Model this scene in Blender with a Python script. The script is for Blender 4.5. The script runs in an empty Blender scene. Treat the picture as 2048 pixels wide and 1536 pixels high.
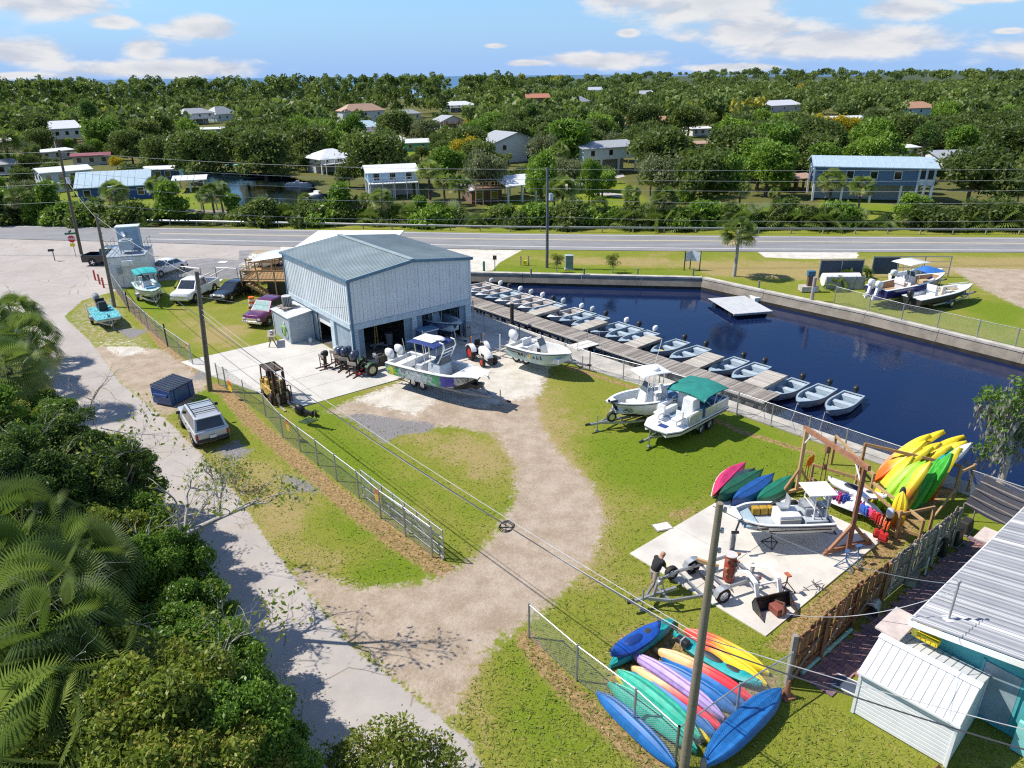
import bpy,math,random
import numpy as np
from mathutils import Vector,Matrix,noise as mnoise
random.seed(7); rng = np.random.default_rng(7)
SC = bpy.context.scene; COL = SC.collection
rad = math.radians
# ---------------------------------------------------------------- camera
F,CAMH,CX,CY = 1447.0,19.0,1024.0,768.0
PITCH,ROLL = math.atan((768 - 150.5) / F),rad(0.59)
cp,sp = math.cos(PITCH),math.sin(PITCH); cr,sr = math.cos(ROLL),math.sin(ROLL)
def ray(px,py):
    x,y = px - CX,CY - py
    xr,yr = x * cr + y * sr,-x * sr + y * cr
    return (xr,F * cp + yr * sp,-F * sp + yr * cp)
def G(px,py,z=0.0):                       # point of the photograph on the horizontal plane z
    d = ray(px,py); t = (z - CAMH) / d[2]
    return Vector((d[0] * t,d[1] * t,z))
def ZT(p,px,py):                          # height of something standing at p whose top shows at px,py
    d = ray(px,py); return CAMH + p[1] / d[1] * d[2]
def GP(pts,z=0.0): return [G(a,b,z) for a,b in pts]
cam = bpy.data.cameras.new('camera'); camo = bpy.data.objects.new('camera',cam); COL.objects.link(camo)
cam.sensor_width = 36; cam.lens = 36 * F / 2048; cam.clip_start = .5; cam.clip_end = 60000
r0,u0,f0 = Vector((1,0,0)),Vector((0,sp,cp)),Vector((0,cp,-sp))
X,Y,Z = r0 * cr - u0 * sr,r0 * sr + u0 * cr,-f0
camo.matrix_world = Matrix(((X.x,Y.x,Z.x,0),(X.y,Y.y,Z.y,0),(X.z,Y.z,Z.z,CAMH),(0,0,0,1)))
SC.camera = camo
# ---------------------------------------------------------------- sun and sky
SUN_EL,SUN_DIR = rad(51),Vector((-0.983,0.17,0)).normalized()
sd = SUN_DIR * math.cos(SUN_EL) + Vector((0,0,math.sin(SUN_EL)))
sl = bpy.data.lights.new('sun','SUN'); so = bpy.data.objects.new('sun',sl); COL.objects.link(so)
sl.energy = 4.8; sl.angle = rad(.53); sl.color = (1,.94,.84)
so.rotation_euler = sd.to_track_quat('Z','Y').to_euler()
SC.view_settings.view_transform = 'Standard'; SC.view_settings.look = 'None'
SC.view_settings.exposure = 0.42; SC.cycles.filter_width = 1.2; SC.cycles.use_denoising = False; SC.view_settings.gamma = 1; SC.view_settings.use_curve_mapping = False
W = bpy.data.worlds.new('World'); SC.world = W; W.use_nodes = True
class NT:                                   # small wrapper round a node tree
    def __init__(s,t): s.t = t; t.nodes.clear()
    def n(s,ty,inp=None,**kw):
        nd = s.t.nodes.new(ty)
        for k,v in kw.items(): setattr(nd,k,v)
        for k,v in (inp or {}).items():
            if isinstance(v,bpy.types.NodeSocket): s.t.links.new(v,nd.inputs[k])
            else: nd.inputs[k].default_value = v
        return nd
    def m(s,op,a,b=None,c=None,clamp=False):
        d = {0: a}
        if b is not None: d[1] = b
        if c is not None: d[2] = c
        return s.n('ShaderNodeMath',d,operation=op,use_clamp=clamp).outputs[0]
    def mix(s,f,a,b,blend='MIX'):
        nd = s.n('ShaderNodeMix',None,data_type='RGBA',blend_type=blend)
        for k,v in ((0,f),(6,a),(7,b)):
            if isinstance(v,bpy.types.NodeSocket): s.t.links.new(v,nd.inputs[k])
            else: nd.inputs[k].default_value = v if k == 0 else (*v[:3],1)
        return nd.outputs[2]
    def ss(s,v,a,b):
        return s.n('ShaderNodeMapRange',{0: v,1: a,2: b,3: 0.0,4: 1.0},interpolation_type='SMOOTHSTEP').outputs[0]
    def noise(s,vec,scale,detail=4,rough=.55,dist=0):
        nd = s.n('ShaderNodeTexNoise',{'Scale': scale,'Detail': detail,'Roughness': rough,'Distortion': dist})
        if vec is not None: s.t.links.new(vec,nd.inputs['Vector'])
        return nd.outputs['Fac']
def build_sky():
    N = NT(W.node_tree)
    sky = N.n('ShaderNodeTexSky',sky_type='NISHITA',sun_disc=False,sun_elevation=SUN_EL,
              sun_rotation=math.atan2(SUN_DIR.x,SUN_DIR.y) % (2 * math.pi),altitude=0,air_density=1,dust_density=.15,ozone_density=4)
    co = N.n('ShaderNodeTexCoord').outputs['Generated']
    sx = N.n('ShaderNodeSeparateXYZ',{0: co})
    az = N.m('ARCTAN2',sx.outputs[0],sx.outputs[1]); el = sx.outputs[2]
    v = N.n('ShaderNodeCombineXYZ',{0: N.m('MULTIPLY',az,9),1: N.m('MULTIPLY',el,26),2: 0}).outputs[0]
    nz = N.noise(v,1.3,9,.6,.25); nz2 = N.noise(N.n('ShaderNodeVectorMath',{0: v,1: (-.16,.30,0)},operation='ADD').outputs[0],1.3,7,.6,.25)
    best = None
    for px,py,rx,ry in ((1420,-5,215,62),(1250,-25,120,50),(1670,86,230,34),(1500,62,150,34),(1215,120,165,20),(1060,126,60,8),(100,8,150,32),(225,42,50,14),(40,106,80,28),
                           (290,100,44,22),(330,138,210,20),(395,58,85,25),(-60,152,200,8),(1460,135,120,9),(1810,18,80,22),(1255,66,26,10),
                           (1980,-8,80,12),(2020,62,30,6),(990,92,26,6),(-300,60,200,50),(2350,100,300,40)):
        d = ray(px,py); a0 = math.atan2(d[0],d[1]); e0 = d[2] / math.sqrt(sum(q * q for q in d))
        qa = N.m('POWER',N.m('DIVIDE',N.m('SUBTRACT',az,a0),rx / F),2.0)
        qe = N.m('POWER',N.m('DIVIDE',N.m('SUBTRACT',el,e0),ry / F * 1.0),2.0)
        q = N.m('SUBTRACT',1.0,N.m('SQRT',N.m('ADD',qa,qe)))
        best = q if best is None else N.m('MAXIMUM',best,q)
    ze = N.m('ADD',N.m('MAXIMUM',el,0.0),.16)
    hv = N.n('ShaderNodeCombineXYZ',{0: N.m('DIVIDE',sx.outputs[0],ze),1: N.m('DIVIDE',sx.outputs[1],ze),2: 3.1}).outputs[0]
    high = N.m('MULTIPLY',N.m('SUBTRACT',N.noise(hv,.8,7,.55),.5),3.0)     # scattered clouds higher up, out of view
    gate = N.ss(el,.13,.3); high = N.m('SUBTRACT',N.m('MULTIPLY',high,gate),N.m('MULTIPLY',N.m('SUBTRACT',1.0,gate),2.0))
    dens = N.m('MAXIMUM',N.m('MAXIMUM',best,-.6),high)
    field = N.m('ADD',dens,N.m('MULTIPLY',N.m('SUBTRACT',nz,.5),1.75))
    mask = N.m('MULTIPLY',N.ss(field,.02,.55),.93)
    shade = N.ss(N.m('SUBTRACT',nz,nz2),-.16,.10)
    core = N.m('MULTIPLY',N.ss(field,.5,1.15),.55)
    cl = N.mix(shade,(4.3,4.55,5.2),(6.15,6.05,6.05))
    cl = N.mix(core,cl,(3.9,4.3,4.9))
    tint = N.mix(1.0,sky.outputs[0],(.74,.95,1.14),'MULTIPLY')
    low = N.mix(N.m('SUBTRACT',1.0,N.ss(el,-.01,.14)),tint,(2.45,3.95,6.6))
    out = N.mix(mask,low,cl)
    bg = N.n('ShaderNodeBackground',{'Color': out,'Strength': .105})
    N.n('ShaderNodeOutputWorld',{0: bg.outputs[0]})
build_sky()
# ---------------------------------------------------------------- materials
def S(r,g,b,k=1.0):
    f = lambda c: ((c / 255) / 12.92 if c <= 10.3 else ((c / 255 + .055) / 1.055) ** 2.4) * k
    return (f(r),f(g),f(b))
MC = {}
def mat(name,rgb=None,rough=.55,metal=0.0,var=.14,sc=2.2,bump=0.0,bsc=30.0,coat=0.0,spec=.5,rust=0.0,rustc=(.16,.06,.025)):
    if name in MC: return MC[name]
    m = bpy.data.materials.new(name); m.use_nodes = True; N = NT(m.node_tree); MC[name] = m
    co = N.n('ShaderNodeTexCoord').outputs['Object']
    n1 = N.noise(co,sc,5,.6)
    lo = tuple(c * (1 - 1.5 * var) for c in rgb); hi = tuple(min(1,c * (1 + .6 * var)) for c in rgb)
    col = N.mix(N.ss(n1,.25,.75),lo,hi)
    if rust: col = N.mix(N.ss(N.noise(co,sc * 2.3,6,.65),.62 - rust * .3,.7 - rust * .2),col,rustc)
    p = N.n('ShaderNodeBsdfPrincipled',{'Base Color': col,'Metallic': metal,'Coat Weight': coat,'Specular IOR Level': spec,
            'Roughness': N.m('ADD',N.m('MULTIPLY',n1,.18),max(.02,rough - .09))})
    if bump:
        b = N.n('ShaderNodeBump',{'Strength': bump,'Distance': .02,'Height': N.noise(co,bsc,4)})
        N.t.links.new(b.outputs[0],p.inputs['Normal'])
    N.n('ShaderNodeOutputMaterial',{0: p.outputs[0]})
    return m
def paint(name,rgb,**k): return mat(name,rgb,**{**dict(rough=.3,coat=.5,var=.05),**k})
def wood(name,a,b,sc=9.0,rough=.8):     # grain along local X
    if name in MC: return MC[name]
    m = bpy.data.materials.new(name); m.use_nodes = True; N = NT(m.node_tree); MC[name] = m
    tc = N.n('ShaderNodeTexCoord'); oi = N.n('ShaderNodeObjectInfo')
    v = N.n('ShaderNodeMapping',{'Vector': tc.outputs['Object'],'Scale': (1,sc,sc)}).outputs[0]
    v = N.n('ShaderNodeVectorMath',{0: v,1: oi.outputs['Location']},operation='ADD').outputs[0]
    f = N.m('ADD',N.m('MULTIPLY',N.noise(v,1.6,6,.65),.75),N.m('MULTIPLY',oi.outputs['Random'],.35))
    c = N.mix(N.ss(f,.3,.85),a,b)
    bp = N.n('ShaderNodeBump',{'Strength': .25,'Distance': .01,'Height': f})
    p = N.n('ShaderNodeBsdfPrincipled',{'Base Color': c,'Roughness': rough,'Specular IOR Level': .2,'Normal': bp.outputs[0]})
    N.n('ShaderNodeOutputMaterial',{0: p.outputs[0]}); return m
def leafmat(name,a,b,c=None,rnd=.5,trans=.35,rough=.5):
    """leaf colour: a..b by the leaf's own tint, shifted a little for every plant"""
    if name in MC: return MC[name]
    m = bpy.data.materials.new(name); m.use_nodes = True; N = NT(m.node_tree); MC[name] = m
    at = N.n('ShaderNodeAttribute',attribute_name='tint').outputs['Fac']
    oi = N.n('ShaderNodeObjectInfo').outputs['Random']
    f = N.m('ADD',N.m('MULTIPLY',at,1 - rnd * .5),N.m('MULTIPLY',N.m('SUBTRACT',oi,.5),rnd),clamp=True)
    col = N.mix(f,a,b)
    if c: col = N.mix(N.ss(at,.82,.95),col,c)
    d = N.n('ShaderNodeBsdfPrincipled',{'Base Color': col,'Roughness': rough,'Specular IOR Level': .3})
    t = N.n('ShaderNodeBsdfTranslucent',{'Color': N.mix(.5,col,(.12,.2,.01),'ADD')})
    mx = N.n('ShaderNodeMixShader',{0: trans,1: d.outputs[0],2: t.outputs[0]})
    N.n('ShaderNodeOutputMaterial',{0: mx.outputs[0]}); return m
def glass(name='dark_glass',rgb=(.012,.016,.02)): return mat(name,rgb,rough=.1,var=.02,spec=.8,coat=.6)
# ---------------------------------------------------------------- mesh building
class MB:
    def __init__(s,M=None): s.v = []; s.f = []; s.m = []; s.M = M; s.i = 0
    def put(s,vs,fs):
        k = len(s.v)
        for p in vs:
            p = Vector(p); s.v.append(s.M @ p if s.M is not None else p)
        for f in fs: s.f.append([k + i for i in f]); s.m.append(s.i)
        return s
    def box(s,c,d,rz=0.0,top=1.0,tx=None):
        x,y,z = c; a,b,h = d[0] / 2,d[1] / 2,d[2] / 2; q,w = math.cos(rz),math.sin(rz); vs = []
        for zz,k,ky in ((-h,1,1),(h,tx or top,top)):
            for sx,sy in ((-1,-1),(1,-1),(1,1),(-1,1)):
                px,py = sx * a * k,sy * b * ky
                vs.append((x + px * q - py * w,y + px * w + py * q,z + zz))
        return s.put(vs,[(3,2,1,0),(4,5,6,7),(0,1,5,4),(1,2,6,5),(2,3,7,6),(3,0,4,7)])
    def beam(s,a,b,w,h=None,up=(0,0,1)):
        a,b = Vector(a),Vector(b); d = (b - a).normalized(); h = h or w; up = Vector(up)
        if abs(d.dot(up)) > .98: up = Vector((1,0,0))
        r = d.cross(up).normalized() * (w / 2); u = r.cross(d).normalized() * (h / 2)
        vs = [p + i * r + j * u for p in (a,b) for i,j in ((-1,-1),(1,-1),(1,1),(-1,1))]
        return s.put(vs,[(3,2,1,0),(4,5,6,7),(0,1,5,4),(1,2,6,5),(2,3,7,6),(3,0,4,7)])
    def tube(s,pts,r,n=6,cap=True):
        pts = [Vector(p) for p in pts]; R = r if isinstance(r,(list,tuple)) else [r] * len(pts); rings = []; prev = None
        for i,p in enumerate(pts):
            d = (pts[min(i + 1,len(pts) - 1)] - pts[max(i - 1,0)]).normalized()
            if prev is None: prev = d.orthogonal().normalized()
            a = (prev - d * prev.dot(d)).normalized() if abs(prev.dot(d)) < .99 else d.orthogonal().normalized()
            prev = a; b = d.cross(a)
            rings.append([p + (a * math.cos(t) + b * math.sin(t)) * R[i] for t in (2 * math.pi * k / n for k in range(n))])
        return s.loft(rings,cap)
    def loft(s,rings,cap=True,closed=True):
        n = len(rings[0]); vs = [p for r in rings for p in r]; fs = []
        for i in range(len(rings) - 1):
            for k in range(n if closed else n - 1):
                a,b = i * n + k,i * n + (k + 1) % n; fs.append((a,b,b + n,a + n))
        if cap: fs.append(tuple(range(n))[::-1]); fs.append(tuple(range((len(rings) - 1) * n,len(rings) * n)))
        return s.put(vs,fs)
    def cyl(s,c,r,h,n=14,ax='z',r2=None):
        c = Vector(c); e = {'x': Vector((1,0,0)),'y': Vector((0,1,0)),'z': Vector((0,0,1))}[ax] * (h / 2)
        return s.tube([c - e,c + e],[r,r2 if r2 is not None else r],n)
    def prism(s,poly,z0,z1):
        n = len(poly); vs = [(p[0],p[1],z0) for p in poly] + [(p[0],p[1],z1) for p in poly]
        return s.put(vs,[tuple(range(n))[::-1],tuple(range(n,2 * n))] + [(i,(i + 1) % n,n + (i + 1) % n,n + i) for i in range(n)])
    def extr(s,poly,vec):
        n = len(poly); v = Vector(vec); P = [Vector(p) for p in poly]
        return s.put(P + [p + v for p in P],[tuple(range(n))[::-1],tuple(range(n,2 * n))] + [(i,(i + 1) % n,n + (i + 1) % n,n + i) for i in range(n)])
    def quad(s,*p): return s.put(p,[tuple(range(len(p)))])
    def ell(s,c,r,nu=10,nv=7,z0=-1.0):
        vs = []; fs = []
        for j in range(nv + 1):
            t = math.asin(z0) + (math.pi / 2 - math.asin(z0)) * j / nv
            for i in range(nu):
                a = 2 * math.pi * i / nu
                vs.append((c[0] + r[0] * math.cos(t) * math.cos(a),c[1] + r[1] * math.cos(t) * math.sin(a),c[2] + r[2] * math.sin(t)))
        for j in range(nv):
            for i in range(nu):
                a,b = j * nu + i,j * nu + (i + 1) % nu; fs.append((a,b,b + nu,a + nu))
        if z0 > -1: fs.append(tuple(range(nu))[::-1])
        return s.put(vs,fs)
Box = lambda *a,**k: MB().box(*a,**k)
Beam = lambda *a,**k: MB().beam(*a,**k)
Tube = lambda *a,**k: MB().tube(*a,**k)
Cyl = lambda *a,**k: MB().cyl(*a,**k)
Ell = lambda *a,**k: MB().ell(*a,**k)
def obj(name,mb,mats,parent=None,smooth=0,bevel=0,label=None,kind=None,loc=None,rz=0):
    me = bpy.data.meshes.new(name); me.from_pydata([tuple(v) for v in mb.v],[],mb.f)
    mats = mats if isinstance(mats,(list,tuple)) else [mats]
    for q in mats: me.materials.append(q)
    if len(mats) > 1: me.polygons.foreach_set('material_index',mb.m)
    me.validate()
    if smooth: me.shade_smooth(); me.set_sharp_from_angle(angle=rad(smooth))
    return link(name,me,parent,bevel,label,kind,loc,rz)
def link(name,me,parent=None,bevel=0,label=None,kind=None,loc=None,rz=0):
    o = bpy.data.objects.new(name,me); COL.objects.link(o)
    if bevel:
        b = o.modifiers.new('bevel','BEVEL'); b.width = bevel; b.segments = 2; b.limit_method = 'ANGLE'; b.angle_limit = rad(40)
    if parent is not None: o.parent = parent
    if loc is not None: o.location = loc
    if rz: o.rotation_euler.z = rz
    if label: o['label'] = label
    if kind: o['kind'] = kind
    return o
def thing(name,label,cat,loc=(0,0,0),rz=0.0,group=None,scale=1.0):
    o = bpy.data.objects.new(name,None); COL.objects.link(o); o.empty_display_size = .2
    o.location = loc; o.rotation_euler = (0,0,rz)
    o.scale = scale if isinstance(scale,(tuple,list)) else (scale,) * 3
    return tag(o,label,cat,group)
def tag(o,label,cat,group=None):
    o['label'] = label; o['category'] = cat
    if group: o['group'] = group
    return o
def dup(root,loc,rz=0.0,label=None,group=None,scale=None):
    r = root.copy(); COL.objects.link(r); r.location = loc; r.rotation_euler = (0,0,rz)
    if scale is not None: r.scale = scale if isinstance(scale,(tuple,list)) else (scale,) * 3
    if label: r['label'] = label
    if group: r['group'] = group
    def rec(a,b):
        for ch in KIDS.get(a.name) or list(a.children):
            c = ch.copy(); COL.objects.link(c); c.parent = b; rec(ch,c)
    rec(root,r); return r
KIDS = {}
def face(a,b): return math.atan2(b[1] - a[1],b[0] - a[0])
def npmesh(name,V,Fc,mats,tint=None,smooth=False,mi=None):
    """mesh from numpy arrays; Fc is (n,3) or (n,4)"""
    me = bpy.data.meshes.new(name); n,k = Fc.shape
    me.vertices.add(len(V)); me.vertices.foreach_set('co',np.ascontiguousarray(V,dtype=np.float32).ravel())
    me.loops.add(n * k); me.loops.foreach_set('vertex_index',Fc.astype(np.int32).ravel())
    me.polygons.add(n); me.polygons.foreach_set('loop_start',np.arange(0,n * k,k,dtype=np.int32))
    for q in (mats if isinstance(mats,(list,tuple)) else [mats]): me.materials.append(q)
    if mi is not None: me.polygons.foreach_set('material_index',mi.astype(np.int32))
    if smooth: me.polygons.foreach_set('use_smooth',np.ones(n,dtype=bool))
    me.update(calc_edges=True)
    if tint is not None:
        a = me.attributes.new('tint','FLOAT','FACE'); a.data.foreach_set('value',tint.astype(np.float32))
    return me
# ================================================================ GROUND
EDGE0,EDGED = Vector((-3.47,60.5,0)),Vector((26.6,-29.65,0)).normalized()      # near edge of the basin
EDGEN = Vector((-EDGED.y,EDGED.x,0))                                             # towards the water
if EDGEN.x < 0: EDGEN = -EDGEN
def E(s,t,z=0.0): p = EDGE0 + EDGED * s + EDGEN * t; return Vector((p.x,p.y,z))  # along / out over the water
FAR = [G(930,546),G(1405,557),G(1528,584),G(1731,627),G(2048,704),G(2500,822)]
BASIN = [E(-14,0)] + [Vector(p) for p in FAR] + [E(46,22),E(46,0)]
WATER_Z = -1.1
def sdp(P,poly):
    """signed distance to a polygon, negative inside"""
    q = np.array([(p[0],p[1]) for p in poly]); a,b = q,np.roll(q,-1,0); best = np.full(len(P),1e9); ins = np.zeros(len(P),bool)
    for (ax,ay),(bx,by) in zip(a,b):
        ex,ey = bx - ax,by - ay; wx,wy = P[:,0] - ax,P[:,1] - ay
        t = np.clip((wx * ex + wy * ey) / (ex * ex + ey * ey + 1e-12),0,1)
        best = np.minimum(best,(wx - ex * t) ** 2 + (wy - ey * t) ** 2)
        c = ((ay <= P[:,1]) & (by > P[:,1])) | ((by <= P[:,1]) & (ay > P[:,1]))
        xi = ax + (P[:,1] - ay) / (ey if abs(ey) > 1e-9 else 1e-9) * ex; ins ^= c & (P[:,0] < xi)
    return np.where(ins,-1,1) * np.sqrt(best)
def dline(P,pts):
    best = np.full(len(P),1e9)
    for a,b in zip(pts[:-1],pts[1:]):
        ex,ey = b[0] - a[0],b[1] - a[1]; wx,wy = P[:,0] - a[0],P[:,1] - a[1]
        t = np.clip((wx * ex + wy * ey) / (ex * ex + ey * ey),0,1)
        best = np.minimum(best,(wx - ex * t) ** 2 + (wy - ey * t) ** 2)
    return np.sqrt(best)
CANAL = GP([(285,318),(345,316),(400,336),(450,343),(560,346),(625,366),(640,385),(705,398),(735,415),(725,436),(480,436),(468,404),(420,372),(330,340)])
DITCH = GP([(-500,419),(100,424),(470,428),(720,432),(1300,438),(2048,440),(2600,440),(2600,450),(1300,449),(480,441),(-500,433)])
CANAL_Z = -1.0
def axis(lo,hi,fine,f,grow,end0,end1):
    a = list(np.arange(lo,hi + 1e-6,fine)); s = fine
    while a[-1] < end1: s = min(s * grow,400); a.append(a[-1] + s)
    s = fine; pre = []; x = lo
    while x > end0: s = min(s * grow,400); x -= s; pre.append(x)
    return np.array(pre[::-1] + a)
def build_ground():
    xs = axis(-44,34,.3,0,1.09,-3000,3000); ys = axis(9,96,.3,0,1.025,-60,3200)
    XX,YY = np.meshgrid(xs,ys); P = np.stack([XX.ravel(),YY.ravel()],1); n = len(P); nx,ny = len(xs),len(ys)
    rn = np.random.default_rng(3)
    def soft(d,w): return np.clip(.5 - d / w,0,1)
    near = (np.abs(P[:,0]) < 140) & (P[:,1] < 180)
    def zone(polys,w=1.0):
        o = np.zeros(n); Q = P[near]
        for poly in polys: o[near] = np.maximum(o[near],soft(sdp(Q,GP(poly)),w))
        return o
    def strip(lines):
        o = np.zeros(n); Q = P[near]
        for pts,w in lines: o[near] = np.maximum(o[near],np.clip(1.2 - dline(Q,GP(pts)) / (w * .78),0,1))
        return o
    lane = zone([[(1010,1700),(965,1540),(943,1484),(893,1445),(813,1380),(700,1290),(640,1215),(585,1150),(540,1090),(470,985),(395,900),(345,850),(290,805),(240,765),(180,682),(128,632),(165,600),(255,575),
                  (300,548),(480,548),(560,545),(560,470),(0,470),(-700,455),(-900,520),(-300,620),(-150,700),(-60,830),(150,1100),(380,1350),(560,1700)]],.45)
    apron = zone([[(930,498),(1044,500),(1000,524),(985,540),(900,545),(560,545),(560,490)],[(1510,500),(1716,502),(1716,516),(1600,517),(1530,514)]],.5)
    park = zone([[(250,527),(420,516),(478,520),(478,500),(565,500),(575,552),(470,557),(330,560),(262,572)]],.6)
    dirt = zone([[(650,822),(700,800),(850,742),(1008,695),(1100,735),(1090,775),(1075,800),(1085,850),(1120,905),(1185,965),(1212,1040),(1185,1120),(1130,1180),(1085,1225),(1005,1272),(955,1335),(925,1395),(900,1450),
                  (813,1380),(700,1290),(640,1215),(570,1135),(625,1140),(720,1172),(840,1166),(925,1130),(985,1075),(1028,1000),(1028,925),(990,868),(900,850),(800,862),(740,850)],
                 [(170,690),(215,690),(270,690),(330,700),(395,745),(420,760),(385,800),(330,835),(290,805),(240,765)],
                 [(150,650),(140,632),(190,590),(232,600),(250,640),(300,690),(200,690)],[(1900,535),(2060,538),(2300,560),(2400,660),(2060,622),(1960,575)]],1.6)
    pj = zone([[(150,650),(140,632),(190,590),(232,600),(250,640),(300,690),(200,690)]],2.5); dirt = np.where(pj > .02,np.minimum(dirt,np.maximum(.46,dirt - pj * .6)),dirt)
    white = np.maximum(zone([[(700,800),(850,742),(1008,695),(1100,735),(1080,790),(1040,800),(960,815),(880,800),(830,830)],[(190,685),(262,682),(300,705),(240,715)]],2.5) * .9,zone([[(860,1130),(1190,1000),(1190,1110),(1000,1270),(900,1300)]],4) * .25)
    gravel = zone([[(690,832),(720,825),(800,838),(870,845),(860,862),(800,868),(770,885),(745,868)],[(560,950),(600,955),(640,980),(600,985)],[(230,655),(300,660),(260,680)],[(395,740),(420,742),(410,760),(380,758)],[(430,900),(470,880),(500,900),(470,930)]],1.2)
    straw = np.maximum(strip([([(222,566),(270,620),(330,695),(400,760)],.75),([(425,770),(455,785),(500,840),(600,925),(700,1010),(800,1085),(888,1140)],1.0),([(1052,1275),(1090,1330),(1180,1420),(1290,1520),(1400,1620)],.75),
                       ([(1140,735),(1300,785),(1480,860),(1620,905)],.45),([(1560,1290),(1690,1170),(1770,1100),(1850,1010),(1900,960)],.75)]),
                     zone([[(1225,1260),(1330,1235),(1560,1340),(1580,1400),(1420,1500),(1250,1420),(1200,1380)],[(1540,1270),(1800,1070),(1830,1110),(1600,1290)],[(1405,1005),(1330,1020),(1330,1045),(1395,1040)]],1.6) * .8)
    lush = np.clip(.5 + zone([[(620,820),(700,820),(690,870),(790,1000),(640,950)],[(760,1100),(860,1140),(800,1165),(720,1165)],[(1180,880),(1480,830),(1600,900),(1480,990),(1350,1000),(1200,960)],[(960,540),(1400,553),(1400,535),(1100,530)],[(1000,1300),(1150,1500),(1000,1500)],
                               [(330,770),(460,780),(470,830),(330,820)],[(230,560),(330,640),(310,560)],[(2020,640),(2000,660),(1950,600),(2048,610)],[(650,1030),(740,1060),(700,1080),(640,1060)]],2.5) * .6
                   - zone([[(1050,515),(1560,520),(1880,510),(2400,530),(1700,560),(1300,545)],[(1000,860),(1100,760),(1180,900),(1230,1050),(1180,1150)],[(300,830),(350,850),(560,1100),(650,1130),(560,960)],[(930,1310),(960,1500),(1010,1536),(990,1350)],[(380,640),(480,660),(480,690),(380,690)],[(800,860),(1000,900),(1010,960),(900,920)]],3) * .55,0,1)
    wood_ = np.zeros(n)
    wood_[near] = soft(sdp(P[near],GP([(-400,560),(-60,600),(20,640),(60,760),(150,860),(300,980),(420,1180),(560,1420),(640,1700),(-900,1700),(-1500,900)])),2.0)
    far = P[:,1] > 101
    wood_[far] = 1.0
    clear = np.zeros(n)
    for px,py,r in ((1150,370,12),(1180,400,12),(830,300,16),(1060,420,9),(380,400,12),(900,270,14),(560,395,5),(1740,420,8),(60,402,14),(200,395,12)):
        c = G(px,py); clear = np.maximum(clear,np.clip(1.3 - np.hypot(P[:,0] - c.x,(P[:,1] - c.y) * .6) / r,0,1))
    wood_ = np.where(far,wood_ * (1 - clear),wood_); lush = np.where(far,.75,lush)
    marsh = soft(np.abs(P[:,1] - 1300) - 350,80) * (P[:,0] > 250)
    mats = ground_mat()
    # faces
    jj,ii = np.meshgrid(np.arange(nx - 1),np.arange(ny - 1)); a = (ii * nx + jj).ravel()
    Fq = np.stack([a,a + 1,a + 1 + nx,a + nx],1)
    Cn = P[Fq].mean(1); keep = np.ones(len(Fq),bool)
    nr = (np.abs(Cn[:,0]) < 130) & (Cn[:,1] < 190)
    d = np.full(len(Fq),9.0); d[nr] = np.minimum(sdp(Cn[nr],BASIN) - .2,np.minimum(sdp(Cn[nr],CANAL),sdp(Cn[nr],DITCH)))
    keep &= d > 0
    keep &= ~((Cn[:,1] > 760) & (Cn[:,0] < 120 + (Cn[:,1] - 760) * .12))      # the open sea begins here
    kind = np.zeros(len(Fq),int)
    wl = lambda w: w[Fq].mean(1)
    kind[wl(dirt) > .5] = 1; kind[wl(lane) > .5] = 2; kind[(wl(apron) > .5)] = 3; kind[(wl(park) > .5)] = 4
    far_ = Cn[:,1] > 101; kind[far_] = 5
    z = np.array([mnoise.noise(Vector((x * .12,y * .12,0))) * .05 + mnoise.noise(Vector((x * .5,y * .5,4))) * .018 if nn else 0 for (x,y),nn in zip(P,near)])
    z *= np.clip(1 - np.maximum(np.maximum(lane,park),apron) * 1.0,0,1)
    V = np.column_stack([P,z - .03])
    for k,nm in enumerate(('lawn','dirt_driveway','lane','limerock_apron','car_park','terrain')):
        sel = Fq[keep & (kind == k)]
        if not len(sel): continue
        u,inv = np.unique(sel,return_inverse=True); me = npmesh(nm,V[u],inv.reshape(-1,4),mats,smooth=True)
        for an,ar in (('dirt',np.maximum(dirt,apron * .0)),('white',np.maximum(white,apron)),('gravel',gravel),('straw',straw),('lane',lane),('park',park),('lush',lush),('wood',wood_),('apron',apron),('marsh',marsh)):
            at = me.attributes.new(an,'FLOAT','POINT'); at.data.foreach_set('value',ar[u].astype(np.float32))
        link(nm,me,kind='structure')
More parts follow.
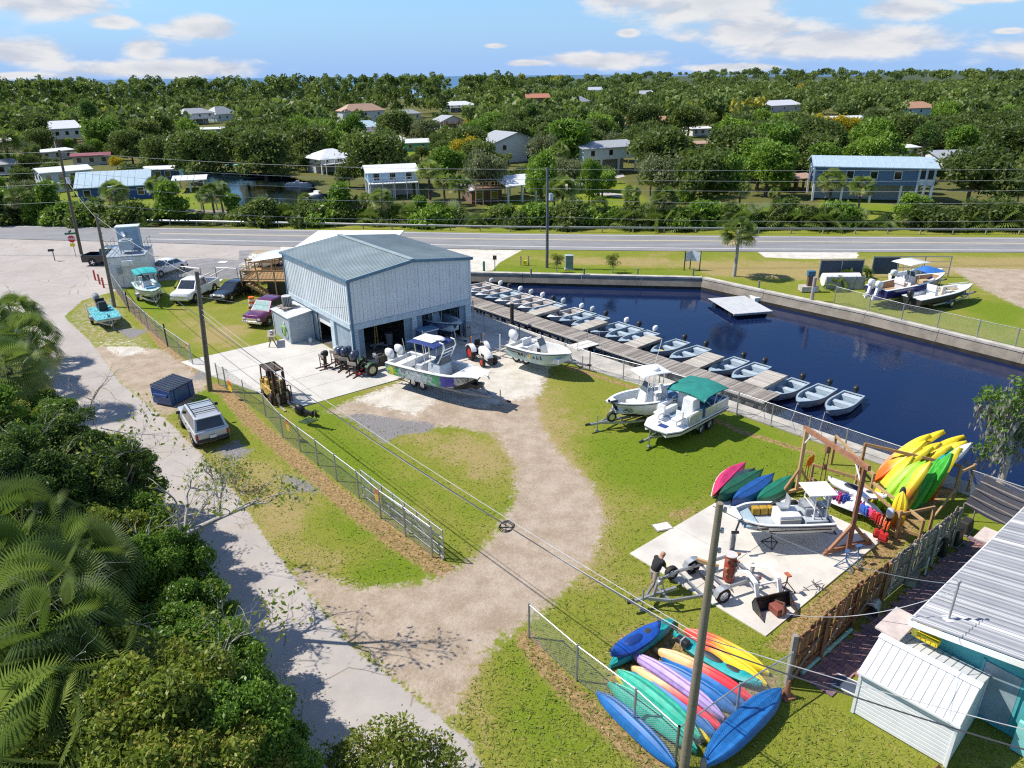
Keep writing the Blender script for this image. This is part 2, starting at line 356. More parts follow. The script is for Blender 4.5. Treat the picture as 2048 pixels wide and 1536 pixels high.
def ground_mat():
    m = bpy.data.materials.new('ground'); m.use_nodes = True; N = NT(m.node_tree)
    pos = N.n('ShaderNodeNewGeometry').outputs['Position']
    A = lambda k: N.n('ShaderNodeAttribute',attribute_name=k).outputs['Fac']
    big = N.noise(pos,.16,6,.65); mid = N.noise(pos,.9,5,.65); fine = N.noise(pos,7,4,.7); vf = N.noise(pos,26,3,.7); cl = N.noise(pos,2.6,5,.7)
    def msk(a,wob=.75,lo=.4,hi=.6,s=None):
        e = N.m('ADD',N.m('MULTIPLY',N.m('SUBTRACT',cl,.5),wob),N.m('MULTIPLY',N.m('SUBTRACT',fine if s is None else s,.5),wob * .8))
        return N.ss(N.m('ADD',a,e),lo,hi)
    g = N.m('ADD',N.m('ADD',N.m('MULTIPLY',A('lush'),.85),N.m('MULTIPLY',N.m('SUBTRACT',big,.5),1.3)),N.m('ADD',N.m('MULTIPLY',N.m('SUBTRACT',mid,.5),.75),N.m('MULTIPLY',N.m('SUBTRACT',fine,.5),.9)))
    grass = N.mix(N.ss(g,.0,.34),(.34,.265,.11),(.225,.235,.036))
    grass = N.mix(N.ss(g,.28,.85),grass,(.15,.215,.014))
    grass = N.mix(N.m('MULTIPLY',N.ss(vf,.48,.7),.62),grass,(.04,.055,.008))
    straw = N.mix(N.ss(N.m('ADD',fine,N.m('MULTIPLY',N.m('SUBTRACT',vf,.5),.8)),.3,.7),(.17,.10,.045),(.43,.29,.145))
    wht = N.mix(N.ss(mid,.3,.7),(.50,.46,.39),(.66,.63,.57))
    dirt = N.mix(N.ss(N.m('ADD',mid,N.m('MULTIPLY',N.m('SUBTRACT',fine,.5),.5)),.25,.75),(.31,.24,.172),(.455,.375,.295))
    dirt = N.mix(N.m('MULTIPLY',msk(A('white'),.9),.85),dirt,wht)
    dirt = N.mix(N.m('MULTIPLY',N.ss(vf,.6,.72),.35),dirt,(.16,.13,.1))
    asph = N.mix(N.ss(N.m('ADD',N.m('MULTIPLY',big,.6),N.m('MULTIPLY',mid,.5)),.3,.8),(.33,.30,.275),(.46,.42,.385))
    asph = N.mix(N.m('MULTIPLY',N.ss(N.noise(pos,60,2),.45,.7),.3),asph,(.27,.25,.25))
    wv = N.n('ShaderNodeTexVoronoi',{'Scale': .3,'Vector': N.mix(.25,pos,N.n('ShaderNodeTexNoise',{'Vector': pos,'Scale': .8}).outputs['Color'],'ADD')},feature='DISTANCE_TO_EDGE')
    crack = N.m('MULTIPLY',N.m('SUBTRACT',1.0,N.ss(wv.outputs['Distance'],.002,.012)),N.ss(mid,.44,.56))
    asph = N.mix(N.m('MULTIPLY',crack,.7),asph,(.12,.11,.1))
    prk = N.mix(N.ss(mid,.3,.7),(.20,.195,.20),(.29,.28,.285))
    prk = N.mix(N.m('MULTIPLY',N.ss(N.noise(pos,40,2),.5,.7),.3),prk,(.12,.12,.12))
    grav = N.mix(N.ss(vf,.35,.65),(.10,.095,.10),(.36,.34,.33))
    floor = N.mix(N.ss(fine,.35,.65),(.07,.085,.02),(.16,.15,.05))
    c = N.mix(N.m('MULTIPLY',msk(A('straw'),1.2,.35,.75),.95),grass,straw)
    c = N.mix(msk(A('dirt'),1.1,.38,.66),c,dirt)
    c = N.mix(msk(A('gravel'),1.3,.4,.6),c,grav)
    c = N.mix(msk(A('apron'),.5),c,wht)
    asph = N.mix(N.m('MULTIPLY',N.ss(N.noise(pos,.45,6,.7),.52,.68),.5),asph,(.33,.27,.21))
    c = N.mix(msk(A('lane'),.85,.36,.6),c,asph)
    c = N.mix(msk(A('park'),.35),c,prk)
    c = N.mix(msk(A('wood'),.6),c,floor)
    c = N.mix(A('marsh'),c,(.22,.17,.1))
    hard = N.m('MAXIMUM',A('lane'),A('park'))
    h = N.m('ADD',N.m('MULTIPLY',vf,.6),N.m('MULTIPLY',fine,.8))
    bp = N.n('ShaderNodeBump',{'Strength': N.m('SUBTRACT',.75,N.m('MULTIPLY',hard,.62)),'Distance': .06,'Height': h})
    p = N.n('ShaderNodeBsdfPrincipled',{'Base Color': c,'Roughness': .92,'Specular IOR Level': .12,'Normal': bp.outputs[0]})
    N.n('ShaderNodeOutputMaterial',{0: p.outputs[0]}); return m
build_ground()
# ---------------------------------------------------------------- water
def watermat(name,deep,rough=.04,sc=2.2,st=.05,st2=.02):
    m = bpy.data.materials.new(name); m.use_nodes = True; N = NT(m.node_tree)
    pos = N.n('ShaderNodeNewGeometry').outputs['Position']
    mp = N.n('ShaderNodeMapping',{'Vector': pos,'Rotation': (0,0,.5),'Scale': (1,.55,1)}).outputs[0]
    patch = N.ss(N.noise(pos,.09,4),.35,.7)
    h = N.m('ADD',N.m('MULTIPLY',N.noise(mp,sc,4,.6,.4),N.m('ADD',.3,patch)),N.m('MULTIPLY',N.noise(mp,sc * 4,2),.25))
    bp = N.n('ShaderNodeBump',{'Strength': st,'Distance': .3,'Height': h})
    p = N.n('ShaderNodeBsdfPrincipled',{'Base Color': (*deep,1),'Roughness': rough,'IOR': 1.33,'Specular IOR Level': .5,'Normal': bp.outputs[0]})
    N.n('ShaderNodeOutputMaterial',{0: p.outputs[0]}); return m
def sheet(name,poly,z,m,kind='structure'):
    mb = MB(); mb.quad(*[(p[0],p[1],z) for p in poly]); return obj(name,mb,m,kind=kind)
WM = watermat('basin_water',(.005,.013,.05))
sheet('basin_water',[E(-15,-1.0)] + [p + Vector((-.4,2.2,0)) for p in FAR[:2]] + [p + Vector((2,1.2,0)) for p in FAR[2:]] + [E(47,24),E(47,-1.0)],WATER_Z,WM)
CWM = watermat('canal_water',(.006,.016,.020),st=.08)
sheet('canal_water',GP([(240,314),(345,310),(660,345),(800,400),(800,446),(460,440),(300,350)],CANAL_Z),CANAL_Z,CWM)
sheet('ditch_water',GP([(-700,415),(460,424),(800,430),(2700,436),(2700,454),(800,447),(460,442.5),(-700,436)],CANAL_Z - .01),CANAL_Z - .01,CWM)
sheet('sea',[(-9000,700),(9000,1900),(40000,50000),(-40000,50000),(-40000,700)],-1.6,watermat('sea_water',(.012,.055,.13),.25,.2,.1))
# ---------------------------------------------------------------- main road
def ribbon(name,top,bot,z,m,kind='structure',parent=None):
    mb = MB(); n = len(top)
    mb.put([(p.x,p.y,z) for p in top] + [(p.x,p.y,z) for p in bot],[(i,n + i,n + i + 1,i + 1) for i in range(n - 1)]); return obj(name,mb,m,parent,kind=kind)
def extend(pts,a=260):
    pts = [Vector(p) for p in pts]; d0 = (pts[0] - pts[1]).normalized(); d1 = (pts[-1] - pts[-2]).normalized()
    return [pts[0] + d0 * a] + pts + [pts[-1] + d1 * a]
def asphalt(name,a,b,rough=.85):
    m = bpy.data.materials.new(name); m.use_nodes = True; N = NT(m.node_tree)
    pos = N.n('ShaderNodeNewGeometry').outputs['Position']
    mp = N.n('ShaderNodeMapping',{'Vector': pos,'Rotation': (0,0,.085),'Scale': (.05,.6,1)}).outputs[0]
    c = N.mix(N.ss(N.m('ADD',N.m('MULTIPLY',N.noise(mp,1.2,5,.6),.7),N.m('MULTIPLY',N.noise(pos,.5,4),.3)),.3,.7),a,b)
    c = N.mix(N.m('MULTIPLY',N.ss(N.noise(pos,30,2),.5,.7),.25),c,tuple(q * .5 for q in a))
    p = N.n('ShaderNodeBsdfPrincipled',{'Base Color': c,'Roughness': rough,'Specular IOR Level': .3})
    N.n('ShaderNodeOutputMaterial',{0: p.outputs[0]}); return m
RF_ = extend(GP([(0,451),(520,458),(1020,467),(1520,472),(2048,475)])); RN_ = extend(GP([(0,477.5),(270,484),(560,493),(1020,499),(1520,503.5),(2048,505)]))
def resamp(pts,xs):
    o = []
    for x in xs:
        for a,b in zip(pts[:-1],pts[1:]):
            if a.x <= x <= b.x or b is pts[-1]:
                if a.x <= x: t = (x - a.x) / (b.x - a.x); o.append(a.lerp(b,t)); break
    return o
RX = list(np.linspace(-230,220,60))
ribbon('road',resamp(RF_,RX),resamp(RN_,RX),.012,asphalt('road_asphalt',(.19,.19,.197),(.27,.268,.275)))
WP,YP = mat('white_road_paint',(.72,.71,.68),rough=.8,var=.12,sc=4),mat('cream_road_paint',(.70,.58,.34),rough=.8,var=.15,sc=4)
def stripe(name,px,w,m,x0=-230,x1=220,off=0.0):
    c = extend(GP(px)); X_ = [x for x in RX if x0 <= x <= x1]; q = resamp(c,X_)
    ribbon(name,[p + Vector((0,off + w / 2,0)) for p in q],[p + Vector((0,off - w / 2,0)) for p in q],.018,m)
YL = [(218,465),(520,470.5),(1020,479),(1520,483),(2048,487)]
stripe('centre_line',YL,.13,YP,-54,220,.13); stripe('centre_line',YL,.13,YP,-54,220,-.13)
stripe('edge_line',[(240,477),(520,482.5),(810,488),(1020,493),(1520,498),(2048,500.5)],.18,WP,-52)
stripe('edge_line',[(0,453),(520,460),(1020,469),(1520,473.8),(2048,477)],.15,WP)
# parking bay lines and the pale kerb edge of the car park
mb = MB()
for a,b in (((372,566),(420,545)),((420,552),(455,534)),((330,560),(348,552)),((478,552),(492,545))): mb.put([G(*a,.012) + Vector((dx,0,0)) for dx in (-.06,.06)] + [G(*b,.012) + Vector((dx,0,0)) for dx in (.06,-.06)],[(0,1,2,3)])
obj('parking_lines',mb,WP,kind='structure')
for px,py in ((366,527),(446,524),(505,517),(434,561)):
    c = G(px,py,.012); mb = MB(); mb.quad(c + Vector((-.45,-.5,0)),c + Vector((.45,-.5,0)),c + Vector((.45,.5,0)),c + Vector((-.45,.5,0))); obj('parking_mark',mb,WP,kind='structure')
# ================================================================ SEAWALLS, WALKWAY, DOCKS
CONC = mat('old_concrete',(.50,.46,.40),rough=.9,var=.22,sc=.9,bump=.3)
CONCG = mat('grey_concrete',(.27,.235,.19),rough=.9,var=.25,sc=.8,bump=.3)
CONCP = mat('pale_concrete',(.66,.63,.57),rough=.9,var=.13,sc=.55,bump=.15)
ALGAE = mat('algae_stain',(.035,.03,.02),rough=.7,var=.4,sc=1.5)
STEEL = mat('galvanised_steel',(.42,.43,.44),rough=.45,metal=.6,var=.12)
BLACK = mat('black_rubber',(.015,.015,.016),rough=.7,var=.2)
BLKP = mat('black_plastic',(.02,.02,.022),rough=.45,var=.1)
WHITE = paint('white_paint',(.80,.80,.78)); GELC = mat('white_gelcoat',(.80,.81,.80),rough=.28,var=.05,coat=.3)
GREYP = mat('grey_plastic',(.32,.33,.34),rough=.5)
CHROME = mat('bright_metal',(.75,.76,.78),rough=.25,metal=.9,var=.05)
WOODW = wood('weathered_planks',(.17,.15,.13),(.40,.36,.32)); WOODL = wood('pale_planks',(.34,.31,.265),(.53,.49,.43))
WOODB = wood('brown_boards',(.19,.09,.045),(.38,.20,.10)); WOODT = wood('treated_timber',(.30,.18,.085),(.50,.33,.17)); WOODG = wood('grey_boards',(.20,.165,.14),(.42,.36,.31))
POLEM = wood('utility_pole_wood',(.10,.085,.06),(.24,.20,.15),14)
ORED = wood('rusted_beam',(.20,.085,.05),(.36,.19,.115),3)
def wall_run(pts,label,top=.12,name='seawall',drop=1.45):
    t = thing(name,label,'sea wall',pts[0]); L = Matrix.Translation(-Vector(pts[0]))
    for a,b in zip(pts[:-1],pts[1:]):
        a,b = Vector(a),Vector(b); d = (b - a).normalized(); nrm = Vector((d.y,-d.x,0)); n = max(1,int((b - a).length / 6))
        for i in range(n):
            p,q = a.lerp(b,i / n) + d * .015,a.lerp(b,(i + 1) / n) - d * .015
            m = MB(L); m.prism([p - nrm * .5,q - nrm * .5,q + nrm * .06,p + nrm * .06],top - .2,top); obj('cap_segment',m,CONC,t,bevel=.015)
            m = MB(L); m.put([p + nrm * .0 + Vector((0,0,top - .2)),q + Vector((0,0,top - .2)),q + nrm * .22 + Vector((0,0,-.82)),p + nrm * .22 + Vector((0,0,-.82)),
                              p + nrm * -.3 + Vector((0,0,top - .2)),q + nrm * -.3 + Vector((0,0,top - .2)),q - nrm * .3 + Vector((0,0,-.82)),p - nrm * .3 + Vector((0,0,-.82))],
                             [(0,1,2,3),(5,4,7,6),(4,0,3,7),(1,5,6,2),(3,2,6,7),(1,0,4,5)][0:5]); obj('wall_panel',m,CONCG,t)
        m = MB(L); m.prism([a + nrm * .26,b + nrm * .26,b - nrm * .2,a - nrm * .2],-drop,-.822); obj('tide_stain',m,ALGAE,t)
    return t
wall_run(FAR[:2],'straight concrete sea wall with pale cap along the road end of the basin')
wall_run(FAR[1:],'long concrete sea wall with pale cap below the far grass lot')
# walkway with a wall down into the water
t = thing('walkway','narrow concrete walkway between the chain link fence and the dock','walkway',E(0,0)); LW = Matrix.Translation(-E(0,0))
inn = lambda s: -2.45 + 1.2 * min(1,max(0,(s - 17) / 9))
for i in range(-2,15):
    s0,s1 = i * 3.1 + .012,i * 3.1 + 3.088
    m = MB(LW); m.prism([E(s0,inn(s0)),E(s1,inn(s1)),E(s1,.12),E(s0,.12)],-.15,.03 + .004 * (i % 3)); obj('walkway_slab',m,CONC,t,bevel=.01)
m = MB(LW); m.prism([E(-8,-.15),E(46.5,-.15),E(46.5,.08),E(-8,.08)],-1.5,-.152); obj('retaining_face',m,CONCG,t)
# main dock
DZ = -.15
dock = thing('dock','long weathered plank dock with skiffs tied along its outer side','dock',E(11.5,2.7,DZ),face((0,0),EDGED))
pm = MB(); pm.box((0,0,-.02),(.137,1.95,.04)); pl = []
n = int(31.5 / .15)
for i in range(n):
    x = -15.8 + i * .15
    o = obj('plank',pm,WOODW,dock) if i == 0 else link('plank',pl[0].data,dock)
    o.location = (x,random.uniform(-.03,.03),random.uniform(-.006,.006)); o.rotation_euler = (0,random.uniform(-.02,.02),random.uniform(-.012,.012)); pl.append(o)
for y in (-.93,.93):
    m = MB(); m.beam((-15.8,y,-.14),(15.6,y,-.14),.06,.2); obj('stringer',m,WOODG,dock)
m = MB(); m.beam((-15.8,-1.02,-.02),(15.6,-1.02,-.02),.07,.1); obj('edge_rail',m,mat('pale_rail',(.5,.47,.42),rough=.8),dock)
pst = MB()
for i in range(22): obj('piling',Cyl((-15.4 + i * 1.47,-.95,-.75),.075,1.2,8),mat('dark_piling',(.05,.042,.035),rough=.9),dock)
fl = Box((0,0,-.62),(.62,.25,.42))
for i in range(34):
    o = obj('float_block',fl,mat('grey_float',(.10,.10,.11),rough=.7),dock,bevel=.03) if i == 0 else link('float_block',o.data,dock,bevel=.03)
    o.location = (-15.2 + i * .93,-.78,0)
fgs = [(3.5,1.15),(9.0,1.25),(14.6,1.3),(20.15,1.45),(25.1,1.5)]
names = ['next to the shed','second from the shed','in the middle of the row','second from the open end','at the open end of the dock']
for (s,w),nm in zip(fgs,names):
    f = thing('finger_dock','pale plank finger dock ' + nm,'dock',E(s,3.75,DZ),face((0,0),EDGEN),'finger docks off the main dock')
    nn = int(3.25 / .15); pm = Box((0,0,-.02),(.138,w,.04))
    for i in range(nn):
        o = obj('plank',pm,WOODL,f) if i == 0 else link('plank',o.data,f)
        o.location = (.08 + i * .15,random.uniform(-.02,.02),random.uniform(-.004,.004))
    for y in (-w / 2 + .04,w / 2 - .04): obj('stringer',Beam((0,y,-.14),(3.25,y,-.14),.05,.2),WOODG,f)
    for x in (.5,1.6,2.7): obj('float_block',Box((x,0,-.6),(.8,w * .8,.7)),MC['grey_float'],f,bevel=.03)
# gangway from the walkway to the dock
gw = thing('gangway','pale sloping gangway joining the walkway and the dock','gangway',E(12.3,-.3,.0),face((0,0),EDGEN))
for i in range(16): obj('plank',Box((.1 + i * .15,0,.06 - i * .008),(.14,1.25,.035)),mat('pale_deck',(.62,.6,.55),rough=.8),gw)
for y in (-.6,.6): obj('handrail',Tube([(0,y,.05),(0,y,.95),(2.4,y,.85),(2.4,y,-.05)],.022),STEEL,gw)
# ---------------------------------------------------------------- skiffs
def hull(L,B,zs,zb,zk,zc=None,p=2.1,stern=.9,floor=None,gw=.09,n=15,bowmin=.03,deck_t=.98,rake=.06,deadrise=.75,mid=.42,decktop=None):
    """rings of an open hull; bow at +x. returns outside, gunwale and cockpit meshes"""
    O,Gm,K = MB(),MB(),MB(); outer = []; gi = []; fl = []
    for i in range(n):
        t = i / (n - 1); t = t ** .9
        b = B / 2 * (stern + (1 - stern) * min(1,t / mid)) if t < mid else B / 2 * max(bowmin,1 - ((t - mid) / (1 - mid)) ** p)
        sh = zs + (zb - zs) * t ** 1.8; r = max(0,(t - .55) / .45)
        kz = zk + (sh - zk) * .82 * r ** 3.2; x = (t - .5) * L
        cz = kz + (sh - kz) * (.30 + .22 * r); cb = b * (.86 - .22 * r); xk = x - rake * L * r ** 2
        kb = cb * .5
        outer.append([(x,b,sh),(x - rake * L * .5 * r ** 2,(b + cb) / 2 + .02 * B,(sh + cz) / 2 + .03),(xk,cb,cz),(xk,kb,cz + (kz - cz) * deadrise),(xk,0,kz),(xk,-kb,cz + (kz - cz) * deadrise),(xk,-cb,cz),(x - rake * L * .5 * r ** 2,-(b + cb) / 2 - .02 * B,(sh + cz) / 2 + .03),(x,-b,sh)])
        g = max(.015,b - gw); gi.append((x,g,sh)); fz = (floor if floor is not None else zk + .15); fl.append((x,max(.01,min(g,cb * .95)),max(fz,kz + .06)))
    O.loft(outer,False,False); O.put(outer[0],[tuple(range(9))])
    O.m = [1 if (j % 8) in (2,3,4,5) else 0 for j in range(8 * (n - 1))] + [0]
    nd = max(2,sum(1 for i in range(n) if (i / (n - 1)) ** .9 <= deck_t))
    for s in (1,-1):
        for i in range(n - 1):
            x,b,z = outer[i][0]; x2,b2,z2 = outer[i + 1][0]
            q = [(x,s * b,z + .02),(x2,s * b2,z2 + .02),(gi[i + 1][0] - (.05 if i == n - 2 else 0),s * gi[i + 1][1],z2 + .02),(gi[i][0],s * gi[i][1],z + .02)]
            Gm.put(q if s < 0 else q[::-1],[(0,1,2,3)])
            q = [(x,s * (b + .015),z - .045),(x2,s * (b2 + .015),z2 - .045),(x2,s * b2,z2 + .02),(x,s * b,z + .02)]
            Gm.put(q if s < 0 else q[::-1],[(0,1,2,3)])
        for i in range(nd - 1):
            q = [(gi[i][0],s * gi[i][1],gi[i][2] + .02),(gi[i + 1][0],s * gi[i + 1][1],gi[i + 1][2] + .02),(fl[i + 1][0],s * fl[i + 1][1],fl[i + 1][2]),(fl[i][0],s * fl[i][1],fl[i][2])]
            K.put(q if s < 0 else q[::-1],[(0,1,2,3)])
    for i in range(nd - 1): K.quad((fl[i][0],-fl[i][1],fl[i][2]),(fl[i + 1][0],-fl[i + 1][1],fl[i + 1][2]),(fl[i + 1][0],fl[i + 1][1],fl[i + 1][2]),(fl[i][0],fl[i][1],fl[i][2]))
    i = nd - 1; K.quad((fl[i][0],-fl[i][1],fl[i][2]),(gi[i][0],-gi[i][1],gi[i][2] + .02),(gi[i][0],gi[i][1],gi[i][2] + .02),(fl[i][0],fl[i][1],fl[i][2]))
    for i in range(nd - 1,n - 1): Gm.quad((gi[i][0],-gi[i][1],gi[i][2] + .02),(gi[i + 1][0],-gi[i + 1][1],gi[i + 1][2] + .02),(gi[i + 1][0],gi[i + 1][1],gi[i + 1][2] + .02),(gi[i][0],gi[i][1],gi[i][2] + .02))
    x,b,z = outer[0][0]; K.quad((x + .06,-b,z - .02),(x + .06,b,z - .02),(x + .06,fl[0][1],fl[0][2]),(x + .06,-fl[0][1],fl[0][2]))
    Gm.box((x + .04,0,z),(.12,2 * b,.05))
    return O,Gm,K
def outboard(parent,x,y,z,k=1.0,cow=None,leg=None,tilt=.0,name='outboard_motor',asym=0):
    """outboard hung on a transom at x (boat's stern looks to -x); z is the transom top"""
    M_ = Matrix.Translation((x,y,z)) @ Matrix.Rotation(tilt,4,'Y') @ Matrix.Scale(k,4)
    m = MB(M_); m.box((-.12,0,-.05),(.2,.24,.3)); m.box((-.30,0,-.3),(.2,.17,.75),top=1.15)
    m.box((-.32,0,-.62),(.42,.2,.03)); m.tube([(-.12,0,-.86),(-.3,0,-.84),(-.55,0,-.84)],[.02,.07,.05],8); m.box((-.33,0,-.98),(.2,.025,.2))
    for q in range(3):
        a = q * 2.094; m.beam((-.58,.03 * math.cos(a),-.84 + .03 * math.sin(a)),(-.6,.16 * math.cos(a),-.84 + .16 * math.sin(a)),.09,.015,(1,0,0))
    o = obj(name,m,leg or BLKP,parent,smooth=40)
    m = MB(M_); rings = []
    for zz,sx,sy,xo in ((.06,.26,.17,-.28),(.12,.31,.2,-.29),(.3,.33,.21,-.31),(.45,.30,.19,-.33),(.53,.22,.14,-.35),(.555,.12,.08,-.36)):
        rings.append([(xo + sx * math.copysign(abs(math.cos(a)) ** .7,math.cos(a)),sy * math.copysign(abs(math.sin(a)) ** .7,math.sin(a)),zz) for a in (2 * math.pi * i / 14 for i in range(14))])
    m.loft(rings); obj('cowling',m,cow or BLKP,o,smooth=50)
    return o
SKB = mat('grey_blue_gelcoat',(.34,.42,.475),rough=.4,var=.1); SKI = mat('pale_blue_gelcoat',(.43,.50,.545),rough=.45,var=.08); SKF = mat('grey_blue_floor',(.19,.26,.33),rough=.6,var=.2); SKG = mat('grey_floor',(.42,.41,.40),rough=.6,var=.2); SKW = mat('offwhite_gelcoat',(.74,.74,.72),rough=.4,var=.1)
SKT = mat('tan_seat',(.45,.40,.36),rough=.6); SKD = mat('grey_hull_side',(.36,.38,.42),rough=.45,var=.1)
def make_skiff(white=False,motor='black'):
    t = thing('skiff','x','skiff',(0,0,WATER_Z)); a = SKW if white else SKB
    O,Gm,K = hull(4.25,1.58,.52,.72,-.12,floor=.16,p=2.3,stern=.88,gw=.10,bowmin=.08,deck_t=.87)
    obj('hull',O,SKW if white else SKD,t,smooth=40); obj('gunwale',Gm,a,t); obj('cockpit',K,SKG if white else SKF,t)
    for x,w,d in ((-1.75,1.3,.5),(-.35,1.34,.42),(.85,1.12,.5)):
        obj('seat',Box((x,0,.3),(d,w if x != .85 else .62,.3)),(SKT if x < .8 else SKW) if white else SKI,t,bevel=.02)
    for s in (1,-1): obj('rub_rail',Tube([((q - .5) * 4.25,s * 1.58 / 2 * (.88 + .12 * min(1,q / .42) if q < .42 else 1 - ((q - .42) / .58) ** 2.3) + s * .02,.52 + .2 * q ** 1.8 - .02) for q in np.linspace(0,.97,14)],.025,5),mat('dark_rail',(.06,.08,.11),rough=.5),t)
    outboard(t,-2.12,.0,.55,.78,{'black': BLKP,'white': WHITE,'grey': mat('silver_cowl',(.5,.52,.54),rough=.4)}[motor],BLKP,tilt=.12)
    return t
protos = {}
SK = [(30.03,4.0,0,'black','pale blue skiff at the open end of the row, farthest from the shed'),
      (28.2,3.85,0,'black','pale blue skiff, middle one of the three tied to the walkway fence'),
      (26.4,3.5,0,'black','pale blue skiff with black outboard just past the last finger dock'),
      (23.15,4.3,0,'black','pale blue skiff with black outboard right against the last finger dock'),
      (21.4,4.2,0,'black','pale blue skiff with black outboard behind the white boat with the hard top'),
      (18.0,4.3,0,'black','pale blue skiff with black outboard tied left of the second finger dock'),
      (16.1,4.35,0,'black','pale blue skiff with black outboard and a small yellow cushion on its front seat'),
      (13.0,4.4,0,'white','pale blue skiff with white outboard beside the middle finger dock'),
      (11.5,4.4,0,'black','pale blue skiff with black outboard between two skiffs with white outboards'),
      (10.0,4.4,0,'white','pale blue skiff with white outboard opposite the gangway'),
      (7.6,4.6,0,'black','pale blue skiff with black outboard beside the second finger dock from the shed'),
      (6.0,4.7,0,'grey','pale blue skiff with silver outboard between a white skiff and a blue one'),
      (4.6,4.7,1,'white','white skiff with white outboard next to the finger dock nearest the shed'),
      (2.3,4.7,0,'grey','pale blue skiff with silver outboard just on the shed side of the nearest finger dock'),
      (.9,4.7,1,'black','white skiff with tan seats and black outboard, second from the shed side finger dock'),
      (-.6,4.7,1,'white','white skiff with tan seats and white outboard, third from the shed side finger dock'),
      (-2.1,4.6,1,'grey','white skiff with tan seats and silver outboard, fourth from the shed side finger dock'),
      (-3.6,4.6,0,'white','pale blue skiff with white outboard among the white skiffs near the shed corner'),
      (-5.1,4.6,1,'black','white skiff with black outboard lying third from the far end of the dock'),
      (-6.5,4.6,1,'white','white skiff with white outboard lying second from the far end of the dock'),
      (-7.9,4.6,1,'grey','white skiff with silver outboard at the far end of the dock behind the shed')]
for s,tt,w,mo,lab in SK:
    c = E(s,tt + 2.12,WATER_Z); rz = face((0,0),-EDGEN) + random.uniform(-.05,.05); k = (w,mo)
    if k not in protos: o = protos[k] = make_skiff(w,mo); o.location = c; o.rotation_euler.z = rz; o['label'] = lab; o['group'] = 'skiffs moored along the dock'
    else: o = dup(protos[k],c,rz,lab,'skiffs moored along the dock')
    if 'cushion' in lab: obj('cushion',Box((.85,.05,.48),(.3,.3,.07)),mat('yellow_cushion',(.75,.6,.02)),o,bevel=.02)
for s,e in ((30.03,32.0),(28.2,30.3),(26.4,28.4)):
    a,b = E(s,3.95,-.5),E(e,-1.2,.5); m = a.lerp(b,.5) - Vector((0,0,.25))
    tag(obj('mooring_line',Tube([a,a.lerp(m,.5),m,m.lerp(b,.5) ,b],.012,5),mat('pale_rope',(.55,.5,.4))),'pale mooring line to the fence from the skiff %s' % {30.03: 'at the open end',28.2: 'in the middle of the last three',26.4: 'nearest the last finger'}[s],'rope','mooring lines')
# swim platform on the far side
c = [G(1425,601,-.6),G(1478,633,-.6),G(1536,619,-.6),G(1480,588,-.6)]; o0 = sum(c,Vector()) / 4; o0.z = WATER_Z
a,b = (c[1] - c[0]),(c[3] - c[0]); fd = thing('floating_platform','white slatted floating platform by the far sea wall','platform',o0,face(c[0],c[1])); LA,LB_ = a.length,b.length
for i in range(9): obj('deck_board',Box((0,-LB_ / 2 + (i + .5) * LB_ / 9,.5),(LA,LB_ / 9 - .03,.06)),mat('white_decking',(.50,.51,.52),rough=.6,var=.1),fd,bevel=.01)
for x in (-LA / 2 + .08,LA / 2 - .08): obj('frame',Box((x,0,.4),(.1,LB_,.14)),STEEL,fd)
for x in (-LA * .3,LA * .3): obj('float',Cyl((x,0,.1),.32,LB_ * .92,12,'y'),BLKP,fd,smooth=50)
bx = thing('float_box','white box float behind the floating platform','float',G(1512,596,-.8),face(c[0],c[1])); obj('shell',Box((0,0,.0),(1.5,1.1,.5)),SKW,bx,bevel=.04); obj('hatch',Box((0,0,.265),(.9,.7,.03)),GREYP,bx)
# ================================================================ BOAT SHED
A0 = Vector((-11.2,48.5,0)); BU = Vector((.785,.62,0)).normalized(); BV = Vector((-.62,.785,0)).normalized(); BR = face((0,0),BU)
def B(s,t,z=0.0): p = A0 + BU * s + BV * t; return Vector((p.x,p.y,z))
WL,EAVE,RIDGE,WW,DD = 2.95,6.15,6.75,10.2,11.4
PANW = mat('pale_blue_panel',(.66,.71,.73),rough=.45,var=.07,sc=.6); PANS = mat('slate_blue_panel',(.21,.30,.37),rough=.5,var=.12); TRIM = mat('blue_trim',(.10,.20,.30),rough=.4)
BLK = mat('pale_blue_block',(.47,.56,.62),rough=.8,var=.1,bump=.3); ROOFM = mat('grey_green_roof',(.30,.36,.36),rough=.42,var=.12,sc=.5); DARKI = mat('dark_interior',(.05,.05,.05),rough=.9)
def corr(x0,x1,z0,zt,pitch=.305,d=.035,plane='y',n0=0.0):
    """ribbed wall sheet from x0 to x1; zt(x) gives its top; ribs stand out towards -y"""
    m = MB(); xs = []; x = x0; k = 0
    prof = [(0,0),(.03,-d),(.06,-d),(.09,0)]
    pts = []; q = x0
    while q < x1 - .01:
        for a,b in prof:
            if q + a < x1: pts.append((q + a,b))
        q += pitch
    pts.append((x1,0))
    for px,py in pts: xs.append((px,py))
    vs = [(a,b,z0) for a,b in xs] + [(a,b,zt(a)) for a,b in xs]; n = len(xs)
    return m.put(vs,[(i,i + 1,n + i + 1,n + i) for i in range(n - 1)])
shed = thing('boat_shed','large pale blue metal boat shed with grey ribbed roof and two open bays','building',A0,BR)
gab = lambda x: EAVE + (RIDGE - EAVE) * (1 - abs(x - WW / 2) / (WW / 2)) - .02
xs = np.linspace(0,WW,12)
for a,b in zip(xs[:-1],xs[1:]): obj('wall_panel',corr(a + .004,b - .004,WL,gab),PANW,shed)
ys = np.linspace(0,DD,13)
ML = Matrix.Rotation(-math.pi / 2,4,'Z')                                       # sheets for the side walls
def side(mb,x,flip):
    mb.v = [Vector((x + (p.y if flip else -p.y),p.x,p.z)) for p in mb.v]
    if flip: mb.f = [f[::-1] for f in mb.f]
    return mb
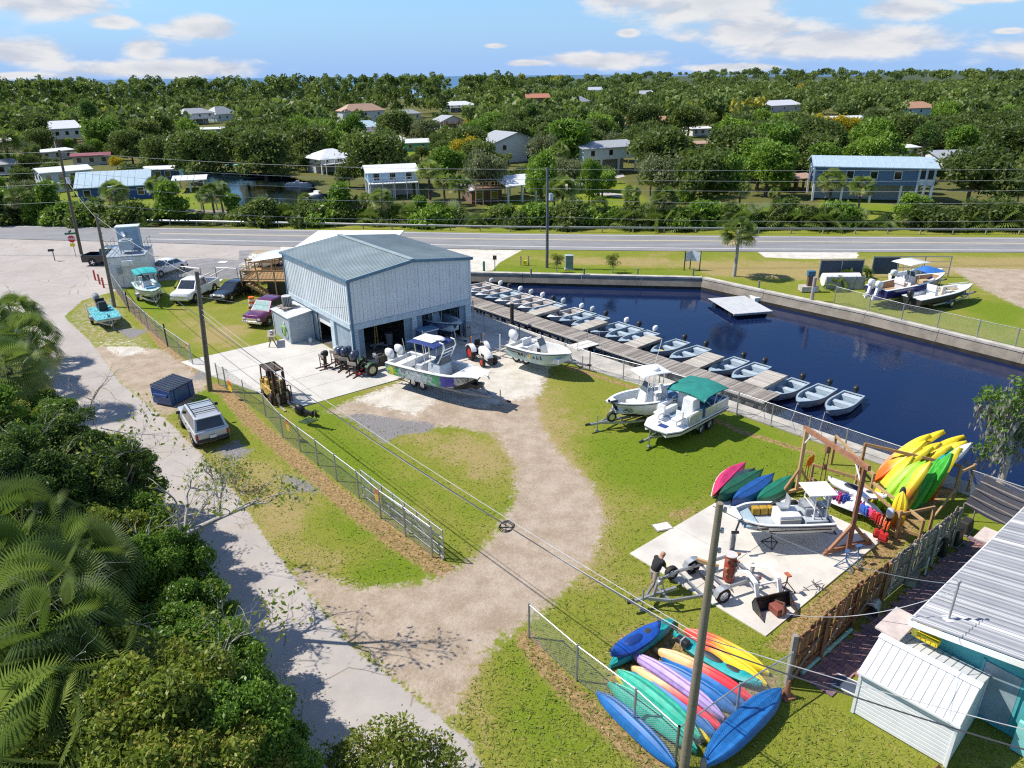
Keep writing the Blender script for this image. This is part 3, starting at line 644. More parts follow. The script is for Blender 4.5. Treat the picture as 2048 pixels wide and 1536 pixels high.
for a,b in zip(ys[:-1],ys[1:]):
    obj('wall_panel',side(corr(a + .004,b - .004,WL,lambda x: EAVE),0,True),PANW,shed)
    obj('wall_panel',side(corr(a + .004,b - .004,.0,lambda x: EAVE),WW,False),PANW,shed)
obj('back_wall',MB().prism([(0,DD),(WW,DD),(WW,DD + .06),(0,DD + .06)],0,EAVE + .1),PANW,shed)
# ribbed roof, ribs run down each slope
for sgn,xa,xb in ((1,-.18,WW / 2),(-1,WW / 2,WW + .18)):
    for a,b in zip(np.linspace(-.2,DD + .15,15)[:-1],np.linspace(-.2,DD + .15,15)[1:]):
        m = MB(); pts = []; q = a
        while q < b - .02:
            for da,h in ((0,0),(.03,.035),(.06,.035),(.09,0)):
                if q + da < b: pts.append((q + da,h))
            q += .2807
        pts.append((b + .01,0)); zr = lambda x: EAVE + .08 + (RIDGE - EAVE) * (1 - abs(x - WW / 2) / (WW / 2))
        vs = [(xa,y,zr(xa) + h) for y,h in pts] + [(xb,y,zr(xb) + h) for y,h in pts]; k = len(pts)
        obj('roof_panel',m.put(vs,[(i,k + i,k + i + 1,i + 1) for i in range(k - 1)]),ROOFM,shed)
obj('ridge_cap',Box((WW / 2,DD / 2,RIDGE + .13),(.4,DD + .4,.05)),ROOFM,shed,bevel=.01)
for xa,xb in ((-.2,WW / 2),(WW / 2,WW + .2)):
    za,zb = zr(xa),zr(xb); obj('rake_trim',Beam((xa,-.22,za - .08),(xb,-.22,zb - .08),.05,.22),TRIM,shed)
for x in (-.19,WW + .19): obj('gutter',Beam((x,-.2,EAVE - .02),(x,DD + .15,EAVE - .02),.1,.14),TRIM,shed)
obj('corner_trim',Box((-.02,-.02,(EAVE + .6) / 2),(.16,.16,EAVE - .7)),TRIM,shed); obj('corner_trim',Box((WW,-.02,(EAVE + WL) / 2),(.13,.1,EAVE - WL)),PANW,shed)
obj('downpipe',Tube([(-.12,-.12,EAVE - .1),(-.12,-.12,.1)],.06,8),TRIM,shed); obj('downpipe',Tube([(-.1,11.2,EAVE - .1),(-.1,11.2,.1)],.06,8),TRIM,shed)
# beams and lower storey, front
obj('header_beam',Box((WW / 2,.1,WL - .22),(WW,.34,.42)),BLK,shed,bevel=.01); obj('header_beam',Box((.1,DD / 2 + .18,WL - .22),(.34,DD - .2,.42)),BLK,shed,bevel=.01)
H0 = WL - .432
for a,b,m_,dep in ((0,.42,BLK,.42),(.425,.9,PANS,.08),(4.2,4.84,PANS,.08),(4.845,5.27,BLK,.42),(5.275,5.8,PANS,.08),(9.2,9.7,PANS,.08),(9.705,10.2,BLK,.42)):
    if m_ is BLK:
        for i in range(12): obj('block',Box(((a + b) / 2,.21,(i + .5) * H0 / 12),(b - a,.42,H0 / 12 - .012)),BLK,shed,bevel=.008)
    else: obj('door_leaf',corr(a,b,0,lambda x: H0,.15,.015),PANS,shed).location.y = .14
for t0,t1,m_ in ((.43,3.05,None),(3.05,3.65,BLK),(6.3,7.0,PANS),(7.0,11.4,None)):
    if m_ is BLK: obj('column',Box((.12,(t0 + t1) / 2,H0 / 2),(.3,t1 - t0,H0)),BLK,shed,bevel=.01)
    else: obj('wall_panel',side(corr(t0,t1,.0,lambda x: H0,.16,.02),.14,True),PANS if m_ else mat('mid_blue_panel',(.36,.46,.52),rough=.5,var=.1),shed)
dr = obj('roll_door',Box((.3,4.98,2.06),(.05,2.6,.9)),WHITE,shed)
for i in range(5): obj('door_slat',Box((.27,4.98,1.7 + i * .18),(.03,2.58,.165)),WHITE,dr,bevel=.006)
for y in (3.7,6.26): obj('door_track',Box((.24,y,H0 / 2),(.1,.08,H0)),STEEL,shed)
obj('floor_slab',Box((WW / 2,DD / 2,.02),(WW - .3,DD - .1,.05)),mat('workshop_floor',(.16,.15,.14),rough=.6,var=.3),shed)
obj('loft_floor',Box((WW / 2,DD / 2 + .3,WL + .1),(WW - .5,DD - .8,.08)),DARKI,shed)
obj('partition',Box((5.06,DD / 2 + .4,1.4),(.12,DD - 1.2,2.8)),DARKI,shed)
# things inside
tc = thing('trash_can','grey trash can standing inside the left bay of the shed','trash can',B(3.9,2.0,.05)); obj('bin',Cyl((0,0,.42),.24,.8,14,r2=.3),GREYP,tc,smooth=40); obj('lid',Cyl((0,0,.86),.32,.07,14),GREYP,tc)
ho = thing('engine_hoist','yellow engine hoist with two uprights inside the left bay','hoist',B(2.9,2.2,.05),BR)
for x in (-.12,.12): obj('upright',Beam((x,0,.2),(x * .5,0,2.1),.07),mat('ochre_paint',(.5,.33,.08)),ho)
for x in (-.45,.45): obj('leg',Beam((x * .3,-.1,.15),(x * 1.4,-.6,.1),.1),GREYP,ho)
obj('base',Box((0,0,.16),(1.1,.25,.14)),GREYP,ho,bevel=.02)
for i,(x,y) in enumerate(((.9,4.2),(1.25,4.3),(1.6,4.1))):
    j = thing('oil_drum',('%s of the three pale drums in the dark left bay' % ('leftmost','middle one','rightmost')[i]),'drum',B(x + .6,y,.05),0,'drums inside the shed'); obj('barrel',Cyl((0,0,.42),.16,.8,12),mat('pale_drum',(.55,.5,.36)),j,smooth=40); obj('drum_lid',Cyl((0,0,.83),.17,.03,12),GREYP,j)
# ---------------------------------------------------------------- plant room leaning on the left wall
LR = mat('grey_blue_siding',(.33,.39,.43),rough=.7,var=.08)
an = thing('plant_room','small grey blue lean-to shed against the left wall of the boat shed','shed',B(-1.9,7.0),BR)
m = MB(); m.put([(0,0,0),(1.9,0,0),(1.9,3.2,0),(0,3.2,0),(0,0,2.05),(1.9,0,2.3),(1.9,3.2,2.3),(0,3.2,2.05)],[(0,1,5,4),(2,3,7,6),(3,0,4,7),(1,2,6,5)]); obj('wall',m,LR,an)
m = MB(); m.put([(-.12,-.12,2.06),(1.95,-.12,2.33),(1.95,3.3,2.33),(-.12,3.3,2.06),(-.12,-.12,2.12),(1.95,-.12,2.39),(1.95,3.3,2.39),(-.12,3.3,2.12)],[(3,2,1,0),(4,5,6,7),(0,1,5,4),(1,2,6,5),(2,3,7,6),(3,0,4,7)]); obj('roof',m,mat('light_grey_roof',(.52,.54,.55),rough=.6),an)
for x,y in ((0,0),(1.88,0),(0,3.2)): obj('corner_post',Box((x,y,1.05),(.1,.1,2.1)),mat('grey_trim',(.45,.5,.53)),an)
obj('notice',Box((-.03,1.0,1.5),(.02,.22,.16)),WHITE,an)
ac = thing('air_conditioner','round dark air conditioner unit on a pallet on the lean-to roof','air conditioner',B(-1.0,9.2,2.3),BR)
for i in range(5): obj('pallet_board',Box((-.5 + i * .25,0,.1),(.2,1.3,.03)),WOODG,ac)
for y in (-.5,.5): obj('pallet_runner',Box((0,y,.04),(1.3,.1,.09)),WOODG,ac)
obj('casing',Cyl((0,0,.5),.36,.75,18),BLKP,ac,smooth=40)
for i in range(18): obj('louvre',Box((.37 * math.cos(i * .349),.37 * math.sin(i * .349),.5),(.02,.06,.7),i * .349),GREYP,ac)
obj('top_grille',Cyl((0,0,.9),.38,.06,18),mat('pale_grey',(.5,.5,.5)),ac)
# concrete apron: separate slabs with open joints
ap = thing('concrete_apron','pale concrete apron of cast slabs round the boat shed','pavement',A0,BR); ap['kind'] = 'structure'
for a,b in (((-8.9,-6.0,5.1,8.6),None),((-9.6,-4.6,4.3,8.6),1),((-4.6,-.0,4.3,8.6),1),((-8.6,-4.6,.0,4.3),1),((-4.6,0,0,4.3),1),((-7.6,-4.6,-4.5,0),1),((-4.6,0,-4.5,0),1),((0,3.5,-4.5,0),1),((3.5,7,-4.5,0),1),((7,10.2,-4.5,0),1),((10.2,13.4,-4.5,.5),1),((10.2,12.9,.5,5.5),1),((10.2,12.9,5.5,11),1)):
    if b is None: continue
    s0,s1,t0,t1 = a; e = .014
    lo = s0 if s0 > -5 else s0; hi = s0
    poly = [(s0 + e,t0 + e),(s1 - e,t0 + e),(s1 - e,t1 - e),(s0 + e,t1 - e)]
    if s0 < -7: k = {4.3: (-8.75,-9.7),.0: (-7.5,-8.75),-4.5: (-6.0,-7.5)}[t0]; poly[0] = (k[0],t0 + e); poly[3] = (k[1],t1 - e)
    obj('slab',MB().prism(poly,-.12,.025 + random.uniform(-.002,.004)),mat('apron_concrete',(.54,.515,.47),rough=.9,var=.12,sc=.45,bump=.12),ap,bevel=.008)
sf = thing('concrete_pad','pale concrete work pad under the aluminium skiff and the trailer','pavement',(9.2,20.7,0),face((0,0),(.77,.64))); sf['kind'] = 'structure'
for i in range(3):
    for j in range(2): obj('slab',MB().prism([(i * 3.1 + .01,j * 3.3 + .01),(i * 3.1 + 3.09,j * 3.3 + .01),(i * 3.1 + 3.09,j * 3.3 + 3.29),(i * 3.1 + .01,j * 3.3 + 3.29)],-.1,.028),mat('pad_concrete',(.60,.56,.50),rough=.9,var=.16,sc=.6,bump=.12),sf,bevel=.006)
cvp = thing('utility_cover','square concrete cover set in the grass beside the pad','cover',G(1325,1054),.3); obj('lid',Box((0,0,.02),(.75,.5,.06)),CONCP,cvp,bevel=.01); obj('frame',Box((0,0,.01),(.85,.6,.04)),CONCG,cvp)
# ---------------------------------------------------------------- store behind the shed, with deck
st = thing('store_building','low store with flat white roof behind the boat shed','building',(-20.6,66.3,0),rad(-2.5)); RW = mat('white_membrane',(.78,.77,.74),rough=.7,var=.06)
obj('wall',Box((4.2,5.6,1.9),(8.4,10.6,3.7)),mat('cream_wall',(.6,.58,.52)),st); obj('roof',Box((4.2,5.5,3.86),(9.2,11.6,.18)),RW,st,bevel=.02); obj('fascia',Box((4.2,-.32,3.72),(9.2,.06,.3)),WHITE,st)
for x in (1.5,4.2,6.8): w = obj('window',Box((x,.27,2.2),(1.2,.06,1.1)),WHITE,st); obj('pane',Box((x,.235,2.2),(1.05,.03,.95)),glass(),w)
cn = thing('canopy','white sheet canopy between the deck and the shed','canopy',G(545,560),rad(8)); m = MB(); m.put([(-1.6,-1.5,2.3),(1.8,-1.6,2.7),(1.8,2.4,2.7),(-1.6,2.4,2.2),(0,.4,2.9)],[(0,1,4),(1,2,4),(2,3,4),(3,0,4)]); obj('sheet',m,WHITE,cn)
for x,y,z in ((-1.55,-1.45,2.3),(1.75,-1.55,2.7),(1.75,2.35,2.7),(-1.55,2.35,2.2)): obj('post',Tube([(x,y,0),(x,y,z)],.03),STEEL,cn)
dk = thing('timber_deck','raised brown timber deck with railings and steps beside the store','deck',G(486,592),rad(-4)); DW,DD2,DH = 4.9,3.6,1.45
for i in range(24): obj('deck_board',Box((DW / 2,.08 + i * .15,DH),(DW,.138,.04)),WOODT,dk)
for x in (0.06,1.7,3.3,4.84):
    for y in (.06,3.5): obj('post',Box((x,y,(DH + 1) / 2),(.1,.1,DH + 1.0)),WOODT,dk)
for y in (.06,3.5):
    for z in (DH + .95,DH + .15): obj('rail',Beam((0,y,z),(DW,y,z),.06,.09),WOODT,dk)
bm = Box((0,0,0),(.035,.035,.8)); o = None
for i in range(36):
    o = obj('baluster',bm,WOODT,dk) if o is None else link('baluster',o.data,dk); o.location = (.15 + i * .133,.06,DH + .55)
for z in (DH + .95,DH + .15): obj('rail',Beam((.06,0,z),(.06,3.5,z),.06,.09),WOODT,dk)
for i in range(8): obj('step',Box((.9 + i * .25,-.12 - 0 * i,DH - .16 - i * .17),(.27,.9,.04)),WOODT,dk)
for y in (-.55,.32): obj('stringer',Beam((.75,y,DH - .1),(2.9,y,.06),.05,.22),WOODT,dk)
obj('underdeck_shade',Box((3.6,.3,.65),(2.4,.05,1.25)),mat('dark_void',(.02,.02,.02)),dk)  # near-black sheet painted in for the shade below the deck
rp = thing('ramp','brown timber ramp with handrail climbing to the raised deck','ramp',G(500,566),rad(30));
for s in (-.6,.6):
    obj('handrail',Beam((0,s,2.2),(5.2,s,1.9),.06,.14),WOODT,rp)
    for x in (0,1.3,2.6,3.9,5.1): obj('post',Box((x,s,1.1),(.09,.09,2.2)),WOODT,rp)
for i in range(34): obj('tread',Box((.08 + i * .15,0,1.35 - i * .012),(.138,1.2,.04)),WOODT,rp)
pl_ = [thing('barrel_planter','orange and white traffic barrel by the deck steps','barrel',G(505,615))];
for i in range(5): obj('band',Cyl((0,0,.1 + i * .2),.3 - .012 * i,.19,16),(mat('orange_plastic',(.85,.16,.02)),WHITE)[i % 2],pl_[0],smooth=40)
# junction cabinets
eb = thing('electrical_cabinet','dark blue steel cabinet between the two open bays','cabinet',B(5.6,-.75),BR); obj('body',Box((0,0,.8),(1.35,.9,1.6)),mat('navy_cabinet',(.075,.12,.2),rough=.5),eb,bevel=.02); obj('lid',Box((0,0,1.63),(1.5,1.05,.06)),mat('cabinet_lid',(.10,.2,.32),rough=.4),eb); obj('label_plate',Box((.2,-.46,1.15),(.25,.02,.2)),WHITE,eb); obj('lid_edge',Box((0,-.53,1.6),(1.5,.03,.05)),WHITE,eb)
pn = thing('fuse_box','small grey metal box on the right corner of the shed','box',B(9.6,-.35),BR); obj('body',Box((0,0,.6),(.5,.3,1.1)),GREYP,pn,bevel=.02);
for x in (-.1,.1): obj('gauge',Cyl((x,-.16,.8),.06,.03,10,'y'),BLKP,pn)
# ================================================================ VEHICLES
GL = glass(); LAMP = mat('lamp_lens',(.75,.76,.76),rough=.15,coat=.6); RLAMP = mat('red_lens',(.35,.01,.01),rough=.2,coat=.5); PLATE = mat('plate_white',(.7,.72,.7),rough=.5)
WCACHE = {}
def wheel(parent,x,y,r,w,rim,name='wheel',tyre=None,depth=.62):
    """tyre with the rim as its child; outer face to the side of y"""
    s = 1 if y > 0 else -1; k = (r,w,rim.name,s,depth)
    if k not in WCACHE:
        m = MB(); pr = [(r * .62,-w / 2),(r * .93,-w / 2),(r,-w * .32),(r,w * .32),(r * .93,w / 2),(r * .62,w / 2)]; n = 20
        rings = [[(a * math.sin(q),s * b,a * math.cos(q)) for a,b in pr] for q in (2 * math.pi * i / n for i in range(n))]
        vs = [p for g in rings for p in g]; L = len(pr); m.put(vs,[(i * L + j,((i + 1) % n) * L + j,((i + 1) % n) * L + (j + 1) % L,i * L + (j + 1) % L) for i in range(n) for j in range(L)])
        h = MB(); h.cyl((0,s * w * .12,0),r * depth,w * .55,16,'y')
        for i in range(5):
            a = i * 1.2566; h.beam((0,s * w * .43,0),(r * depth * .95 * math.cos(a),s * w * .42,r * depth * .95 * math.sin(a)),r * .2,.02,(0,1,0))
        h.cyl((0,s * w * .42,0),r * .16,.05,8,'y')
        o = obj(name,m,tyre or BLACK,parent,smooth=50); c = obj('rim',h,rim,o); WCACHE[k] = (o.data,c.data)
    else:
        o = link(name,WCACHE[k][0],parent); c = link('rim',WCACHE[k][1],o)
    o.location = (x,y,r); return o
def lerp4(q,u,v):
    a = Vector(q[0]).lerp(Vector(q[1]),u); b = Vector(q[3]).lerp(Vector(q[2]),u); return a.lerp(b,v)
def pane(name,q,u0,u1,v0,v1,m,parent,off=.012):
    n = (Vector(q[1]) - Vector(q[0])).cross(Vector(q[3]) - Vector(q[0])).normalized()
    P = [lerp4(q,u0,v0),lerp4(q,u1,v0),lerp4(q,u1,v1),lerp4(q,u0,v1)]
    return obj(name,MB().extr([p - n * .02 for p in P],n * (.02 + off)),m,parent,bevel=.004)
def body_loft(st):
    """st: x, half width, z low, z shoulder, z top, top half width"""
    m = MB(); R = []
    for x,w,zl,zs,zt,wt in st:
        R.append([(x,-w * .82,zl),(x,-w * .97,zl + .1),(x,-w,(zl + zs) / 2),(x,-w * .975,zs),(x,-wt,zt),(x,-wt * .5,zt + .015),(x,wt * .5,zt + .015),(x,wt,zt),(x,w * .975,zs),(x,w,(zl + zs) / 2),(x,w * .97,zl + .1),(x,w * .82,zl)])
    return m.loft(R)
def car(name,label,cat,loc,rz,kind,col,rim=None,group='vehicles parked round the boat yard',L=5.0,W_=1.95,H=1.8,trim=None,r=.37,roofcol=None,shade=False,fold=False):
    t = thing(name,label,cat,loc,rz,group); w = W_ / 2; x0,x1 = -L / 2,L / 2; rim = rim or CHROME; roofcol = roofcol or col; trim = trim or BLKP
    zl = .26 if kind == 'sedan' else .40; bl = H * (.63 if kind == 'sedan' else .585)
    if kind == 'pickup':
        hl,cabr = x1 - 1.35,x0 + 2.05; hood = bl + .0
        st = [(x1,w * .82,zl + .1,hood * .72,hood * .78,w * .72),(x1 - .12,w * .93,zl,hood * .9,hood * .95,w * .84),(x1 - .6,w,zl,hood * .95,hood * 1.0,w * .88),(hl,w,zl,bl,bl + .04,w * .92),(hl - .01,w,zl,bl,bl + .03,w * .93),(cabr,w,zl,bl,bl + .03,w * .93)]
        cab = [(hl + .15,hl - .62,cabr - .0,cabr + .12)]
    elif kind == 'suv':
        hl,cabr = x1 - 1.35,x0 + .12; hood = bl
        st = [(x1,w * .80,zl + .1,hood * .74,hood * .78,w * .7),(x1 - .12,w * .93,zl,hood * .9,hood * .94,w * .84),(hl,w,zl,bl,bl + .03,w * .92),(0,w,zl,bl,bl + .03,w * .93),(x0 + .25,w,zl,bl,bl + .03,w * .93),(x0 + .05,w * .96,zl,bl * .97,bl + .02,w * .9),(x0,w * .9,zl + .1,bl * .9,bl * .94,w * .85)]
        cab = [(hl + .2,hl - .55,cabr - .02,cabr + .32)]
    else:
        hl,cabr = x1 - 1.45,x0 + .75; hood = bl
        st = [(x1,w * .72,zl + .08,hood * .66,hood * .7,w * .62),(x1 - .15,w * .9,zl,hood * .82,hood * .86,w * .8),(hl,w,zl,bl * .97,bl,w * .9),(0,w,zl,bl,bl + .02,w * .92),(cabr,w,zl,bl,bl + .03,w * .9),(x0 + .12,w * .92,zl,bl * .93,bl * .99,w * .82),(x0,w * .8,zl + .1,bl * .8,bl * .86,w * .72)]
        cab = [(hl + .12,hl - .75,cabr - .25,cabr + .45)]
    obj('body',body_loft(st),col,t,smooth=38,bevel=.02)
    a,b,d,e = cab[0]; wb,wt = w * .93,w * .76; zb,zr = bl + .01,H
    xb = d; q = {}
    C8 = [(a,-wb,zb),(a,wb,zb),(d,wb,zb),(d,-wb,zb),(b,-wt,zr - .03),(b,wt,zr - .03),(e,wt,zr - .03),(e,-wt,zr - .03)]
    m = MB(); m.put(C8,[(0,1,5,4),(1,2,6,5),(2,3,7,6),(3,0,4,7),(4,5,6,7)]); obj('cab',m,roofcol,t,smooth=30,bevel=.03)
    m = MB(); m.loft([[(b + .04,-wt * .98,zr - .035),(b + .04,wt * .98,zr - .035),(e - .04,wt * .98,zr - .035),(e - .04,-wt * .98,zr - .035)],[(b - .1,-wt * .9,zr + .015),(b - .1,wt * .9,zr + .015),(e + .1,wt * .9,zr + .015),(e + .1,-wt * .9,zr + .015)]]); obj('roof',m,roofcol,t,smooth=30)
    WS = mat('silver_sunshade',(.22,.42,.40),rough=.6,var=.35,sc=4) if shade else GL
    pane('windscreen',[C8[0],C8[1],C8[5],C8[4]],.06,.94,.08,.93,WS,t)
    pane('rear_window',[C8[2],C8[3],C8[7],C8[6]],.08,.92,.12,.9,GL,t)
    cuts = ((.05,.33),(.36,.66),(.69,.93)) if kind == 'suv' else ((.06,.5),(.53,.92))
    for u0,u1 in cuts:
        pane('side_window',[C8[1],C8[2],C8[6],C8[5]],u0,u1,.12,.9,GL,t); pane('side_window',[C8[3],C8[0],C8[4],C8[7]],1 - u1,1 - u0,.12,.9,GL,t)
    wx = (x1 - L * .175,x0 + L * .2)
    for x in wx:
        for s in (1,-1):
            obj('wheel_arch',Cyl((x,s * (w - .1),r + .02),r * 1.17,.22,22,'y'),BLACK,t); wheel(t,x,s * (w - .09),r,.24,rim)
    zf = hood * .78
    obj('grille',Box((x1 + .005,0,zf * .86),(.06,W_ * .5,.22 if kind != 'sedan' else .12)),trim if trim is CHROME else BLKP,t,bevel=.01)
    for s in (1,-1):
        obj('headlight',Box((x1 - .05,s * w * .70,zf * .92),(.14,w * .3,.17)),LAMP,t,bevel=.02); obj('tail_light',Box((x0 + .03,s * w * .86,bl * .78),(.1,w * .14,.34 if kind != 'sedan' else .16)),RLAMP,t,bevel=.015)
        obj('mirror',Box((a - .25,s * (w + .1),bl + .12),(.12,.22,.17)),roofcol if kind == 'sedan' else BLKP,t,bevel=.02)
        for u in ((.28,.62) if kind != 'sedan' else (.4,)): obj('door_handle',Box((b + (e - b) * u - .1,s * (w + .004),bl * .88),(.16,.03,.04)),trim,t)
    obj('front_bumper',Box((x1 - .04,0,zl + .13),(.24,W_ * .9,.2)),trim,t,bevel=.03); obj('rear_bumper',Box((x0 + .02,0,zl + .16),(.2,W_ * .9,.18)),trim,t,bevel=.03)
    obj('number_plate',Box((x0 - .09,0,zl + .35 if kind != 'pickup' else zl + .2),(.02,.34,.16)),PLATE,t)
    if kind == 'pickup':
        z0 = .72
        for s in (1,-1): obj('bed_side',Box(((x0 + cabr) / 2,s * (w - .045),(zl + bl + .03) / 2),(cabr - x0,.09,bl + .03 - zl)),col,t,bevel=.02)
        obj('tailgate',Box((x0 + .04,0,(zl + .1 + bl) / 2 + .02),(.08,W_ - .2,bl - zl - .05)),col,t,bevel=.015); obj('bed_floor',Box(((x0 + cabr) / 2,0,z0),(cabr - x0 - .05,W_ - .19,.06)),mat('bed_liner',(.03,.03,.032),rough=.8),t)
    if kind == 'suv':
        for s in (1,-1): obj('roof_rail',Tube([(b - .1,s * wt * .86,zr + .02),(b - .25,s * wt * .86,zr + .09),(e + .3,s * wt * .86,zr + .09),(e + .15,s * wt * .86,zr + .02)],.025),BLKP,t)
        for x in (b - .5,(b + e) / 2 - .1,e + .55): obj('cross_bar',Box((x,0,zr + .1),(.07,wt * 1.75,.03)),BLKP,t)
        obj('spoiler',Box((e - .08,0,zr - .01),(.28,wt * 1.8,.05)),col,t,bevel=.015)
    return t
SIL = paint('silver_paint',(.50,.53,.54),metal=.35,rough=.35); WHT = paint('car_white',(.78,.79,.79)); BLKC = paint('black_paint',(.012,.014,.018),rough=.2); PUR = paint('purple_paint',(.14,.02,.085),metal=.3,rough=.3); BEI = paint('beige_paint',(.52,.46,.36)); GRY = paint('dark_grey_paint',(.04,.042,.045))
def place(px0,px1,z=0.0): a,b = G(*px0),G(*px1); return (a + b) / 2,face(a,b)
# silver suv seen from behind: rear axle centre to front axle centre
a = (G(391,888) + G(452,876)) / 2; d = (G(361,852) - G(383,888)).normalized(); car('suv','silver SUV with black roof bars parked on the grass by the lane','suv',a + d * 1.42,face((0,0),d),'suv',SIL,L=4.75,W_=1.92,H=1.8,r=.38)
p = (G(487,655) + G(537,652)) / 2; d = Vector((-.32,-.95,0)).normalized(); car('pickup_truck','purple pickup truck with a silver sunshade behind its windscreen','pickup truck',p - d * 2.4,face((0,0),d),'pickup',PUR,L=5.7,W_=2.0,H=1.92,trim=CHROME,shade=True,r=.4)
p = (G(344,608) + G(390,607)) / 2; d = Vector((-.13,-.99,0)).normalized(); car('van','white pickup truck with dark windscreen parked on the grass facing the camera','pickup truck',p - d * 2.3,face((0,0),d),'pickup',WHT,L=5.6,W_=2.0,H=1.9,trim=CHROME,r=.4).name = 'pickup_truck'
p = (G(423,607) + G(458,602)) / 2; d = Vector((-.30,-.95,0)).normalized(); car('car','black convertible saloon with pale front plate parked on the grass','car',p - d * 2.1,face((0,0),d),'sedan',BLKC,L=4.8,W_=1.8,H=1.42,r=.33)
p = G(322,549); car('car','white saloon car with its door ajar in the car park','car',p + Vector((.3,.6,0)),rad(-112),'sedan',WHT,L=4.6,W_=1.8,H=1.44,r=.33)
p = G(507,545); car('pickup_truck','beige pickup truck with tan roof parked beside the timber deck','pickup truck',p + Vector((.6,1.6,0)),rad(-111),'pickup',BEI,L=5.6,W_=2.0,H=1.9,trim=CHROME,roofcol=mat('tan_roof',(.40,.30,.17)),r=.4)
p = G(197,531); car('pickup_truck','black pickup truck with empty bed half hidden by the white ice machine','pickup truck',p + Vector((1.4,.7,0)),rad(-2),'pickup',BLKC,L=6.0,W_=2.05,H=1.95,trim=CHROME,r=.41)
# ---------------------------------------------------------------- dumpster
a,b,c = G(312,806),G(345,813),G(374,798)
dm = thing('dumpster','dark blue steel dumpster with black ridged lids on the grass','dumpster',(b + c) / 2 + Vector((-.55,.55,0)),face(b,c)); DB = paint('dumpster_blue',(.02,.07,.24),rough=.45,var=.15)
m = MB(); m.extr([(-1.0,-.75,.08),(-1.0,.75,.08),(-1.0,.75,1.2),(-1.0,-.75,1.0)],(2.0,0,0)); obj('body',m,DB,dm,bevel=.02)
for x in (-.5,.5):
    l = obj('lid',MB().put([(x - .49,-.8,1.04),(x + .49,-.8,1.04),(x + .49,.8,1.25),(x - .49,.8,1.25),(x - .49,-.8,1.09),(x + .49,-.8,1.09),(x + .49,.8,1.3),(x - .49,.8,1.3)],[(3,2,1,0),(4,5,6,7),(0,1,5,4),(1,2,6,5),(2,3,7,6),(3,0,4,7)]),mat('lid_navy',(.035,.05,.085),rough=.5),dm,bevel=.01)
    for k in range(4): obj('lid_rib',Beam((x - .38 + k * .25,-.78,1.11),(x - .38 + k * .25,.78,1.315),.09,.04),MC['lid_navy'],l)
for s in (-1,1): obj('fork_pocket',Box((s * 1.04,0,.68),(.1,1.1,.2)),DB,dm,bevel=.01); obj('side_rib',Box((s * .6,-.77,.55),(.08,.06,.9)),DB,dm)
for s in (-.8,.8):
    for y in (-.6,.6): obj('caster',Cyl((s,y,.06),.06,.06,10,'y'),BLACK,dm)
# ---------------------------------------------------------------- forklift
FY = mat('worn_yellow',(.56,.38,.10),rough=.55,var=.2,rust=.35); FR = mat('rusty_steel',(.055,.035,.028),rough=.8,var=.3,rust=.5,rustc=(.13,.05,.022))
a,b = G(563,797),G(600,812); fk = thing('forklift','old yellow forklift with rusty mast and overhead cage by the fence','forklift',G(553,797),face(G(543,785),G(577,815)))
obj('chassis',Box((-.1,0,.62),(1.7,1.05,.62)),FY,fk,bevel=.04); obj('counterweight',Box((-1.05,0,.75),(.55,1.1,.95),top=.92),FY,fk,bevel=.08); obj('bonnet',Box((-.62,0,1.12),(.75,.8,.35),top=.92),FY,fk,bevel=.05)
obj('seat',Box((-.35,0,1.36),(.45,.5,.12)).box((-.6,0,1.6),(.12,.5,.45)),BLACK,fk,bevel=.03); obj('cowl',Box((.55,0,1.15),(.2,.95,.55)),FY,fk,bevel=.03)
obj('steering_wheel',Tube([(.35 + .0 * i,.2 * math.cos(i * .628),1.5 + .2 * math.sin(i * .628) * .4) for i in range(11)],.02),BLKP,fk)
for x,y in ((.55,.48),(.55,-.48),(-.95,.48),(-.95,-.48)): obj('cage_post',Beam((x + (.12 if x > 0 else 0),y,1.0),(x - (.1 if x > 0 else -.1),y * .95,2.15),.07),FR,fk)
cg = obj('overhead_cage',Beam((-.9,.46,2.15),(.48,.46,2.15),.07).beam((-.9,-.46,2.15),(.48,-.46,2.15),.07).beam((-.9,-.46,2.15),(-.9,.46,2.15),.07).beam((.48,-.46,2.15),(.48,.46,2.15),.07),FR,fk)
for i in range(8): obj('cage_bar',Beam((-.75 + i * .16,-.46,2.17),(-.75 + i * .16,.46,2.17),.04),FR,cg)
for y in (-.35,.35):
    obj('mast_rail',Beam((1.0,y,.15),(.9,y,2.35),.09,.16),FR,fk); obj('mast_inner_rail',Beam((1.08,y * .72,.15),(.98,y * .72,2.1),.07,.12),FR,fk)
for z in (.5,1.4,2.25): obj('mast_cross',Box((1.0 - z * .04,0,z),(.1,.78,.1)),FR,fk)
obj('lift_cylinder',Tube([(1.05,0,.2),(.97,0,1.9)],.045,8),CHROME,fk); obj('carriage',Box((1.2,0,.35),(.06,1.05,.5)),FR,fk)
br = obj('load_guard',Tube([(1.22,-.6,.1),(1.22,-.6,1.15),(1.22,-.5,1.22),(1.22,.5,1.22),(1.22,.6,1.15),(1.22,.6,.1)],.035),FR,fk)
for y in (-.4,-.2,0,.2,.4): obj('guard_bar',Tube([(1.22,y,.6),(1.22,y,1.22)],.018),FR,br)
for y in (-.3,.3): obj('fork',Box((1.3,y,.42),(.05,.14,.85)).box((1.8,y,.05),(1.0,.13,.05)),mat('worn_fork',(.42,.40,.34),rough=.6,rust=.4),fk)
for x,y,r,n in ((.62,.52,.36,'wheel'),(.62,-.52,.36,'wheel'),(-.85,.45,.27,'wheel'),(-.85,-.45,.27,'wheel')): wheel(fk,x,y,r,.24,mat('rusty_rim',(.20,.07,.04),rough=.7,rust=.5),depth=.6)
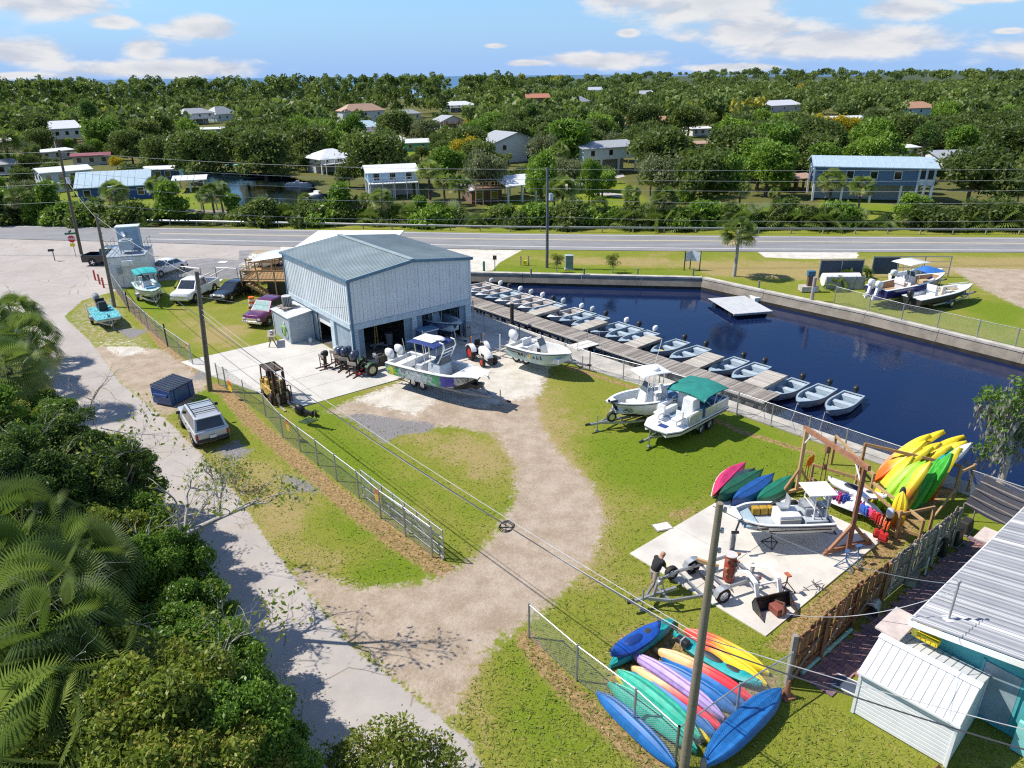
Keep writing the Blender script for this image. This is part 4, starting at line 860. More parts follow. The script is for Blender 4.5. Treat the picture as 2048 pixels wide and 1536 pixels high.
# ---------------------------------------------------------------- tractors
def tractor(name,label,loc,rz,body,rim,rr,fr,L,grp,stripped=False):
    t = thing(name,label,'tractor',loc,rz,grp); w = .58
    for s in (1,-1):
        wheel(t,0,s * w,rr,.3,rim,tyre=BLACK,depth=.58); wheel(t,L,s * (w - .1),fr,.2,rim,tyre=BLACK,depth=.58)
        R = [[(q[0],s * (w - .2),q[1]),(q[0],s * (w + .16),q[1]),(q[0] * .9,s * (w + .16),rr + (q[1] - rr) * .9),(q[0] * .9,s * (w - .2),rr + (q[1] - rr) * .9)] for q in ((rr * 1.15 * math.cos(a),rr + rr * 1.15 * math.sin(a)) for a in np.linspace(.35,2.6,9))]
        obj('fender',MB().loft(R),body,t,smooth=30)
    obj('axle',Cyl((0,0,rr),.12,1.0,10,'y').beam((L,-w + .1,fr),(L,w - .1,fr),.1),BLKP,t); obj('frame',Box((L * .5,0,rr * .95),(L * 1.1,.32,.3)),BLKP,t,bevel=.02)
    if stripped:
        obj('engine',Box((L * .72,0,rr + .35),(.8,.4,.45)).cyl((L * .6,.1,rr + .6),.12,.35,10,'x').box((L * .8,-.15,rr + .62),(.3,.2,.2)),mat('engine_block',(.06,.06,.055),rough=.6,var=.5,sc=9,rust=.3),t,bevel=.02); obj('radiator',Box((L + .15,0,rr + .3),(.12,.5,.65)),BLKP,t,bevel=.01)
        obj('hood_stay',Tube([(L * .95,.2,rr + .4),(L * 1.1,.2,rr + .75),(L * 1.1,-.2,rr + .75),(L * .95,-.2,rr + .4)],.02),GREYP,t); obj('dashboard',Box((L * .38,0,rr + .68),(.16,.42,.3)),GREYP,t,bevel=.02)
    else:
        R = []
        for x,hw,z0,z1 in ((L * .42,.3,rr + .05,rr + .62),(L * .6,.31,rr,rr + .62),(L * .95,.29,rr - .05,rr + .48),(L * 1.14,.24,rr - .1,rr + .3),(L * 1.2,.18,rr - .08,rr + .15)): R.append([(x,-hw,z0),(x,-hw,z1 - .1),(x,-hw * .6,z1),(x,hw * .6,z1),(x,hw,z1 - .1),(x,hw,z0)])
        obj('hood',MB().loft(R),body,t,smooth=35,bevel=.015); obj('grille',Box((L * 1.2,0,rr - .08),(.1,.4,.35)),BLKP,t,bevel=.02)
        for s in (1,-1): obj('headlight',Box((L * 1.13,s * .2,rr + .1),(.12,.1,.1)),LAMP,t); obj('side_grille',Box((L * .8,s * .305,rr + .15),(.45,.02,.2)),BLKP,t)
        for s in (1,-1): obj('warning_light',Tube([(.0,s * .5,rr * 2),(.0,s * .5,rr * 2 + .55)],.02).cyl((0,s * .5,rr * 2 + .6),.05,.1,8),mat('amber_lens',(.7,.2,.02)),t)
    obj('seat',Box((.12,0,rr + .42),(.42,.46,.1)).box((-.1,0,rr + .66),(.1,.44,.42)),BLACK,t,bevel=.03); obj('steering_wheel',Tube([(L * .36 + .06 * math.sin(i * .628),.19 * math.cos(i * .628),rr + .78 + .15 * math.sin(i * .628)) for i in range(11)],.018),BLKP,t)
    obj('roll_bar',Tube([(-.32,-.45,rr),(-.35,-.45,rr * 2 + (.1 if stripped else .6)),(-.35,.45,rr * 2 + (.1 if stripped else .6)),(-.32,.45,rr)],.035),BLKP,t); obj('hitch',Beam((-.2,-.25,rr * .7),(-.75,-.2,rr * .55),.06).beam((-.2,.25,rr * .7),(-.75,.2,rr * .55),.06).box((-.78,0,rr * .55),(.08,.55,.1)),mat('red_paint',(.45,.02,.02)) if stripped else BLKP,t)
    return t
a,b = G(745,752),G(792,737); d = (b - a).normalized(); nn = Vector((-d.y,d.x,0)); tractor('tractor','green tractor with its hood off and cream wheel hubs outside the left bay',a + nn * .6,face(a,b),mat('tractor_green',(.02,.07,.03),rough=.5),mat('cream_hub',(.62,.52,.30),rough=.5),.46,.32,(b - a).length - .05,'tractors by the shed',True)
a,b = G(941,719),G(968,739); d = (b - a).normalized(); nn = Vector((-d.y,d.x,0)); tractor('tractor','white compact tractor with red wheel hubs in front of the right bay',a + nn * .62,face(a,b),WHITE,mat('red_hub',(.55,.035,.02),rough=.4),.56,.34,1.7,'tractors by the shed')
# ---------------------------------------------------------------- ice machine hut with plant on its roof
ih = thing('ice_machine','white ice vending hut with railings and chiller plant on its roof','ice machine',G(224,577),rad(17)); IW = mat('hut_white',(.70,.71,.69),rough=.6,var=.12,rust=.06)
m = MB(); obj('wall',m.box((1.75,2.6,1.5),(3.5,5.2,3.0)),IW,ih,bevel=.02); obj('roof',Box((1.75,2.6,3.04),(3.6,5.3,.1)),mat('roof_deck',(.3,.34,.38)),ih)
obj('door',Box((.75,-.03,1.15),(.9,.06,2.1)),mat('door_white',(.62,.64,.64)),ih,bevel=.01); obj('panel_box',Box((1.05,-.1,1.7),(.35,.2,.6)),GREYP,ih); obj('window_unit',Box((1.9,-.18,2.45),(1.0,.4,.5)),WHITE,ih,bevel=.02); obj('panel_seam',Box((2.0,-.008,1.5),(.03,.02,2.9)),GREYP,ih)
for px_,py_ in ((.05,.05),(3.45,.05)):
    for y in (.1,1.8,3.5,5.1): obj('rail_post',Tube([(px_,y,3.05),(px_,y,4.05)],.025),STEEL,ih)
    for z in (3.55,4.05): obj('rail',Tube([(px_,.1,z),(px_,5.1,z)],.025),STEEL,ih)
obj('chiller',Box((1.8,1.6,3.9),(1.2,1.1,.9)),mat('chiller_grey',(.45,.5,.53),rough=.5),ih,bevel=.03); obj('fan_cowl',Cyl((1.8,1.6,4.4),.42,.12,16),GREYP,ih)
for x in (1.3,2.3):
    for y in (1.1,2.1): obj('chiller_leg',Box((x,y,3.3),(.08,.08,.5)),STEEL,ih)
obj('hopper',Box((1.8,3.9,4.2),(2.0,1.2,2.2)),mat('hopper_blue',(.30,.42,.52),rough=.5),ih,bevel=.03); obj('hopper_roof',Box((1.8,3.9,5.34),(2.2,1.4,.08)),WHITE,ih); obj('duct',Tube([(1.6,3.3,4.6),(1.5,2.5,4.9),(1.8,1.9,4.6)],.16,10),CHROME,ih,smooth=50)
for px_,n in ((191,'leftmost'),(200,'middle'),(208,'rightmost')):
    bo = thing('bollard',f'{n} of the three red bollards beside the ice hut','bollard',G(px_,560 + (px_ - 191) * .9),0,'red bollards'); obj('post',Cyl((0,0,.5),.09,1.0,12),mat('bollard_red',(.42,.05,.03),rough=.5),bo,smooth=40); obj('cap',Ell((0,0,1.0),(.09,.09,.05),10,4,0),MC['bollard_red'],bo)
# ================================================================ BOATS AND TRAILERS
ALU = mat('bare_aluminium',(.52,.54,.55),rough=.4,metal=.5,var=.15,sc=5); TEALC = mat('teal_canvas',(.012,.20,.17),rough=.85,var=.15); NAVY = mat('navy_canvas',(.02,.045,.19),rough=.8)
MINT = mat('pale_mint_gelcoat',(.40,.54,.50),rough=.3,var=.05,coat=.3); PUTTY = mat('putty_gelcoat',(.66,.67,.62),rough=.3,var=.05,coat=.3); LINER = mat('liner_white',(.62,.65,.67),rough=.45,var=.08); UPH = mat('white_vinyl',(.72,.72,.70),rough=.5,var=.08)
DBOT = mat('dark_bottom_paint',(.028,.027,.026),rough=.6,var=.2); BLUEH = mat('navy_gelcoat',(.018,.02,.14),rough=.2,coat=.5); SCREEN = mat('tinted_screen',(.10,.13,.15),rough=.1,coat=.5); SGREY = mat('sage_gelcoat',(.45,.52,.50),rough=.35)
def trailer(name,label,loc,rz,tongue,back,wd,axles,grp='boat trailers',spare=False,m=STEEL,bunks=True,curve=.55):
    """wheels round x=0, coupler at +tongue, tail at -back"""
    t = thing(name,label,'trailer',(loc[0],loc[1],0),rz,grp); h = wd / 2; z = .48
    for s in (1,-1):
        pts = [(-back,s * h,z),(.9,s * h,z),(tongue * curve,s * h * .72,z),(tongue * .82,s * .09,z - .03)]
        for a,b in zip(pts[:-1],pts[1:]): obj('frame_rail',Beam(a,b,.07,.13),m,t)
        if bunks: obj('bunk',Beam((-back,s * h * .52,z + .17),(tongue * .42,s * h * .45,z + .17),.1,.08),WOODG,t)
        xs = [-.42,.42] if axles == 2 else [0]
        for x in xs: wheel(t,x,s * (h + .17),.33,.2,CHROME)
        x0,x1 = min(xs) - .42,max(xs) + .42; pr = [(x0,.42),(x0 + .12,.66),(x0 + .35,.74),(x1 - .35,.74),(x1 - .12,.66),(x1,.42)]
        obj('fender',MB().loft([[(x,s * (h + .04),zz),(x,s * (h + .31),zz),(x,s * (h + .31),zz - .03),(x,s * (h + .04),zz - .03)] for x,zz in pr]),m,t)
        obj('tail_light',Box((-back - .02,s * h,z),(.05,.16,.1)),RLAMP,t)
    obj('tongue_beam',Beam((tongue * curve * .7,0,z - .02),(tongue,0,z - .04),.1,.13),m,t); obj('coupler',Box((tongue + .12,0,z),(.3,.12,.12)),BLKP,t,bevel=.02)
    for x in (-back + .1,-.3,.8,tongue * curve): obj('cross_member',Beam((x,-h * (1 if x < 1 else .72),z - .04),(x,h * (1 if x < 1 else .72),z - .04),.07),m,t)
    obj('axle',Beam((-.42 if axles == 2 else 0,-h - .1,.33),(-.42 if axles == 2 else 0,h + .1,.33),.07),BLKP,t)
    obj('winch_post',Beam((tongue * .74,0,z),(tongue * .68,0,z + .75),.09).beam((tongue * .68 - .1,0,z + .72),(tongue * .6,0,z),.05).cyl((tongue * .69,.1,z + .6),.1,.12,10,'y'),m,t)
    obj('jack',Tube([(tongue * .9,.12,.02),(tongue * .9,.12,1.0)],.035,8).box((tongue * .9,.12,.03),(.2,.2,.04)),m,t)
    if spare: wheel(t,tongue * .72,.3,.3,.18,CHROME,name='spare_wheel').location.z = .85
    return t
def ttop(parent,x,y,z0,z1,l,w,m,frame=None,k=.75):
    frame = frame or CHROME; R = []
    for xx,hh in ((x - l / 2,0),(x - l * .4,.05),(x,.09),(x + l * .42,.05),(x + l / 2,-.02)): R.append([(xx,y - w / 2,z1 + hh - .06),(xx,y + w / 2,z1 + hh - .06),(xx,y + w / 2 * .92,z1 + hh),(xx,y - w / 2 * .92,z1 + hh)])
    o = obj('hard_top',MB().loft(R),m,parent,smooth=30,bevel=.015)
    for s in (1,-1):
        for dx,dt in ((-l * .3,-.1),(l * .22,.18),(l * .0,0)): obj('top_leg',Tube([(x + dx * .8 + dt,y + s * w * .24 * k * 1.5,z0),(x + dx,y + s * w * .36,z1)],.028),frame,parent)
    return o
def console(parent,x,z,m,w=.85,l=.8,h=1.05,seat=True,scr=True):
    obj('console',MB().put([(x - l / 2,-w / 2,z),(x + l / 2,-w / 2,z),(x + l / 2,w / 2,z),(x - l / 2,w / 2,z),(x - l * .3,-w * .46,z + h),(x + l * .25,-w * .42,z + h * .86),(x + l * .25,w * .42,z + h * .86),(x - l * .3,w * .46,z + h)],[(3,2,1,0),(4,5,6,7),(0,1,5,4),(1,2,6,5),(2,3,7,6),(3,0,4,7)]),m,parent,bevel=.04)
    if scr: obj('windshield',MB().put([(x + l * .25,-w * .4,z + h * .86),(x + l * .25,w * .4,z + h * .86),(x - l * .05,w * .36,z + h * 1.3),(x - l * .05,-w * .36,z + h * 1.3),(x + l * .22,-w * .4,z + h * .86),(x + l * .22,w * .4,z + h * .86),(x - l * .08,w * .36,z + h * 1.3),(x - l * .08,-w * .36,z + h * 1.3)],[(0,1,2,3),(7,6,5,4)]),SCREEN,parent)
    obj('wheel_helm',Tube([(x - l * .5,.18 * math.cos(i * .628),z + h * .85 + .18 * math.sin(i * .628)) for i in range(11)],.02),BLKP,parent)
    if seat: obj('helm_seat',Box((x - l * 1.25,0,z + .55),(.5,w * 1.05,.14)).box((x - l * 1.5,0,z + .82),(.12,w * 1.05,.5)),UPH,parent,bevel=.04); obj('leaning_post',Box((x - l * 1.25,0,z + .25),(.35,w * .9,.5)),LINER,parent,bevel=.02)
def boat_on(name,label,loc,rz,L,Bm,z,side,bot,gun,inn,cat='boat',grp='boats on trailers',**k):
    t = thing(name,label,cat,(loc[0],loc[1],z),rz,grp); O,Gm,K = hull(L,Bm,**k)
    obj('hull',O,[side,bot],t,smooth=35); obj('gunwale',Gm,gun,t); obj('cockpit',K,inn,t)
    n = 16; kk = k
    def sheer(q): return k['zs'] + (k['zb'] - k['zs']) * q ** 1.8
    def half(q):
        md,stn,p = k.get('mid',.42),k.get('stern',.9),k.get('p',2.1)
        return Bm / 2 * ((stn + (1 - stn) * min(1,q / md)) if q < md else max(k.get('bowmin',.03),1 - ((q - md) / (1 - md)) ** p))
    for s in (1,-1): obj('rub_rail',Tube([((q - .5) * L,s * (half(q) + .012),sheer(q) - .05) for q in np.linspace(0,.985,n)],.03,5),BLKP if k.get('dk',1) else gun,t)
    return t,half,sheer
# big wrapped catamaran style boat
def wrapmat():
    m = bpy.data.materials.new('printed_wrap'); m.use_nodes = True; N = NT(m.node_tree); co = N.n('ShaderNodeTexCoord').outputs['Object']; x = N.n('ShaderNodeSeparateXYZ',{0: co}).outputs[0]
    n1 = N.noise(co,2.6,5,.6,1.2); n2 = N.noise(co,1.0,3,.5,.8); n3 = N.noise(co,7.5,3,.6,.5)
    c = N.mix(N.ss(n3,.56,.60),(.42,.50,.55),(.03,.045,.06)); c = N.mix(N.ss(n1,.58,.62),c,(.75,.78,.78))
    b = lambda c0,w,nn: N.ss(N.m('SUBTRACT',N.m('ADD',.7,N.m('MULTIPLY',N.m('SUBTRACT',nn,.5),6.5)),N.m('DIVIDE',N.m('ABSOLUTE',N.m('SUBTRACT',x,c0)),w)),.0,.12)
    c = N.mix(b(.6,.75,n1),c,(.005,.36,.13)); c = N.mix(b(1.75,.62,n2),c,(.006,.025,.40)); c = N.mix(b(-3.1,.95,n1),c,(.005,.34,.10)); c = N.mix(b(-3.15,.28,n1),c,(.75,.7,.02)); c = N.mix(b(-3.8,.2,n2),c,(.02,.30,.30))
    c = N.mix(N.m('MULTIPLY',N.ss(x,2.3,2.6),N.ss(n3,.5,.54)),c,(.05,.06,.05))
    p = N.n('ShaderNodeBsdfPrincipled',{'Base Color': c,'Roughness': .3,'Coat Weight': .3}); N.n('ShaderNodeOutputMaterial',{0: p.outputs[0]}); return m
def ends(stern,bow,z): a,b = G(*stern,z),G(*bow,z); return (a + b) / 2,face(a,b),(b - a).length
c,rz,L = ends((818,716),(945,750),1.95); c,L = c,max(L,7.2)
ct,half,sheer = boat_on('sport_boat','big white boat with colourful fish wrap, navy top and black twin hull bottom',c,rz,L,2.6,.78,wrapmat(),DBOT,GELC,LINER,zs=1.05,zb=1.38,zk=-.12,p=3.2,stern=.97,floor=.35,gw=.24,bowmin=.52,deck_t=.74,rake=.05,mid=.5,deadrise=.55)
obj('tunnel',Box((L * .37,0,.55),(L * .15,.6,.26)),BLKP,ct); obj('bow_cushion',Box((L * .20,0,.62),(1.0,1.5,.35)),LINER,ct,bevel=.05); obj('console',Box((.0,0,.95),(1.15,1.25,1.15),top=.85),LINER,ct,bevel=.06)
obj('windshield',Box((.3,0,1.75),(.6,1.1,.5),top=.7),SCREEN,ct); obj('helm_seat',Box((-1.25,0,.85),(.6,1.3,.8)).box((-1.5,0,1.35),(.14,1.3,.5)),UPH,ct,bevel=.05); obj('stern_seat',Box((-L * .5 + .75,0,.75),(.6,1.9,.5)),UPH,ct,bevel=.06)
ttop(ct,-.75,0,.9,2.75,2.3,1.9,NAVY); obj('top_panel',Box((-.9,.1,2.86),(1.6,1.2,.05)),WHITE,ct,bevel=.02); obj('life_raft',Ell((-.3,.25,2.92),(.6,.36,.16),16,8),WHITE,ct,smooth=60)
for y in (-.55,.55): obj('rocket_launcher',Tube([(.35,y,1.6),(.95,y,2.7),(.85,y,3.0),(.55,y,3.05)],.045),WHITE,ct)
for i in range(4): obj('rod_rack',Tube([(.42 + i * .15,-.55,1.75 + i * .27),(.42 + i * .15,.55,1.75 + i * .27)],.025),WHITE,ct)
for x,y in ((-1.9,.9),(-1.9,-.9)): obj('outrigger',Tube([(x,y,1.0),(x - .3,y * 1.05,2.9)],.02),CHROME,ct)
outboard(ct,-L / 2 - .05,.45,1.12,1.02,WHITE,WHITE,.05); outboard(ct,-L / 2 - .05,-.45,1.12,1.02,WHITE,WHITE,.05); obj('anchor',Tube([(L * .47,0,1.42),(L * .53,0,1.4),(L * .55,0,1.2)],.05),STEEL,ct)
for x in (-1.0,.5): obj('cleat',Box((x,-1.2,1.2),(.2,.05,.06)),CHROME,ct)
a,b = G(842,775),G(997,828); trailer('boat_trailer','long tandem axle trailer under the big wrapped boat',(a + Vector((.62,.8,0)) * 1.0),face(a,b),(b - a).length - .1,2.6,2.05,2)
# mint boat with lettering
c,rz,L = ends((1032,682),(1143,712),1.75);
rb,half,sheer = boat_on('boat','white and pale green centre console boat lettered RAI ELL on a trailer',c,rz,L,2.4,.72,MINT,MINT,GELC,UPH,zs=1.0,zb=1.22,zk=-.1,p=2.6,stern=.93,floor=.4,gw=.2,bowmin=.06,deck_t=.86,rake=.09)
console(rb,-.2,.4,UPH,w=.9,h=1.0); obj('bow_seat',Box((L * .27,0,.62),(1.1,1.3,.4)),UPH,rb,bevel=.06); obj('console_door',Box((.0,-.47,.9),(.3,.02,.5)),mat('dark_hatch',(.06,.03,.02)),rb); obj('stern_bench',Box((-L * .5 + .65,0,.7),(.5,1.8,.5)),UPH,rb,bevel=.06)
outboard(rb,-L / 2 - .02,0,1.05,1.12,WHITE,WHITE,.35)
def letters(parent,txt,x0,step,zf,size,m,half,sheer,L,name='lettering'):
    for i,ch in enumerate(txt):
        if ch == ' ': continue
        x = x0 + i * step; q = x / L + .5; y = -(half(q) * .965 + .03); y2 = -(half(min(1,q + .03)) * .965 + .03); ang = math.atan2(y2 - y,L * .03)
        cu = bpy.data.curves.new(name,'FONT'); cu.body = ch; cu.size = size; cu.extrude = .006; cu.offset = .012; cu.align_x = 'CENTER'
        tmp = bpy.data.objects.new('tmp',cu); COL.objects.link(tmp); bpy.context.view_layer.update(); me = bpy.data.meshes.new_from_object(tmp.evaluated_get(bpy.context.evaluated_depsgraph_get())); bpy.data.objects.remove(tmp); bpy.data.curves.remove(cu)
        me.materials.clear(); me.materials.append(m); o = link(name,me,parent); o.location = (x,y,sheer(q) * zf); o.rotation_euler = (math.pi / 2 - .1,0,ang)
INK = mat('dark_lettering',(.03,.03,.03),rough=.5,var=.02)
letters(rb,'RAI',-1.2,.27,.58,.36,INK,half,sheer,L); letters(rb,'ELL',.1,.28,.6,.36,INK,half,sheer,L)
q = -.25 / L + .5; m = MB()
for i in range(6): m.beam((0,0,0),(.17 * math.cos(i * 1.047 + .5),-.0,.17 * math.sin(i * 1.047 + .5)),.05,.015,(0,1,0))
m.tube([(.12 * math.cos(i * .628),0,.12 * math.sin(i * .628)) for i in range(11)],.02,5); e = obj('gold_emblem',m,mat('gold_ink',(.55,.42,.14),rough=.4),rb); e.location = (-.25,-half(q) * .965 - .04,sheer(q) * .68)
obj('side_stripe',Tube([(x,-half(x / L + .5) - .005,sheer(x / L + .5) * (.92 - .0 * x) - .12) for x in np.linspace(-L * .49,-.3,9)],[.02,.05,.08,.09,.08,.06,.05,.03,.01],6),DBOT,rb)
a,b = (G(1038,721) + G(1051,726)) / 2,G(1166,752); trailer('boat_trailer','tandem axle trailer under the RAI ELL boat beside the dock fence',a + Vector((.6,.8,0)) * .95,face(a,b),(b - a).length - .2,2.4,1.9,2)
for y in (1.05,-1.05): obj('guide_post',Tube([(-1.9,y,.4),(-1.9,y,1.75)],.045,8),WHITE,bpy.data.objects['boat_trailer.001'])
# white centre console and the pontoon boat
c,rz,L = ends((1362,783),(1211,812),1.45)
wb,half,sheer = boat_on('boat','white and putty centre console boat with white hard top on a trailer',c,rz,L,2.2,.62,PUTTY,DBOT,GELC,LINER,zs=.95,zb=1.12,zk=-.1,p=2.8,stern=.93,floor=.36,gw=.17,bowmin=.06,deck_t=.92,rake=.08)
console(wb,-.1,.36,LINER,w=.85,h=1.15); ttop(wb,-.35,0,.5,2.55,1.9,1.5,GELC); obj('cooler_seat',Box((.72,0,.58),(.6,.75,.45)),UPH,wb,bevel=.04); outboard(wb,-L / 2 - .02,0,1.0,1.08,mat('navy_cowl',(.035,.05,.09),rough=.3,coat=.4),mat('navy_leg',(.06,.07,.1)),.1)
obj('bow_mat',Box((L * .33,.1,.6),(.6,.5,.05)),NAVY,wb); obj('radar_dome',Ell((-.5,.2,2.72),(.25,.25,.12),12,6),GELC,wb,smooth=60); obj('stern_bench',Box((-L * .5 + .6,0,.68),(.5,1.6,.45)),mat('blue_cushion',(.10,.25,.42),rough=.6),wb,bevel=.05); obj('trolling_motor',Box((L * .43,.35,1.2),(.45,.12,.1)).cyl((L * .48,.2,1.22),.07,.12,8),BLKP,wb)
m = MB();
for i in range(9): m.beam((.28 * math.cos(i * .785),0,.13 * math.sin(i * .785)),(.28 * math.cos(i * .785 + .785),0,.13 * math.sin(i * .785 + .785)),.03,.01,(0,1,0))
m.beam((-.22,0,0),(.22,0,.02),.05,.01,(0,1,0)).beam((-.1,0,-.08),(.14,0,.1),.04,.01,(0,1,0)); e = obj('hull_logo',m,INK,wb); q = .8; e.location = ((q - .5) * L,half(q) * .97 + .06,sheer(q) * .62); e.rotation_euler.z = -.42
obj('antenna',Tube([(-.2,.4,2.6),(-.6,.5,4.6)],.015,5),WHITE,wb)
a,b = (G(1330,842)),G(1194,870); trailer('boat_trailer','trailer with spare wheel under the white boat with the hard top',c + Vector((math.cos(rz),math.sin(rz),0)) * -.9,rz,L / 2 + 1.9,1.9,1.75,2,spare=True)
c0,c1,c2 = G(1281,848,1.05),G(1342,872,1.05),G(1453,813,1.05); d = (c1 - c2).normalized(); LP = (c2 - c1).length; mid = (c0 + c1) / 2 - d * LP / 2; wd = 2.35; rz = face((0,0),d)
pb = thing('pontoon_boat','white deck boat with green bimini top and fenced seating on a tandem trailer','boat',(mid.x,mid.y,.55),rz,'boats on trailers')
R = []
for x,w,zk in ((-LP / 2,.92,-.1),(LP * .1,1,-.15),(LP * .36,.95,.05),(LP * .5,.62,.38)): R.append([(x,-wd / 2 * w,.5),(x,-wd / 2 * w * .95,.25),(x,-wd / 2 * w * .6,zk),(x,0,zk + .08),(x,wd / 2 * w * .6,zk),(x,wd / 2 * w * .95,.25),(x,wd / 2 * w,.5)])
obj('hull',MB().loft(R),PUTTY,pb,smooth=30); dkp = [(-LP / 2,-wd / 2),(LP * .36,-wd / 2 * .98),(LP * .5,-wd / 2 * .66),(LP * .52,0),(LP * .5,wd / 2 * .66),(LP * .36,wd / 2 * .98),(-LP / 2,wd / 2)]
obj('deck',MB().prism(dkp,.5,.58),GELC,pb,bevel=.01); obj('carpet',MB().prism([(-LP * .46,-1.05),(LP * .2,-1.05),(LP * .2,1.05),(-LP * .46,1.05)],.582,.59),mat('blue_carpet',(.22,.34,.45),rough=.9),pb); obj('rub_stripe',MB().prism([(x * 1.004,y * 1.012) for x,y in dkp],.44,.5),mat('dark_stripe',(.05,.07,.07)),pb)
for s in (1,-1):
    for xa,xb in ((-LP * .49,-LP * .27),(-LP * .265,-LP * .06),(.0,LP * .22)): obj('fence_panel',Box(((xa + xb) / 2,s * 1.12,.88),(xb - xa,.05,.5)),mat('fence_silver',(.55,.58,.6),rough=.35,metal=.4),pb); obj('panel_rail',Beam((xa,s * 1.12,1.15),(xb,s * 1.12,1.15),.06),CHROME,pb)
    obj('lounge_seat',Box((LP * .1,s * .82,.78),(1.35,.5,.4)).box((LP * .1,s * 1.0,1.05),(1.35,.14,.3)),UPH,pb,bevel=.05); obj('fishing_chair',Box((LP * .3,s * .6,1.0),(.5,.45,.1)).box((LP * .3 - .22,s * .6,1.22),(.1,.45,.4)).cyl((LP * .3,s * .6,.78),.04,.4,8),UPH,pb,bevel=.03)
obj('fence_panel',Box((-LP * .49,0,.88),(.05,2.2,.5)),MC['fence_silver'],pb); obj('changing_stall',Box((.15,.45,1.2),(.75,.8,1.2),top=.85),UPH,pb,bevel=.05); obj('console',Box((-.75,-.55,1.05),(.5,.8,.95),top=.85),UPH,pb,bevel=.04); obj('helm_seat',Box((-1.5,-.5,.9),(.5,.5,.6)).box((-1.75,-.5,1.3),(.12,.5,.5)),UPH,pb,bevel=.05); obj('windscreen',Box((-.6,-.55,1.65),(.05,.75,.35)),SCREEN,pb)
obj('stern_lounge',Box((-LP * .42,.3,.8),(.6,1.4,.4)),mat('blue_vinyl',(.10,.24,.52),rough=.5),pb,bevel=.05); obj('hatch',Box((LP * .4,.1,.6),(.35,.5,.04)),NAVY,pb); obj('bow_rail',Tube([(LP * .26,-.9,.6),(LP * .26,-.9,.95),(LP * .26,.9,.95),(LP * .26,.9,.6)],.02),CHROME,pb)
R = []
for x,zz in ((-LP * .46,1.93),(-LP * .40,2.08),(-LP * .22,2.16),(-LP * .04,2.08),(.1,1.92)): R.append([(x,y,zz - .16 * (y / 1.3) ** 2 + .02 * math.sin(x * 9 + y * 3)) for y in np.linspace(-1.28,1.28,9)])
m = MB().loft(R,False,False); m.put([v - Vector((0,0,.05)) for v in m.v],[f[::-1] for f in m.f]); obj('bimini_top',m,TEALC,pb,smooth=60)
for x,s in ((-LP * .44,1),(-LP * .44,-1),(.05,1),(.05,-1),(-LP * .22,1),(-LP * .22,-1)): obj('bimini_pole',Tube([(-LP * .2 + (x + LP * .2) * .2,s * 1.14,1.15),(x,s * 1.24,1.85 if abs(x + LP * .22) > .1 else 2.0)],.02),CHROME,pb)
outboard(pb,-LP / 2 - .05,.0,.75,1.1,WHITE,BLKP,.1)
w0 = (G(1401,866) + G(1417,858)) / 2; cc = w0 + Vector((-d.y,d.x,0)) * 1.15 * (1 if (Vector((-d.y,d.x,0))).dot(mid - w0) > 0 else -1); tb = G(1284,897); trailer('boat_trailer','tandem axle trailer under the deck boat with the green bimini',cc,rz,(tb - cc).dot(d),2.3,1.9,2)
# blue boat inside the right bay
bb,half,sheer = boat_on('boat','blue and white boat with hard top poking its bow out of the right bay',B(7.6,1.2),face((0,0),-BV) + .12,6.4,2.3,.75,mat('chequered_blue',(.16,.22,.42),rough=.35,var=.5,sc=7),mat('blue_bottom',(.05,.08,.22)),SKI,SKI,zs=.85,zb=1.1,zk=-.1,p=2.6,stern=.94,floor=.35,gw=.17,bowmin=.06,deck_t=.9,rake=.09)
console(bb,-.1,.35,SKI,h=1.1); ttop(bb,-.2,0,.5,2.5,1.8,1.5,SKI,SKW); trailer('boat_trailer','trailer under the blue boat inside the right bay',B(7.6,1.8),face((0,0),-BV) + .12,3.9,2.0,1.75,1)
# small boats on the left
c,rz,L = ends((284,563),(310,590),1.15); L = 5.2
lb,half,sheer = boat_on('boat','bay boat with bright teal bimini top parked behind the left fence',c,rz,L,2.1,.55,PUTTY,PUTTY,mat('mint_deck',(.5,.66,.6),rough=.5),LINER,zs=.75,zb=.9,zk=-.05,p=2.8,stern=.93,floor=.4,gw=.3,bowmin=.08,deck_t=.7)
console(lb,-.2,.4,UPH,w=.8); R = [[(x,y,zz - .1 * (y / .9) ** 2) for y in np.linspace(-.95,.95,7)] for x,zz in ((-1.7,2.2),(-1.2,2.32),(-.4,2.36),(.3,2.28),(.6,2.15))]; m = MB().loft(R,False,False); m.put([v - Vector((0,0,.04)) for v in m.v],[f[::-1] for f in m.f]); obj('bimini_top',m,mat('bright_teal_canvas',(.02,.38,.38),rough=.8),lb,smooth=60)
for s in (1,-1):
    for x in (-1.6,-.4,.55): obj('bimini_pole',Tube([(-.6 + x * .2,s * .95,.8),(x,s * .9,2.2)],.02),CHROME,lb)
outboard(lb,-L / 2,0,.8,1.1,BLKP,BLKP); obj('bow_cushion',Box((1.2,0,.95),(.8,.8,.15)),mat('blue_cushion',(.1,.25,.42)),lb,bevel=.04); trailer('boat_trailer','trailer under the teal topped bay boat behind the fence',c + Vector((math.cos(rz),math.sin(rz),0)) * -.6,rz,3.6,1.8,1.6,1)
p0,p1,p2 = G(173,622,.95),G(188,641,.95),G(248,633,.95); d = (p1 - p0).normalized(); wj = (p2 - p1).length * .92; rz = face((0,0),d); cj = (p1 + p2) / 2 - d * 2.2
jb = thing('jon_boat','flat boat with bright turquoise camouflage deck parked on the verge','boat',(cj.x,cj.y,.5),rz,'boats on trailers')
